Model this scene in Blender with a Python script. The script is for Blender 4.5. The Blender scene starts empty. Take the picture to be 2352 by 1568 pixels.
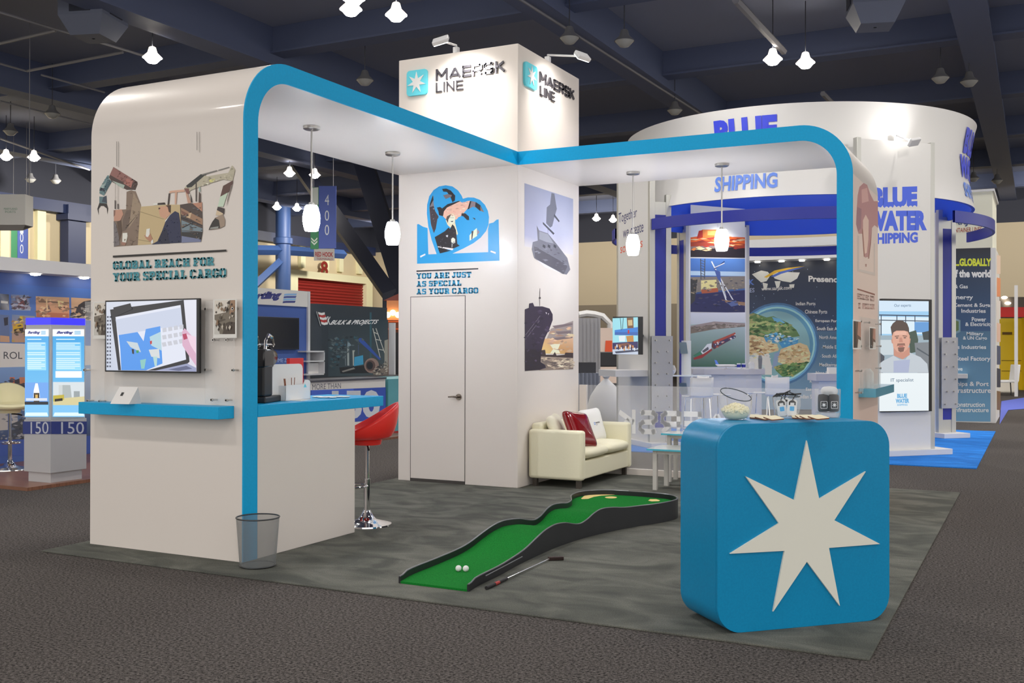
import bpy, math, random
from math import sin, cos, pi, radians, sqrt, atan2
from mathutils import Vector, Matrix
random.seed(7)
S = bpy.context.scene
COL = S.collection

# ------------------------------------------------------------------ camera
# world x runs along the stand's front, y runs into the hall, z up; metres
FPX, PITCH, ROLL, YAW, EYE = 2384.58, .0047, .0015, .4696, 1.555
cam_d = bpy.data.cameras.new('camera'); cam = bpy.data.objects.new('camera', cam_d); COL.objects.link(cam)
cam_d.sensor_width = 36; cam_d.lens = FPX/2352*36; cam_d.clip_end = 300; cam_d.clip_start = .05
cam.matrix_world = Matrix.Translation((0, 0, EYE)) @ Matrix.Rotation(YAW, 4, 'Z') @ Matrix.Rotation(pi/2+PITCH, 4, 'X') @ Matrix.Rotation(ROLL, 4, 'Z')
S.camera = cam
S.view_settings.view_transform = 'Standard'; S.view_settings.look = 'None'
S.view_settings.gamma = 1; S.view_settings.use_curve_mapping = False
S.view_settings.exposure = 0.55

# ------------------------------------------------------------------ light: the rest of the hall (soft, from the open sides) and its high lamps
wd = bpy.data.worlds.new('hall_ambience'); S.world = wd; wd.use_nodes = True
wd.node_tree.nodes['Background'].inputs[0].default_value = (1.0, .955, .90, 1)
wd.node_tree.nodes['Background'].inputs[1].default_value = 1.02

def spot(name, loc, to, watt, size=150, blend=.6, rad=.25, col=(1, .95, .88)):
    l = bpy.data.lights.new(name, 'SPOT'); l.energy = watt; l.spot_size = radians(size); l.spot_blend = blend
    l.shadow_soft_size = rad; l.color = col
    o = bpy.data.objects.new(name, l); COL.objects.link(o); o.location = loc
    o.rotation_euler = (Vector(to)-Vector(loc)).to_track_quat('-Z', 'Y').to_euler()
    return o
LAMP_Z = 9.3
for ix in range(6):                                     # the lamp rows over and behind the stand
    for iy in range(6):
        x, y = -20+ix*7.0, -9+iy*8.0
        spot('hall_lamp_light', (x, y, LAMP_Z-.2), (x, y, 0), 330 if y < 20 else 760)

for k in range(8): spot('hall_lamp_light', (-38, 2+8*k, LAMP_Z-.2), (-45, 2+8*k, 3), 1150, 160)   # lamp rows along the far walls
for k in range(7): spot('hall_lamp_light', (-34+9*k, 57, LAMP_Z-.2), (-34+9*k, 65, 3), 800, 160)

# ------------------------------------------------------------------ pixel helpers: where a line of sight meets a known plane
CA, SA = cos(YAW), sin(YAW)
def ray(u, v):
    u -= 1176; v -= 784
    u, v = u*cos(ROLL)+v*sin(ROLL), -u*sin(ROLL)+v*cos(ROLL)
    X, Y, Z = u/FPX, 1.0, -v/FPX
    Y, Z = Y*cos(PITCH)-Z*sin(PITCH), Y*sin(PITCH)+Z*cos(PITCH)
    return Vector((X*CA-Y*SA, X*SA+Y*CA, Z))
EYEP = Vector((0, 0, EYE))
def onz(u, v, z): d = ray(u, v); return EYEP+d*((z-EYE)/d.z)
def onx(u, v, x): d = ray(u, v); return EYEP+d*(x/d.x)
def ony(u, v, y): d = ray(u, v); return EYEP+d*(y/d.y)
def dep(u, v, D): d = ray(u, v); return EYEP+d*(D/(-d.x*SA+d.y*CA))
def onp(u, v, p0, n): d = ray(u, v); n = Vector(n); return EYEP+d*((Vector(p0)-EYEP).dot(n)/d.dot(n))

# ------------------------------------------------------------------ materials
def lin(c): c /= 255; return c/12.92 if c <= .04045 else ((c+.055)/1.055)**2.4
def alb(c, k=1.3): return tuple(min(.86, lin(x)*k) for x in c)
MATS = {}
def M(name, col, rough=.5, metal=0, emit=0, noise=None, bump=None, k=1.3, coat=0, spec=.5):
    if name in MATS: return MATS[name]
    m = bpy.data.materials.new(name); m.use_nodes = True; nt = m.node_tree; b = nt.nodes['Principled BSDF']
    c = alb(col, k)
    b.inputs['Base Color'].default_value = (*c, 1); b.inputs['Roughness'].default_value = rough; b.inputs['Metallic'].default_value = metal
    b.inputs['Specular IOR Level'].default_value = spec
    if coat: b.inputs['Coat Weight'].default_value = coat; b.inputs['Coat Roughness'].default_value = .05
    if emit: b.inputs['Emission Color'].default_value = (*[lin(x) for x in col], 1); b.inputs['Emission Strength'].default_value = emit
    if noise:                                            # (scale, second colour, detail, (sx,sy,sz))
        tc = nt.nodes.new('ShaderNodeTexCoord'); mp = nt.nodes.new('ShaderNodeMapping'); n = nt.nodes.new('ShaderNodeTexNoise'); r = nt.nodes.new('ShaderNodeValToRGB')
        n.inputs['Scale'].default_value = noise[0]; n.inputs['Detail'].default_value = noise[2]
        mp.inputs['Scale'].default_value = noise[3] if len(noise) > 3 else (1, 1, 1)
        r.color_ramp.elements[0].position = .35; r.color_ramp.elements[1].position = .65
        r.color_ramp.elements[0].color = (*alb(noise[1], k), 1); r.color_ramp.elements[1].color = (*c, 1)
        nt.links.new(tc.outputs['Object'], mp.inputs[0]); nt.links.new(mp.outputs[0], n.inputs['Vector']); nt.links.new(n.outputs[0], r.inputs[0]); nt.links.new(r.outputs[0], b.inputs['Base Color'])
    if bump:
        n2 = nt.nodes.new('ShaderNodeTexNoise'); n2.inputs['Scale'].default_value = bump[0]; bp = nt.nodes.new('ShaderNodeBump'); bp.inputs['Strength'].default_value = bump[1]; bp.inputs['Distance'].default_value = .01
        t2 = nt.nodes.new('ShaderNodeTexCoord'); nt.links.new(t2.outputs['Object'], n2.inputs['Vector'])
        nt.links.new(n2.outputs[0], bp.inputs['Height']); nt.links.new(bp.outputs[0], b.inputs['Normal'])
    MATS[name] = m; return m
def veil(name, col, opac, gloss=.08, rough=.05):          # thin clear or frosted sheet
    if name in MATS: return MATS[name]
    m = bpy.data.materials.new(name); m.use_nodes = True; nt = m.node_tree; N = nt.nodes; b = N['Principled BSDF']
    b.inputs['Base Color'].default_value = (*alb(col), 1); b.inputs['Roughness'].default_value = rough
    t = N.new('ShaderNodeBsdfTransparent'); mx = N.new('ShaderNodeMixShader'); out = N['Material Output']
    lw = N.new('ShaderNodeLayerWeight'); lw.inputs[0].default_value = .35
    ma = N.new('ShaderNodeMath'); ma.operation = 'MULTIPLY_ADD'; ma.inputs[1].default_value = gloss*4; ma.inputs[2].default_value = opac
    nt.links.new(lw.outputs['Facing'], ma.inputs[0]); ma.use_clamp = True
    nt.links.new(ma.outputs[0], mx.inputs[0]); nt.links.new(t.outputs[0], mx.inputs[1]); nt.links.new(b.outputs[0], mx.inputs[2]); nt.links.new(mx.outputs[0], out.inputs[0])
    MATS[name] = m; return m
def colour_mat(name, rough, emit=0):                       # printed graphics and screens: ink colours carried by the print itself
    m = bpy.data.materials.new(name); m.use_nodes = True; nt = m.node_tree; b = nt.nodes['Principled BSDF']
    a = nt.nodes.new('ShaderNodeVertexColor'); a.layer_name = 'ink'
    nt.links.new(a.outputs[0], b.inputs['Base Color']); b.inputs['Roughness'].default_value = rough
    if emit:
        b.inputs['Base Color'].default_value = (.02, .02, .02, 1)
        nt.links.new(a.outputs[0], b.inputs['Emission Color']); b.inputs['Emission Strength'].default_value = emit
        for l in list(b.inputs['Base Color'].links): nt.links.remove(l)
    MATS[name] = m; return m
PRINT = colour_mat('printed_graphic', .4); SCREEN = colour_mat('lit_screen', .2, .68)

WHITE = M('white_laminate', (203, 196, 190), .32, coat=.12, k=1.32)
BLUE = M('stand_blue', (10, 152, 203), .42, noise=(60, (10, 147, 198), 3), spec=.25)
BLUE2 = M('counter_blue', (6, 126, 172), .36, noise=(90, (5, 121, 167), 3), spec=.3)
STEEL = M('brushed_steel', (170, 168, 165), .3, 1); CHROME = M('chrome', (225, 225, 228), .06, 1)
ALU = M('aluminium', (178, 178, 174), .38, .6)
BLACK = M('black_plastic', (22, 22, 24), .35); DARK = M('dark_grey', (52, 52, 55), .5)
GREY = M('grey_panel', (165, 165, 167), .5); LGREY = M('light_grey', (196, 196, 198), .45)
CLEAR = veil('clear_acrylic', (225, 230, 230), .06); GLASS = veil('clear_glass', (225, 232, 232), .05, .12)

# ------------------------------------------------------------------ mesh builder
XF = {}
class MB:
    def __init__(s): s.v = []; s.f = []; s.mi = []; s.c = []; s.cur = 0
    def mat(s, i): s.cur = i; return s
    def face(s, pts, col=None):
        i = len(s.v); s.v += [Vector(p) for p in pts]; s.f.append(tuple(range(i, i+len(pts)))); s.mi.append(s.cur)
        s.c.append(col)
    def box(s, x0, x1, y0, y1, z0, z1):
        return s.obox((x0, y0, z0), (x1-x0, 0, 0), (0, y1-y0, 0), (0, 0, z1-z0))
    def obox(s, o, a, b, c):
        o, a, b, c = map(Vector, (o, a, b, c)); i = len(s.v)
        s.v += [o, o+a, o+a+b, o+b, o+c, o+a+c, o+a+b+c, o+b+c]
        F = [(3, 2, 1, 0), (4, 5, 6, 7), (0, 1, 5, 4), (1, 2, 6, 5), (2, 3, 7, 6), (3, 0, 4, 7)]
        if a.cross(b).dot(c) < 0: F = [f[::-1] for f in F]
        for f in F: s.f.append(tuple(i+k for k in f)); s.mi.append(s.cur); s.c.append(None)
        return s
    def prism(s, pts, d, side=None, cap=None, open_side=False):
        """closed outline pts (3D) swept by vector d"""
        d = Vector(d); P = [Vector(p) for p in pts]; n = len(P); i = len(s.v)
        s.v += P+[p+d for p in P]; c0 = s.cur if cap is None else cap; c1 = s.cur if side is None else side
        s.f += [tuple(range(i, i+n))[::-1], tuple(range(i+n, i+2*n))]; s.mi += [c0, c0]; s.c += [None, None]
        for k in range(n):
            j = (k+1) % n; s.f.append((i+k, i+j, i+n+j, i+n+k)); s.mi.append(c1); s.c.append(None)
        return s
    def tube(s, path, r, n=10, closed=False, cap=True):
        P = [Vector(p) for p in path]; m = len(P); i = len(s.v); R = r if isinstance(r, (list, tuple)) else [r]*m
        prev = None
        for k in range(m):
            if closed: t = P[(k+1) % m]-P[k-1]
            else: t = P[min(k+1, m-1)]-P[max(k-1, 0)]
            t.normalize()
            if prev is None: u = t.cross(Vector((0, 0, 1)) if abs(t.z) < .9 else Vector((1, 0, 0)))
            else: u = prev-t*prev.dot(t)
            u.normalize(); w = t.cross(u); prev = u
            for a in range(n): s.v.append(P[k]+(u*cos(2*pi*a/n)+w*sin(2*pi*a/n))*R[k])
        for k in range(m if closed else m-1):
            k2 = (k+1) % m
            for a in range(n):
                b = (a+1) % n; s.f.append((i+k*n+a, i+k*n+b, i+k2*n+b, i+k2*n+a)); s.mi.append(s.cur); s.c.append(None)
        if cap and not closed:
            s.f.append(tuple(i+a for a in range(n))[::-1]); s.f.append(tuple(i+(m-1)*n+a for a in range(n))); s.mi += [s.cur]*2; s.c += [None]*2
        return s
    def lathe(s, prof, c=(0, 0, 0), n=24, a0=0, a1=2*pi, sx=1, sy=1):
        c = Vector(c); full = abs(a1-a0-2*pi) < 1e-6; k = n if full else n+1; i = len(s.v); m = len(prof)
        for a in range(k):
            t = a0+(a1-a0)*a/n
            for r, z in prof: s.v.append(c+Vector((r*cos(t)*sx, r*sin(t)*sy, z)))
        for a in range(n):
            b = (a+1) % k
            for j in range(m-1): s.f.append((i+a*m+j, i+b*m+j, i+b*m+j+1, i+a*m+j+1)); s.mi.append(s.cur); s.c.append(None)
        return s
    def grid(s, rows):
        """rows of equally many points"""
        i = len(s.v); n = len(rows[0])
        for r in rows: s.v += [Vector(p) for p in r]
        for a in range(len(rows)-1):
            for b in range(n-1): s.f.append((i+a*n+b, i+a*n+b+1, i+(a+1)*n+b+1, i+(a+1)*n+b)); s.mi.append(s.cur); s.c.append(None)
        return s
    def ball(s, c, r, n=12, sz=1):
        return s.lathe([(r*sin(pi*j/(n//2)), -r*cos(pi*j/(n//2))*sz) for j in range(n//2+1)], c, n)
    def blob(s, c, hx, hy, hz, ex, ey, ez, n=14, e=.45, pinch=0):
        """soft cushion: superellipsoid on axes ex,ey,ez (ez thin)"""
        c, ex, ey, ez = map(Vector, (c, ex, ey, ez)); rows = []
        def sp(w, m): return math.copysign(abs(w)**m, w)
        for a in range(n+1):
            ph = -pi/2+pi*a/n; row = []
            for b in range(2*n+1):
                th = 2*pi*b/(2*n); k = 1+pinch*(abs(sin(2*th))**2)
                row.append(c+ex*(hx*sp(cos(th), e)*sp(cos(ph), .55)*k)+ey*(hy*sp(sin(th), e)*sp(cos(ph), .55)*k)+ez*(hz*sp(sin(ph), 1)*1.0))
            rows.append(row)
        return s.grid(rows)
    def build(s, name, mats, parent=None, smooth=False, bevel=0, loc=None, rz=0, subsurf=0, local=False, seg=2):
        if not isinstance(mats, (list, tuple)): mats = [mats]
        me = bpy.data.meshes.new(name); o = bpy.data.objects.new(name, me); COL.objects.link(o)
        V = s.v
        if parent is not None:
            L, R = XF[parent.name]; XF[o.name] = (L, R); o.parent = parent
            if not local: inv = Matrix.Rotation(-R, 3, 'Z'); V = [inv @ (p-L) for p in V]
        else:
            if loc is None:
                zs = min(p.z for p in V); n = len(V); loc = Vector((sum(p.x for p in V)/n, sum(p.y for p in V)/n, zs))
            L = Vector(loc); XF[o.name] = (L, rz); o.location = L; o.rotation_euler = (0, 0, rz)
            if not local: inv = Matrix.Rotation(-rz, 3, 'Z'); V = [inv @ (p-L) for p in V]
        me.from_pydata(V, [], s.f)
        for m in mats: me.materials.append(m)
        me.polygons.foreach_set('material_index', s.mi)
        if smooth: me.polygons.foreach_set('use_smooth', [True]*len(s.f))
        if any(c is not None for c in s.c):
            at = me.color_attributes.new('ink', 'FLOAT_COLOR', 'CORNER'); k = 0; buf = []
            for f, c in zip(s.f, s.c):
                if c is None: c = (200, 200, 200)
                for q in range(len(f)):
                    cc = c[q] if isinstance(c[0], (tuple, list)) else c
                    buf += [*(min(.9, lin(x)*s.ink) for x in cc), 1]
            at.data.foreach_set('color', buf)
        if smooth is True or smooth == 'auto':
            try: me.set_sharp_from_angle(angle=radians(40))
            except Exception: pass
        if bevel:
            b = o.modifiers.new('bevel', 'BEVEL'); b.width = bevel; b.segments = seg; b.limit_method = 'ANGLE'; b.angle_limit = radians(40)
        if subsurf:
            b = o.modifiers.new('subsurf', 'SUBSURF'); b.levels = b.render_levels = subsurf
        return o
    ink = 1.3
class Ink(MB):
    """flat print on a plane: polygons laid one over the other; fn maps picture points to the plane, n is its outward normal"""
    def __init__(s, fn, n, lift=.0012, step=.00008, ink=1.3):
        super().__init__(); s.fn = fn; s.n = Vector(n); s.o = lift; s.step = step; s.ink = ink
    def p(s, col, *pts, cols=None):
        P = [s.fn(*q)+s.n*s.o for q in pts]; s.face(P, cols or col); s.o += s.step; return s
    def z(s, x0, y0, sc):                                     # shift to a sub-picture's own units
        s.fz = lambda x, y: s.fn(x0+x/sc, y0+y/sc); return s
    def q(s, col, *pts, cols=None):
        P = [s.fz(*q)+s.n*s.o for q in pts]; s.face(P, cols or col); s.o += s.step; return s
    def line(s, col, w, *pts):
        for a, b in zip(pts, pts[1:]):
            dx, dy = b[0]-a[0], b[1]-a[1]; l = sqrt(dx*dx+dy*dy) or 1; nx, ny = -dy/l*w/2, dx/l*w/2
            s.p(col, (a[0]+nx, a[1]+ny), (b[0]+nx, b[1]+ny), (b[0]-nx, b[1]-ny), (a[0]-nx, a[1]-ny)); s.o -= s.step
        s.o += s.step; return s
    def dab(s, n, size, cols, poly, f=None, asp=1.0, seed=1):
        """speckle a printed area with small ink marks, as photographs have"""
        f = f or s.fz; R = random.Random(seed); xs = [p[0] for p in poly]; ys = [p[1] for p in poly]; k = 0; tries = 0
        while k < n and tries < n*12:
            tries += 1; x, y = R.uniform(min(xs), max(xs)), R.uniform(min(ys), max(ys)); ins = False
            for (x1, y1), (x2, y2) in zip(poly, poly[1:]+poly[:1]):
                if (y1 > y) != (y2 > y) and x < (x2-x1)*(y-y1)/(y2-y1)+x1: ins = not ins
            if not ins: continue
            k += 1; w, h = size*R.uniform(.4, 1.3)*asp, size*R.uniform(.3, 1); c = cols[R.randrange(len(cols))]; j = R.uniform(.86, 1.14)
            s.face([f(x+w*a, y+h*b)+s.n*(s.o+k*2e-6) for a, b in ((-1, R.uniform(-.5, .5)), (R.uniform(-.4, .4), -1), (1, R.uniform(-.5, .5)), (R.uniform(-.4, .4), 1))], tuple(min(250, q*j) for q in c))
        s.o += s.step; return s
    def text(s, t, col, bl, br, tl, bold=0, shear=0):
        addtext(s, t, s.fn(*bl)+s.n*s.o, s.fn(*br)+s.n*s.o, s.fn(*tl)+s.n*s.o, bold, 0, col, shear); s.o += s.step; return s
    def slab(s, t, col, bl, br, tl):
        addslab(s, t, s.fn(*bl)+s.n*s.o, s.fn(*br)+s.n*s.o, s.fn(*tl)+s.n*s.o, col); s.o += s.step; return s
def glyphs(t, bold=0, ext=0):
    cu = bpy.data.curves.new('t', 'FONT'); cu.body = t; cu.offset = bold; cu.extrude = ext; cu.resolution_u = 3
    ob = bpy.data.objects.new('t', cu); me = ob.to_mesh()
    V = [v.co.copy() for v in me.vertices]; F = [tuple(p.vertices) for p in me.polygons]
    ob.to_mesh_clear(); bpy.data.objects.remove(ob); bpy.data.curves.remove(cu)
    return V, F
def addtext(mb, t, bl, br, tl, bold=0, ext=0, col=None, shear=0, warp=None):
    V, F = glyphs(t, bold, .5 if ext else 0)
    if not V: return
    x0 = min(v.x for v in V); x1 = max(v.x for v in V); y0 = min(v.y for v in V); y1 = max(v.y for v in V)
    ex, ey = (br-bl), (tl-bl); n = ex.cross(ey).normalized(); i = len(mb.v)
    for v in V:
        a, b = (v.x-x0)/(x1-x0), (v.y-y0)/(y1-y0)
        mb.v.append(warp(a, b) if warp else bl+ex*(a+shear*(b-.5))+ey*b+n*((v.z+.5)*ext if ext else 0))
    for f in F: mb.f.append(tuple(i+k for k in f)); mb.mi.append(mb.cur); mb.c.append(col)
# slab letters: each a handful of overlapping bars in a 6 x 8 cell
def _slab(ch):
    R = []; r = lambda a, b, c, d: R.append([(a, b), (c, b), (c, d), (a, d)]); P = lambda *p: R.append(list(p))
    w, h = 2.0, 1.7
    def ring(l, rr, bb, tt, op=None):
        c = 1.3
        if op != 'left': r(l, bb+c, l+w, tt-c)
        if op != 'right': r(rr-w, bb+c, rr, tt-c)
        r(l+c, bb, rr-c, bb+h); r(l+c, tt-h, rr-c, tt)
        for x, y, sx, sy in ((l, bb, 1, 1), (rr, bb, -1, 1), (l, tt, 1, -1), (rr, tt, -1, -1)):
            P((x, y+sy*c), (x+sx*c, y), (x+sx*(c+1.0), y), (x+sx*(c+1.0), y+sy*h), (x+sx*w, y+sy*(c+.9)), (x, y+sy*(c+.9)))
    if ch == 'L': r(.6, 0, 2.8, 8); r(0, 0, 5.6, h); r(0, 8-h, 3.4, 8); r(4.1, 0, 5.6, 3)
    elif ch in 'EF':
        r(.6, 0, 2.8, 8); r(0, 8-h, 5.8, 8); r(4.3, 5.2, 5.8, 8); r(.6, 3.2, 4.2, 4.8)
        if ch == 'E': r(0, 0, 5.8, h); r(4.3, 0, 5.8, 2.8)
        else: r(0, 0, 3.6, h)
    elif ch in 'OQ': ring(0, 6.2, 0, 8)
    elif ch == 'G': ring(0, 6.2, 0, 8, 'right'); r(4.2, 1.3, 6.2, 4.2); r(3.2, 3, 6.2, 4.4); r(4.2, 5.4, 6.2, 6.8)
    elif ch == 'C': ring(0, 6, 0, 8, 'right'); r(4, 1.3, 6, 2.4); r(4, 5.4, 6, 6.8)
    elif ch == 'S':
        r(1.2, 6.4, 5, 8); P((0, 6.8), (1.2, 8), (2.2, 8), (2.2, 4.9), (1.2, 3.4), (0, 4.6)); P((1.2, 4.9), (4.6, 4.7), (5.8, 3.6), (4.6, 3.1), (1.2, 3.4)); P((3.7, 4.6), (4.9, 4.6), (5.8, 3.5), (5.8, 1.2), (4.6, 0), (3.7, 0)); r(.8, 0, 4.7, 1.6); r(4.4, 5.5, 5.6, 8); r(.1, 0, 1.3, 2.5)
    elif ch == 'B': r(.6, 0, 2.8, 8); r(0, 0, 4.5, h); r(0, 8-h, 4.5, 8); r(1, 3.2, 4.8, 4.9); P((4.2, 0), (5, 0), (6.2, 1.2), (6.2, 3.4), (5.6, 4.1), (4.2, 4.1)); P((4, 3.9), (5.4, 3.9), (6, 4.8), (6, 6.8), (4.9, 8), (4, 8))
    elif ch in 'PR':
        r(.6, 0, 2.8, 8); r(0, 0, 3.5, h); r(0, 8-h, 4.6, 8); r(1, 3, 4.6, 4.6); P((4.1, 3), (4.9, 3), (6, 4.2), (6, 6.8), (4.9, 8), (4.1, 8))
        if ch == 'R': P((3, 3.4), (4.9, 3.6), (6.4, h), (6.6, 0), (4.4, 0))
    elif ch == 'A': P((1, 0), (2.9, 0), (4.2, 8), (2.6, 8)); P((6, 0), (4.1, 0), (2.8, 8), (4.4, 8)); r(2, 1.8, 5, 3.2); r(0, 0, 3.1, 1.5); r(3.9, 0, 7, 1.5); r(1.7, 6.6, 4, 8)
    elif ch == 'H': r(.6, 0, 2.6, 8); r(4.2, 0, 6.2, 8); r(1, 3.2, 6, 4.8); r(0, 0, 3.1, 1.5); r(3.7, 0, 6.8, 1.5); r(0, 6.5, 3.1, 8); r(3.7, 6.5, 6.8, 8)
    elif ch == 'I': r(.7, 0, 2.7, 8); r(0, 0, 3.4, 1.5); r(0, 6.5, 3.4, 8)
    elif ch == 'U': r(.5, 1.3, 2.5, 8); r(4.1, 1.3, 6.1, 8); r(1.6, 0, 5, h); P((.5, 1.4), (1.7, 0), (2.9, 0), (2.9, 2.2), (.5, 2.2)); P((6.1, 1.4), (4.9, 0), (3.7, 0), (3.7, 2.2), (6.1, 2.2)); r(0, 6.5, 3, 8); r(3.6, 6.5, 6.6, 8)
    elif ch == 'J': r(2.6, 1.3, 4.6, 8); r(1.3, 0, 3.6, h); P((0, 1.3), (1.4, 0), (2, 0), (2, 3), (0, 3)); P((4.6, 1.4), (3.4, 0), (2.2, 0), (2.2, 2), (4.6, 2)); r(1.6, 6.5, 5.4, 8)
    elif ch == 'T': r(2.1, 0, 4.2, 8); r(0, 6.3, 6.3, 8); r(0, 5, 1.5, 8); r(4.8, 5, 6.3, 8); r(1.3, 0, 5, 1.5)
    elif ch == 'Y': r(2.4, 0, 4.4, 4); P((.4, 8), (2.6, 8), (4.4, 3.6), (2.4, 3.4)); P((6.4, 8), (4.2, 8), (2.4, 3.6), (4.4, 3.4)); r(1.6, 0, 5.2, 1.5); r(0, 6.6, 2.9, 8); r(3.9, 6.6, 6.8, 8)
    return R, {'I': 3.4, 'L': 5.6, 'E': 5.8, 'F': 5.8, 'S': 5.8, 'A': 7, 'H': 6.8, 'U': 6.6, 'J': 5.4, 'T': 6.3, 'Y': 6.8, 'R': 6.6, ' ': 2.2}.get(ch, 6.2)
def addslab(mb, t, bl, br, tl, col):
    x = 0; polys = []
    for ch in t:
        R, w = _slab(ch); polys += [[(a+x, b) for a, b in p] for p in R]; x += w+.55
    x -= .55; ex, ey = (br-bl)/x, (tl-bl)/8
    for p in polys: mb.face([bl+ex*a+ey*b for a, b in p], col)

# wide sans capitals drawn as thick strokes: (cell width, polylines)
SANS = {'M': (1.25, [[(0, 0), (0, 1)], [(0, 1), (.625, .3)], [(.625, .3), (1.25, 1)], [(1.25, 1), (1.25, 0)]]), 'A': (1.2, [[(0, 0), (.6, 1)], [(.6, 1), (1.2, 0)], [(.25, .26), (.95, .26)]]),
 'E': (.85, [[(.85, 1), (0, 1), (0, 0), (.85, 0)], [(0, .5), (.8, .5)]]), 'R': (.95, [[(0, 0), (0, 1), (.78, 1), (.95, .86), (.95, .58), (.78, .44), (0, .44)], [(.5, .44), (.95, 0)]]),
 'S': (.95, [[(.92, .9), (.8, 1), (.15, 1), (0, .87), (0, .64), (.15, .52), (.8, .48), (.95, .36), (.95, .13), (.8, 0), (.15, 0), (0, .1)]]), 'K': (.95, [[(0, 0), (0, 1)], [(0, .45), (.9, 1)], [(.3, .6), (.95, 0)]]),
 'L': (.7, [[(0, 1), (0, 0), (.7, 0)]]), 'I': (0, [[(0, 0), (0, 1)]]), 'N': (.95, [[(0, 0), (0, 1), (.95, 0), (.95, 1)]])}
def addsans(mb, t, bl, br, tl, th=.2, ext=0, col=None, gap=.42):
    x = th/2; segs = []
    for ch in t:
        w, ls = SANS[ch]
        for l in ls:
            for k in range(len(l)-1): segs.append((l[k][0]+x, l[k][1], l[k+1][0]+x, l[k+1][1], k > 0, k < len(l)-2))
        x += w+gap
    W = x-gap+th/2; sy = 1-th; H = (tl-bl).length; ex, ey = (br-bl)/W, (tl-bl); n = ex.cross(ey).normalized()
    for a, b, c, d, j0, j1 in segs:
        b, d = b*sy+th/2, d*sy+th/2; dx, dy = c-a, d-b; l = sqrt(dx*dx+dy*dy) or 1; dx, dy = dx/l, dy/l
        e0 = th/2 if (j0 or abs(dx) < .05 or abs(dy) < .05) else .0; e1 = th/2 if (j1 or abs(dx) < .05 or abs(dy) < .05) else .0
        if not j0 and abs(dy) < .05: e0 = th*.35
        a, b, c, d = a-dx*e0, b-dy*e0, c+dx*e1, d+dy*e1; nx, ny = -dy*th/2, dx*th/2
        P = [bl+ex*p+ey*q for p, q in ((a-nx, b-ny), (c-nx, d-ny), (c+nx, d+ny), (a+nx, b+ny))]
        if ext: mb.prism(P, n*ext)
        else: mb.face(P, col)

# ------------------------------------------------------------------ scene-object helpers
def tag(o, label, cat=None, group=None, kind=None):
    if label: o['label'] = label
    if cat: o['category'] = cat
    if group: o['group'] = group
    if kind: o['kind'] = kind
    return o
def thing(name, label, cat, loc, rz=0, group=None):
    o = bpy.data.objects.new(name, None); o.empty_display_size = .1; COL.objects.link(o); o.location = loc; o.rotation_euler = (0, 0, rz)
    XF[o.name] = (Vector(loc), rz); return tag(o, label, cat, group)
def dup(root, loc, rz, label, group=None):
    r = root.copy(); COL.objects.link(r); r.location = loc; r.rotation_euler = (0, 0, rz); XF[r.name] = (Vector(loc), rz)
    r['label'] = label
    if group: r['group'] = group
    for ch in list(root.children):
        c = ch.copy(); COL.objects.link(c); c.parent = r
        for g in list(ch.children):
            d = g.copy(); COL.objects.link(d); d.parent = c
    return r
def struct(o): o['kind'] = 'structure'; return o
def arc(cx, cz, r, a0, a1, n): return [(cx+r*cos(a0+(a1-a0)*i/n), cz+r*sin(a0+(a1-a0)*i/n)) for i in range(n+1)]
def star7(cx, cy, R, r, rot=0):
    return [(cx+(R if i % 2 == 0 else r)*sin(pi*i/7+rot), cy+(R if i % 2 == 0 else r)*cos(pi*i/7+rot)) for i in range(14)]
def rrect(x0, x1, y0, y1, r, n=5):
    return arc(x1-r, y1-r, r, 0, pi/2, n)+arc(x0+r, y1-r, r, pi/2, pi, n)+arc(x0+r, y0+r, r, pi, 1.5*pi, n)+arc(x1-r, y0+r, r, 1.5*pi, 2*pi, n)
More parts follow.
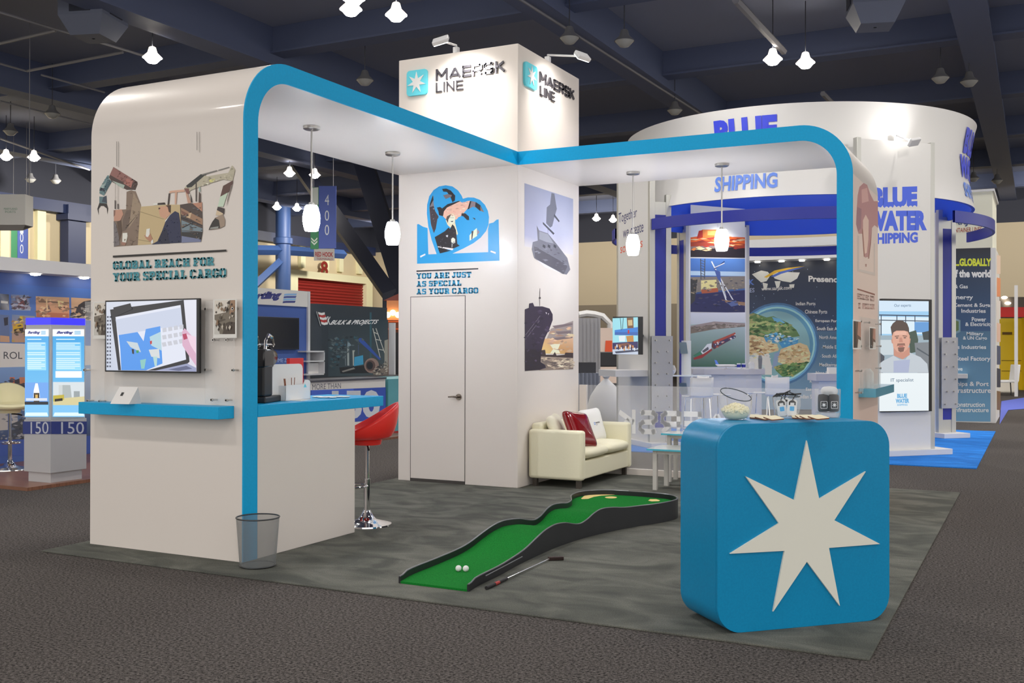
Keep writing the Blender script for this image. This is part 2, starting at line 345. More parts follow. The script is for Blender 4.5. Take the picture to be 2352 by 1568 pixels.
# ================================================================== THE HALL
FL = -.012                                                 # hall floor; the stand's own carpet lies on it with its pile at z = 0
def carpet_mat(name, a, b, scale, streak=None, bump=.5):
    m = bpy.data.materials.new(name); m.use_nodes = True; nt = m.node_tree; N = nt.nodes; bs = N['Principled BSDF']; bs.inputs['Roughness'].default_value = .95; bs.inputs['Specular IOR Level'].default_value = .15
    tc = N.new('ShaderNodeTexCoord')
    n1 = N.new('ShaderNodeTexNoise'); n1.inputs['Scale'].default_value = scale; n1.inputs['Detail'].default_value = 3; n1.inputs['Roughness'].default_value = .8
    r1 = N.new('ShaderNodeValToRGB'); r1.color_ramp.elements[0].position = .36; r1.color_ramp.elements[1].position = .66
    r1.color_ramp.elements[0].color = (*alb(a), 1); r1.color_ramp.elements[1].color = (*alb(b), 1)
    nt.links.new(tc.outputs['Object'], n1.inputs['Vector']); nt.links.new(n1.outputs[0], r1.inputs[0]); out = r1.outputs[0]
    if streak:
        mp = N.new('ShaderNodeMapping'); mp.inputs['Scale'].default_value = streak[0]; mp.inputs['Rotation'].default_value = (0, 0, .5)
        n2 = N.new('ShaderNodeTexNoise'); n2.inputs['Scale'].default_value = 1.6; n2.inputs['Detail'].default_value = 5; n2.inputs['Distortion'].default_value = 1.2
        r2 = N.new('ShaderNodeValToRGB'); r2.color_ramp.elements[0].position = .38; r2.color_ramp.elements[1].position = .68
        r2.color_ramp.elements[0].color = (*streak[1], 1); r2.color_ramp.elements[1].color = (*streak[2], 1)
        mx = N.new('ShaderNodeMix'); mx.data_type = 'RGBA'; mx.blend_type = 'MULTIPLY'; mx.inputs[0].default_value = 1
        nt.links.new(tc.outputs['Object'], mp.inputs[0]); nt.links.new(mp.outputs[0], n2.inputs['Vector']); nt.links.new(n2.outputs[0], r2.inputs[0])
        nt.links.new(out, mx.inputs[6]); nt.links.new(r2.outputs[0], mx.inputs[7]); out = mx.outputs[2]
    nt.links.new(out, bs.inputs['Base Color'])
    bp = N.new('ShaderNodeBump'); bp.inputs['Strength'].default_value = bump; bp.inputs['Distance'].default_value = .006
    nt.links.new(n1.outputs[0], bp.inputs['Height']); nt.links.new(bp.outputs[0], bs.inputs['Normal'])
    MATS[name] = m; return m
HALLC = carpet_mat('hall_carpet', (14, 13, 12), (104, 98, 95), 62, None, .7)
STANDC = carpet_mat('stand_carpet', (74, 76, 72), (104, 105, 100), 160, ((1.1, 1.9, 1), (.70, .71, .70), (1.36, 1.33, 1.28)), .4)
BLUEC = carpet_mat('blue_carpet', (24, 98, 188), (48, 132, 216), 90, ((1, 2, 1), (.75, .78, .82), (1.15, 1.15, 1.1)), .4)
m = MB(); m.face([(-52, -14, FL), (28, -14, FL), (28, 70, FL), (-52, 70, FL)]); struct(m.build('floor', HALLC, loc=(0, 0, FL)))
CEIL = 11.0
NAVY = M('ceiling_navy', (126, 131, 148), .8); NAVYB = M('beam_navy', (84, 93, 120), .6); PIPE = M('conduit_grey', (120, 120, 125), .5)
m = MB(); m.face([(-52, -14, CEIL), (-52, 70, CEIL), (28, 70, CEIL), (28, -14, CEIL)]); struct(m.build('ceiling', NAVY, loc=(0, 0, CEIL)))
def ribbed(name, a, b):
    m = M(name, a, .7); nt = m.node_tree; N = nt.nodes; tc = N.new('ShaderNodeTexCoord'); w = N.new('ShaderNodeTexBrick')
    w.inputs['Scale'].default_value = .5; w.inputs['Color1'].default_value = w.inputs['Color2'].default_value = (*alb(a), 1); w.inputs['Mortar'].default_value = (*alb(b), 1); w.inputs['Mortar Size'].default_value = .012; w.offset = 0
    mp = N.new('ShaderNodeMapping'); mp.inputs['Rotation'].default_value = (pi/2, 0, pi/2)
    nt.links.new(tc.outputs['Object'], mp.inputs[0]); nt.links.new(mp.outputs[0], w.inputs[0]); nt.links.new(w.outputs[0], N['Principled BSDF'].inputs['Base Color']); return m
BEIGE = M('hall_wall_beige', (176, 163, 138), .8); BEIGED = M('hall_wall_lower', (122, 112, 96), .8); DARKW = M('hall_wall_upper', (46, 48, 58), .8)
PANEL = ribbed('hall_wall_panels', (226, 212, 178), (190, 176, 145))
CREAM = M('cream_rib', (222, 208, 172), .6); BLUEB = M('painted_blue_steel', (44, 68, 112), .5); BLUED = M('beam_blue_dark', (34, 44, 76), .5)
WX, WY, WZ = -45.0, 65.0, 8.6
m = MB(); m.box(WX-.3, WX, -14, WY, FL, WZ); struct(m.build('wall_left', PANEL, loc=(WX, 0, FL)))
m = MB(); m.box(WX-.3, WX, -14, WY, WZ, CEIL); struct(m.build('wall_left', DARKW, loc=(WX, 0, WZ)))
m = MB(); m.box(WX, 28, WY, WY+.3, 4.35, WZ); struct(m.build('wall_back', BEIGE, loc=(0, WY, 4.35)))
m = MB(); m.box(WX, 28, WY, WY+.35, FL, 4.35); struct(m.build('wall_back', BEIGED, loc=(0, WY, FL)))
m = MB(); m.box(WX, 28, WY, WY+.3, WZ, CEIL); struct(m.build('wall_back', DARKW, loc=(0, WY, WZ)))

# painted steel along and on the left hall wall
m = MB(); m.box(WX, WX+.5, -10, WY, WZ-.25, WZ+.35); struct(m.build('trim_1', BLUED, loc=(WX, 20, WZ)))
for k, u in enumerate((88, 150, 4, 690, 745, 778, 822)):
    p = onx(u, 600, WX); m = MB(); m.box(WX, WX+.25, p.y-.25, p.y+.25, FL if u < 671 or u > 829 else 6.9, WZ-.25); struct(m.build('trim_%d' % (k+2), CREAM))
for k, (u, w, lab) in enumerate(((171, .55, 'dark blue square steel column on the left hall wall beyond the lit kiosk'),)):
    p = onx(u, 600, WX+.5); m = MB(); m.box(WX+.1, WX+.7, p.y-w, p.y+w, FL, WZ+.2); m.box(WX+.05, WX+.9, p.y-w-.2, p.y+w+.2, WZ-.6, WZ-.3)
    tag(m.build('steel_column', BLUED), lab, 'column')
# round blue column with braces seen through the left arch
c = dep(650, 700, 65); t = thing('round_column', 'round blue steel column with braces seen through the left arch', 'column', (c.x, c.y, FL))
m = MB(); m.lathe([(.47, FL), (.47, 7.9), (.6, 7.95), (.6, 8.3), (.47, 8.35), (.47, CEIL)], (c.x, c.y, 0), 24); m.build('shaft', BLUEB, t, smooth=True)
for s, (e, r) in enumerate((((dep(560, 574, 62)), .3), ((dep(790, 584, 70)), .3))):
    a = Vector((c.x, c.y, 7.55)); m = MB(); m.tube([a, Vector(e)], r, 4); m.build('strut', BLUEB, t)
m = MB(); m.tube([Vector((c.x, c.y, 7.0)), dep(580, 660, 62)], .28, 4); m.build('brace', BLUEB, t)
# dark diagonal roof supports beside the tower
DN = M('dark_navy_steel', (40, 44, 60), .5)
for (a, b, r, lab) in (((775, 505), (895, 675), .45, 'dark navy diagonal steel roof support, nearer the red shutter'), ((866, 470), (935, 690), .6, 'dark navy diagonal steel roof support, tight against the white tower')):
    A, B = dep(a[0], a[1], 48), dep(b[0], b[1], 46); m = MB(); d = (B-A).normalized(); A = A-d*((CEIL-A.z)/-d.z); m.tube([A, B, B+Vector((0, 0, FL-B.z))], r, 4)
    tag(m.build('roof_support', DN), lab, 'support')
# red roller shutter with its number
p0, p1 = onx(671, 700, WX), onx(829, 700, WX); z1 = onx(750, 645, WX).z
t = thing('roller_shutter', 'red corrugated roller shutter in the left hall wall under the number 8', 'shutter', (WX, (p0.y+p1.y)/2, FL))
m = MB(); rows = []
for k in range(60):
    z = FL+(z1-FL)*k/59; rows.append([(WX+.12+.1*(k % 2), p0.y, z), (WX+.12+.1*(k % 2), p1.y, z)])
m.grid(rows); m.build('curtain', M('shutter_red', (132, 38, 32), .5), t)
m = MB(); m.box(WX, WX+.5, p0.y-.8, p1.y+.8, z1, z1+.5); m.box(WX, WX+.5, p1.y, p1.y+.8, FL, z1); m.box(WX, WX+.5, p0.y-.8, p0.y, FL, z1); m.build('frame', CREAM, t)
I = Ink(lambda u, v: onx(u, v, WX+.3), (1, 0, 0), .02); I.text('8', (120, 32, 26), (736, 633), (753, 634), (736, 599), bold=.03)
tag(I.build('door_number', PRINT), 'dark red number 8 on the cream wall above the shutter', 'number')

# ------------------------------------------------------------------ roof steel, ducts and lamps
def beam(x0, x1, y0, y1, z0, z1): m = MB(); m.box(x0, x1, y0, y1, z0, z1); m.box(x0-.12, x1+.12, y0-.12, y1+.12, z0-.06, z0); return m
nb = 0
bx = onz(1400, 130, 9.9).x
for k in range(-4, 4):
    nb += 1; struct(beam(bx-.3+k*9.5, bx+.3+k*9.5, -14, WY, 9.9, CEIL).build('trim_%d' % (30+nb), NAVYB))
by = onz(1050, 62, 10.2).y
for k in range(-3, 7):
    nb += 1; struct(beam(WX, 28, by-.2+k*7.6, by+.2+k*7.6, 10.25, CEIL).build('trim_%d' % (30+nb), NAVYB))
# thin sprinkler and conduit runs below the steel
def run(a, b, z, r, lab):
    A, B = onz(*a, z), onz(*b, z); m = MB(); m.tube([A, B], r, 6); tag(m.build('ceiling_pipe', PIPE), lab, 'pipe', 'pipes under the ceiling')
for a, b, r, lab in (((0, 28), (330, 128), .035, 'thin grey ceiling pipe running down to the first lamp from the top left'),
        ((0, 100), (128, 70), .04, 'thin grey ceiling pipe near the top left corner beside the air diffuser'),
        ((62, 163), (282, 120), .04, 'thin grey ceiling pipe ending at the small lamp left of the white wall panel'),
        ((0, 146), (60, 163), .03, 'short thin ceiling pipe at the left edge below the air diffuser'),
        ((95, 172), (240, 212), .03, 'thin ceiling pipe passing behind the rounded shoulder of the left arch'),
        ((0, 232), (208, 285), .035, 'thin ceiling pipe crossing low on the left, ending at the left arch'),
        ((0, 318), (205, 390), .04, 'ceiling pipe just above the pair of lamps at the left edge'),
        ((0, 430), (205, 470), .04, 'lowest ceiling pipe at the left, above the row of lamps'),
        ((1690, 0), (1800, 118), .1, 'thick pale ceiling duct pipe leading to the pair of lamps over the round sign'),
        ((1150, -30), (1610, 262), .035, 'thin light ceiling pipe beside the big roof beam right of the tower'),
        ((1890, 215), (1915, 240), .09, 'short pale ceiling pipe end just above the round white sign'),
        ((610, 190), (780, 235), .03, 'thin ceiling pipe behind the blue edge of the left arch')):
    run(a, b, 9.75, r, lab)
DUCT = M('duct_grey_blue', (96, 102, 120), .55); DUCTD = M('duct_dark', (40, 44, 58), .7)
for (u, v, lab) in ((215, 62, 'big square grey air diffuser under the ceiling at the top left'), (2010, 35, 'big square grey air diffuser under the ceiling at the top right')):
    c = onz(u, v, 9.6); t = thing('air_diffuser', lab, 'air diffuser', (c.x, c.y, 9.3), .3)
    m = MB(); m.lathe([(.05, .0), (.55, 0), (.85, .45), (.85, .95), (.5, 1.0), (.5, 1.7)], n=4, a0=pi/4, a1=pi/4+2*pi); m.build('body', DUCT, t, local=True)
    for k in range(4):
        a = k*pi/2; d = Vector((cos(a), sin(a), 0)); s = Vector((-sin(a), cos(a), 0)); o = d*.61-s*.28+Vector((0, 0, .52)); m = MB(); m.obox(o, s*.56, d*.02, (0, 0, .36)); m.build('outlet', DUCTD, t, local=True)
GLOWL = M('lamp_glow', (255, 246, 232), emit=30); BELL = M('lamp_bell', (120, 120, 122), .4, .3); BELLL = M('lamp_bell_lit', (255, 240, 222), .4, emit=1.6); STEMD = M('lamp_stem', (60, 62, 70), .6)
def lamp(u, v, lab, lit=True, s=1.0, first=[None, None]):
    c = onz(u, v, LAMP_Z); L = (c.x, c.y, LAMP_Z); k = 0 if lit else 1
    if first[k]: return dup(first[k], L, 0, lab, 'lit high-bay lamps under the ceiling' if lit else 'unlit high-bay lamps under the ceiling')
    t = thing('ceiling_lamp', lab, 'ceiling lamp', L, 0, 'lit high-bay lamps under the ceiling' if lit else 'unlit high-bay lamps under the ceiling'); first[k] = t
    m = MB(); m.lathe([(.06, .30), (.09, .28), (.13, .14), (.25, .02), (.26, 0), (.24, .03)], n=20); m.build('reflector', BELLL if lit else BELL, t, smooth=True, local=True)
    m = MB(); m.lathe([(.001, -.16), (.12, -.13), (.24, 0), (.245, .02)], n=20); m.build('lens', GLOWL if lit else M('lens_off', (150, 150, 146), .3), t, smooth=True, local=True)
    m = MB(); m.tube([(0, 0, .29), (0, 0, CEIL-LAMP_Z)], .014, 6); m.build('stem', STEMD, t, local=True)
    return t
for u, v, lab in ((806, 22, 'left one of the lit lamp pair near the top above the left arch'), (910, 35, 'right one of the lit lamp pair near the top above the left arch'),
        (812, -2, 'lit lamp cut by the top edge above the left arch'),
        (350, 133, 'single lit ceiling lamp just above the left white wall panel'), (14, 360, 'left one of the lit lamp pair at the left edge'), (78, 362, 'right one of the lit lamp pair at the left edge'),
        (75, 463, 'lit lamp just above the white box banner at far left'), (115, 452, 'lit lamp over the cream wall, second from the left edge'), (165, 455, 'lit lamp over the cream wall nearest the blue square column'), (195, 480, 'lit lamp low beside the left edge of the white wall panel'),
        (665, 398, 'lit lamp seen through the left arch, highest and leftmost'), (723, 402, 'lit lamp seen through the left arch beside the pendant rod'), (636, 476, 'lit lamp seen through the left arch next to its blue edge'), (682, 479, 'lit lamp seen through the left arch left of the glowing pendant'),
        (612, 543, 'lit lamp low in the left arch, touching its blue edge'), (657, 548, 'lit lamp low in the left arch above the round blue column'), (645, 563, 'lowest lit lamp left of the round blue column top'), (664, 565, 'lowest lit lamp on the round blue column top'),
        (828, 578, 'lit lamp between the dark diagonal supports'), (829, 559, 'small lit lamp above the one between the dark diagonal supports'),
        (1775, 137, 'left one of the lit lamp pair above the round sign'), (1850, 145, 'right one of the lit lamp pair above the round sign'),
        (1370, 502, 'lit lamp right of the tower above the beige wall'), (1408, 505, 'lit lamp half hidden by the white Together panel'), (1348, 562, 'lower lit lamp right of the tower'), (1378, 564, 'lower lit lamp midway between tower and white panel')):
    lamp(u, v, lab)
for u, v, lab in ((1308, 88, 'unlit bell lamp above the right corner of the tower'), (1434, 95, 'unlit bell lamp right of the tower under the big beam'), (2160, 180, 'left one of the unlit lamp pair at the upper right'), (2226, 188, 'right one of the unlit lamp pair at the upper right'),
        (2236, 410, 'unlit lamp just right of the round sign'), (2290, 415, 'unlit lamp above the beige tower at right'), (1550, 254, 'unlit lamp just above the left end of the round sign'), (838, 185, 'unlit lamp just above the blue edge of the left arch'),
        (120, 262, 'small unlit lamp left of the left arch shoulder'), (24, 302, 'unlit lamp at the left edge above the lit pair'), (70, 412, 'unlit lamp above the white box banner at far left'), (128, 415, 'unlit lamp left of the white wall panel over the cream wall')):
    lamp(u, v, lab, False)
# ================================================================== THE STAND: carpet, arches, tower
m = MB(); m.box(-6.763, -.754, 5.43, 12.10, FL, 0); tag(m.build('stand_carpet', STANDC, loc=(-3.7, 8.8, FL), bevel=.004), 'dark charcoal carpet square under the blue and white stand', 'carpet')
PX0, PX1, QF, QB, XR, YL, ZT, ZS, R = -6.652, -5.098, 10.183, 11.88, -1.563, 5.784, 3.692, 3.547, .5
E_ = .012
# ---- left arch: wall panel and roof arm in one sweep
profA = [(YL, 0)]+arc(YL+R, ZT-R, R, pi, pi/2, 16)+[(QF, ZT), (QF, ZS)]+arc(YL+R, ZT-R, R-.148, pi/2, pi, 16)+[(YL+.15, 0)]
archA = thing('display_arch', 'white display arch with blue edges, left wall panel showing an excavator print', 'display arch', (-5.9, YL, 0))
m = MB(); m.prism([(PX0, y, z) for y, z in profA], (PX1-PX0-E_, 0, 0)); m.build('panel', WHITE, archA, smooth='auto')
for x in (PX1-E_,): m = MB(); m.prism([(x, y, z) for y, z in profA], (E_, 0, 0)); tag(m.build('edge_band', BLUE, archA, smooth='auto'), 'blue edge band')
# ---- right arch
profB = [(XR, 0)]+arc(XR-R, ZT-R, R, 0, pi/2, 16)+[(PX1, ZT), (PX1, ZS)]+arc(XR-R, ZT-R, R-.148, pi/2, 0, 16)+[(XR-.15, 0)]
archB = thing('display_arch', 'white display arch with blue edges spanning from the tower to the right post', 'display arch', (XR, QF, 0))
m = MB(); m.prism([(x, QF+E_, z) for x, z in profB], (0, QB-QF-E_, 0)); m.build('panel', WHITE, archB, smooth='auto')
for y in (QF,): m = MB(); m.prism([(x, y, z) for x, z in profB], (0, E_, 0)); tag(m.build('edge_band', BLUE, archB, smooth='auto'), 'blue edge band')
# ---- tower
tower = thing('display_tower', 'tall white square tower with lit raised logo letters and a hidden door', 'display tower', (-5.875, 11.03, 0))
m = MB(); m.box(PX0, PX1, QF, QB, 0, 4.883); m.build('walls', WHITE, tower, bevel=.006)
dx0, dx1, dz = -6.479, -5.762, 2.122
m = MB(); m.box(dx0, dx1, QF-.004, QF, .035, dz); door = m.build('door', WHITE, tower, bevel=.002)
SEAM = M('seam_dark', (60, 56, 54), .6)
m = MB(); m.box(dx0-.006, dx0, QF-.0035, QF, 0, dz+.006); m.box(dx1, dx1+.006, QF-.0035, QF, 0, dz+.006); m.box(dx0, dx1, QF-.0035, QF, dz, dz+.006); m.box(dx0, dx1, QF-.0035, QF, 0, .035); m.build('seam', SEAM, tower)
hx, hz = -5.835, .985
m = MB(); m.tube([(hx, QF-.002, hz), (hx, QF-.02, hz)], .034, 20); m.tube([(hx, QF-.02, hz), (hx, QF-.055, hz)], .012, 12); m.tube([(hx+.01, QF-.05, hz), (hx-.06, QF-.056, hz+.004), (hx-.115, QF-.05, hz-.002)], [.012, .0095, .007], 10); tag(m.build('door_handle', M('pewter', (120, 112, 105), .25, 1), door, smooth='auto'), 'steel lever handle')
# raised letters and badges
CHAR = M('charcoal_letters', (72, 70, 76), .3, .5)
def word(t, bl, br, tl, mat, parent, ext, fn, bold=0, name='lettering'):
    m = MB(); addsans(m, t, fn(*bl), fn(*br), fn(*tl), .2 if t == 'MAERSK' else .13, ext); return m.build(name, mat, parent)
fT = lambda u, v: ony(u, v, QF); fR = lambda u, v: onx(u, v, PX1)
word('MAERSK', (1003, 186), (1161, 166), (1003, 160), CHAR, tower, .02, fT, .012); word('LINE', (1003, 213), (1065, 206), (1003, 191), CHAR, tower, .02, fT, 0)
word('MAERSK', (1238, 189), (1317, 231), (1238, 164), CHAR, tower, .02, fR, .012); word('LINE', (1239, 219), (1272, 235), (1239, 197), CHAR, tower, .02, fR, 0)
LBLUE = M('badge_blue', (92, 196, 226), .35)
def badge(x0, x1, z0, z1, on, parent, sign):
    P = rrect(x0, x1, z0, z1, (x1-x0)*.14); n = Vector((0, -1, 0)) if on == 'T' else Vector((1, 0, 0))
    w = (lambda a, b: Vector((a, QF, b))) if on == 'T' else (lambda a, b: Vector((PX1, a, b)))
    m = MB(); m.prism([w(a, b) for a, b in P], n*.03); bd = m.build('badge', LBLUE, parent, bevel=.003)
    cx, cz, h = (x0+x1)/2, (z0+z1)/2, (z1-z0)/2; m = MB(); m.prism([w(a, b)+n*.03 for a, b in star7(cx, cz, h*.86, h*.33)], n*.008); tag(m.build('star', M('star_white', (228, 226, 220), .4), bd), 'white seven-pointed star')
badge(-6.527, -6.252, 4.445, 4.738, 'T', tower, 1); badge(10.305, 10.625, 4.45, 4.72, 'R', tower, 1)
# heart and trough print, with its lines of text
H = Ink(fT, (0, -1, 0)); H.z(930, 400, 7.128); B_ = (32, 146, 204)
H.q(B_, (200, 820), (225, 815), (300, 860), (372, 880), (385, 1312), (1365, 1275), (1362, 900), (1380, 808), (1450, 790), (1500, 745), (1535, 738), (1550, 1415), (200, 1465))
H.q((198, 193, 195), (380, 870), (520, 1305), (386, 1310)); H.q((198, 193, 195), (780, 1298), (1360, 870), (1364, 1273))
heart = [(525, 1320), (440, 1080), (385, 860), (360, 640), (365, 500), (400, 360), (470, 260), (560, 200), (670, 180), (780, 200), (870, 265), (930, 350), (950, 402), (1030, 380), (1130, 382), (1230, 420), (1310, 500), (1360, 600), (1378, 700), (1370, 830), (1330, 930), (1240, 1040), (1120, 1130), (960, 1215), (780, 1298), (600, 1335)]
H.q(B_, *heart)
K = (30, 27, 34)
H.q((120, 115, 120), (458, 345), (470, 360), (470, 470), (490, 590), (552, 690), (525, 850), (475, 965), (430, 840), (412, 700), (402, 540), (430, 430))
H.q(K, (458, 345), (470, 420), (440, 470), (405, 540), (412, 480)); H.q((58, 50, 58), (405, 540), (470, 520), (500, 610), (552, 690), (520, 860), (475, 965), (425, 800))
H.q(K, (610, 240), (680, 235), (750, 265), (790, 310), (825, 350), (820, 430), (780, 460), (750, 380), (690, 290), (630, 285))
H.q((110, 100, 105), (625, 345), (700, 325), (770, 340), (760, 370), (670, 405))
H.q(K, (525, 545), (580, 535), (610, 560), (700, 490), (890, 435), (930, 470), (700, 620), (640, 690), (560, 670), (550, 610))
H.q((222, 172, 152), (625, 690), (640, 610), (690, 545), (900, 445), (950, 470), (1020, 440), (1072, 432), (1030, 560), (960, 640), (900, 700), (850, 740), (700, 760))
H.q(K, (1065, 440), (1110, 440), (1060, 590), (1020, 600)); H.q((125, 110, 115), (1090, 440), (1160, 455), (1150, 560), (1050, 590)); H.q(K, (1160, 455), (1235, 505), (1280, 590), (1230, 600), (1150, 530)); H.q((120, 105, 105), (1235, 520), (1300, 620), (1240, 600))
H.q(B_, (830, 770), (880, 700), (960, 690), (1010, 590), (1120, 530), (1230, 600), (1310, 640), (1330, 850), (1180, 1000), (1000, 1080), (870, 1160), (890, 1000), (900, 880), (845, 840))
H.q(K, (930, 640), (990, 640), (1050, 690), (1055, 750), (1020, 750), (960, 690), (925, 680)); H.q(K, (1105, 710), (1150, 720), (1155, 750))
H.q((205, 215, 190), (1120, 930), (1180, 880), (1185, 1010), (1060, 1090), (1060, 1000)); H.q((60, 50, 55), (1095, 930), (1125, 930), (1105, 1060), (1090, 1070)); H.q((140, 120, 130), (1190, 900), (1225, 950), (1180, 1000))
H.q(B_, (535, 730), (600, 690), (640, 730), (690, 890), (600, 960), (490, 1020), (510, 880))
H.q((226, 208, 178), (690, 690), (730, 655), (790, 645), (825, 690), (825, 800), (850, 900), (870, 970), (860, 1000), (800, 920), (700, 830), (672, 760))                                # hair and face
H.q((238, 224, 198), (735, 680), (800, 665), (822, 720), (805, 790), (765, 815), (720, 790), (712, 730)); H.q((90, 70, 62), (690, 690), (760, 650), (745, 690), (715, 740), (705, 800), (676, 740)); H.q(K, (745, 770), (800, 762), (775, 785)); H.q(K, (740, 712), (765, 706), (762, 716)); H.q(K, (782, 706), (802, 710), (785, 718))
H.q((32, 29, 36), (490, 1030), (560, 990), (660, 930), (720, 870), (740, 900), (780, 820), (810, 850), (840, 920), (860, 1140), (900, 1170), (800, 1215), (560, 1260), (535, 1180))
H.q((235, 225, 205), (760, 1060), (790, 1035), (825, 1060), (825, 1120), (800, 1140), (760, 1110)); H.q((150, 150, 150), (768, 1120), (790, 1120), (780, 1200), (765, 1200)); H.q((190, 190, 195), (675, 1000), (710, 995), (705, 1030), (680, 1025))
H.q((215, 210, 210), (540, 1180), (800, 1215), (780, 1245), (545, 1195)); H.q(K, (545, 1215), (760, 1250), (600, 1290), (575, 1295))
H.dab(40, 14, [(52, 48, 58), (24, 22, 28), (70, 66, 78)], [(560, 1010), (660, 940), (810, 880), (850, 1130), (780, 1200), (570, 1230)], asp=.8, seed=2); H.dab(26, 14, [(232, 190, 172), (210, 158, 138), (206, 170, 156)], [(650, 620), (700, 550), (900, 450), (1050, 450), (950, 630), (850, 720)], asp=2, seed=3); H.dab(16, 12, [(80, 72, 82), (46, 40, 48), (130, 126, 130)], [(410, 560), (480, 530), (545, 690), (510, 860), (470, 940)], seed=4)
H.q((230, 234, 236), (252, 1338), (335, 1298), (340, 1322), (258, 1365)); H.q((230, 234, 236), (1410, 1248), (1492, 1275), (1488, 1305), (1402, 1272))
H.p((36, 34, 38), (957, 621), (1099, 615.5), (1099, 618.5), (957, 624))
for t_, bl, br, tl in (('YOU ARE JUST', (957, 640.5), (1083, 637), (957, 627.5)), ('AS SPECIAL', (957, 658.5), (1060, 656), (957, 645.5)), ('AS YOUR CARGO', (957, 676), (1099, 673.5), (957, 663))): H.slab(t_, (40, 146, 190), bl, br, tl)
tag(H.build('heart_graphic', PRINT, tower), 'blue heart and trough print with slab lettering')
# ship print on the tower's right face
G = Ink(fR, (1, 0, 0)); G.z(900, 380, 3.0152); W_ = (198, 193, 195)
G.q(None, (918, 122), (1255, 232), (1255, 480), (918, 480), cols=[(142, 146, 168), (150, 156, 182), (178, 180, 198), (158, 160, 186)])
G.q(None, (918, 480), (1255, 480), (1255, 620), (918, 560), cols=[(158, 160, 186), (178, 180, 198), (200, 196, 200), (200, 195, 198)])
G.q((104, 106, 118), (1105, 190), (1125, 195), (1135, 260), (1142, 300), (1125, 360), (1110, 420), (1095, 430), (1068, 400), (1072, 290), (1095, 270)); G.q((70, 72, 82), (1125, 335), (1162, 385), (1155, 392), (1120, 350)); G.q((70, 72, 82), (1045, 390), (1126, 470), (1118, 480), (1045, 405))
G.line((80, 80, 90), .6, (900+1085/3.0152-900+0, 380+430/3.0152) if 0 else (900+1080/3.0152, 380+440/3.0152), (900+1080/3.0152, 380+600/3.0152))
G.q((112, 112, 122), (1002, 415), (1020, 450), (1080, 470), (1130, 530), (1215, 640), (1235, 720), (1210, 755), (1180, 750), (1050, 690), (985, 640), (968, 580), (975, 530), (1010, 520))
G.q((88, 86, 94), (985, 560), (1060, 600), (1200, 680), (1215, 700), (1190, 752), (1060, 700), (990, 640)); G.q((138, 140, 150), (1020, 455), (1080, 475), (1120, 540), (1070, 530), (1020, 510)); G.q((205, 203, 208), (1000, 650), (1100, 705), (1180, 748), (1060, 705))
for x in (1045, 1080, 1120): G.q((70, 70, 78), (x, 545), (x+18, 555), (x+16, 575), (x-2, 563))
G.q((150, 138, 135), (1100, 1130), (1255, 1075), (1255, 1240), (1050, 1250)); G.q(None, (1050, 1200), (1255, 1180), (1255, 1305), (1030, 1300), cols=[(205, 165, 120), (215, 180, 150), (190, 140, 90), (220, 190, 120)])
for x0, y0, x1, y1 in ((1110, 1110, 1250, 1090), (1130, 1150, 1240, 1145), (1090, 1195, 1250, 1180)): G.q((118, 104, 108), (x0, y0), (x1, y1), (x1, y1+14), (x0+20, y0+18))
G.q((250, 236, 190), (1090, 1235), (1165, 1235), (1150, 1270), (1165, 1300), (1095, 1300), (1115, 1270))
G.q((62, 48, 46), (1025, 1280), (1060, 1275), (1065, 1310), (1115, 1310), (1128, 1290), (1140, 1315), (1195, 1310), (1200, 1295), (1255, 1297), (1255, 1332), (1025, 1325))
G.q(None, (1025, 1322), (1255, 1332), (1255, 1410), (1020, 1418), cols=[(150, 135, 122), (168, 150, 132), (120, 105, 98), (130, 115, 105)])
for k in range(9): G.q((205, 190, 170) if k % 2 else (92, 82, 80), (1050+k*20, 1345+(k*37) % 50), (1085+k*19, 1347+(k*37) % 50), (1070+k*20, 1352+(k*37) % 50))
G.dab(80, 12, [(182, 166, 146), (108, 96, 90), (206, 190, 168), (134, 118, 106)], [(1040, 1335), (1250, 1340), (1250, 1405), (1060, 1410)], asp=1.9, seed=2); G.dab(24, 11, [(196, 160, 132), (176, 142, 122), (214, 182, 150)], [(1075, 1150), (1250, 1100), (1250, 1285), (1060, 1280)], asp=2.6, seed=3)
G.q((50, 40, 58), (920, 995), (948, 985), (950, 955), (975, 950), (985, 975), (1040, 975), (1090, 990), (1112, 1030), (1112, 1070), (1090, 1130), (1060, 1190), (1045, 1240), (1030, 1300), (1028, 1360), (1060, 1380), (1065, 1400), (1020, 1415), (920, 1422))
G.q((40, 30, 38), (920, 1270), (1034, 1275), (1028, 1360), (1062, 1390), (1020, 1415), (920, 1422)); G.q((200, 195, 200), (1062, 1015), (1072, 1018), (1068, 1030)); G.q((200, 195, 200), (1080, 1022), (1086, 1024), (1082, 1036))
for a, b in (((1025, 1040), (922, 1175)), ((1020, 1075), (922, 1205))): G.line((150, 145, 150), .5, (900+a[0]/3.0152, 380+a[1]/3.0152), (900+b[0]/3.0152, 380+b[1]/3.0152))
G.line((60, 50, 55), .8, (1239.5, 662), (1239, 702)); G.q((60, 50, 55), (1016, 912), (1030, 912), (1030, 922), (1016, 922))
G.dab(34, 12, [(60, 48, 70), (40, 32, 46), (74, 62, 84)], [(925, 1000), (1085, 1000), (1105, 1060), (1050, 1220), (1030, 1350), (925, 1410)], asp=1.4, seed=5); G.dab(26, 8, [(104, 104, 114), (118, 118, 128), (92, 90, 98)], [(985, 560), (1120, 560), (1225, 680), (1190, 745), (1000, 640)], asp=1.8, seed=6)
tag(G.build('ship_graphic', PRINT, tower), 'print of a hoisted boat above a dark ship bow')
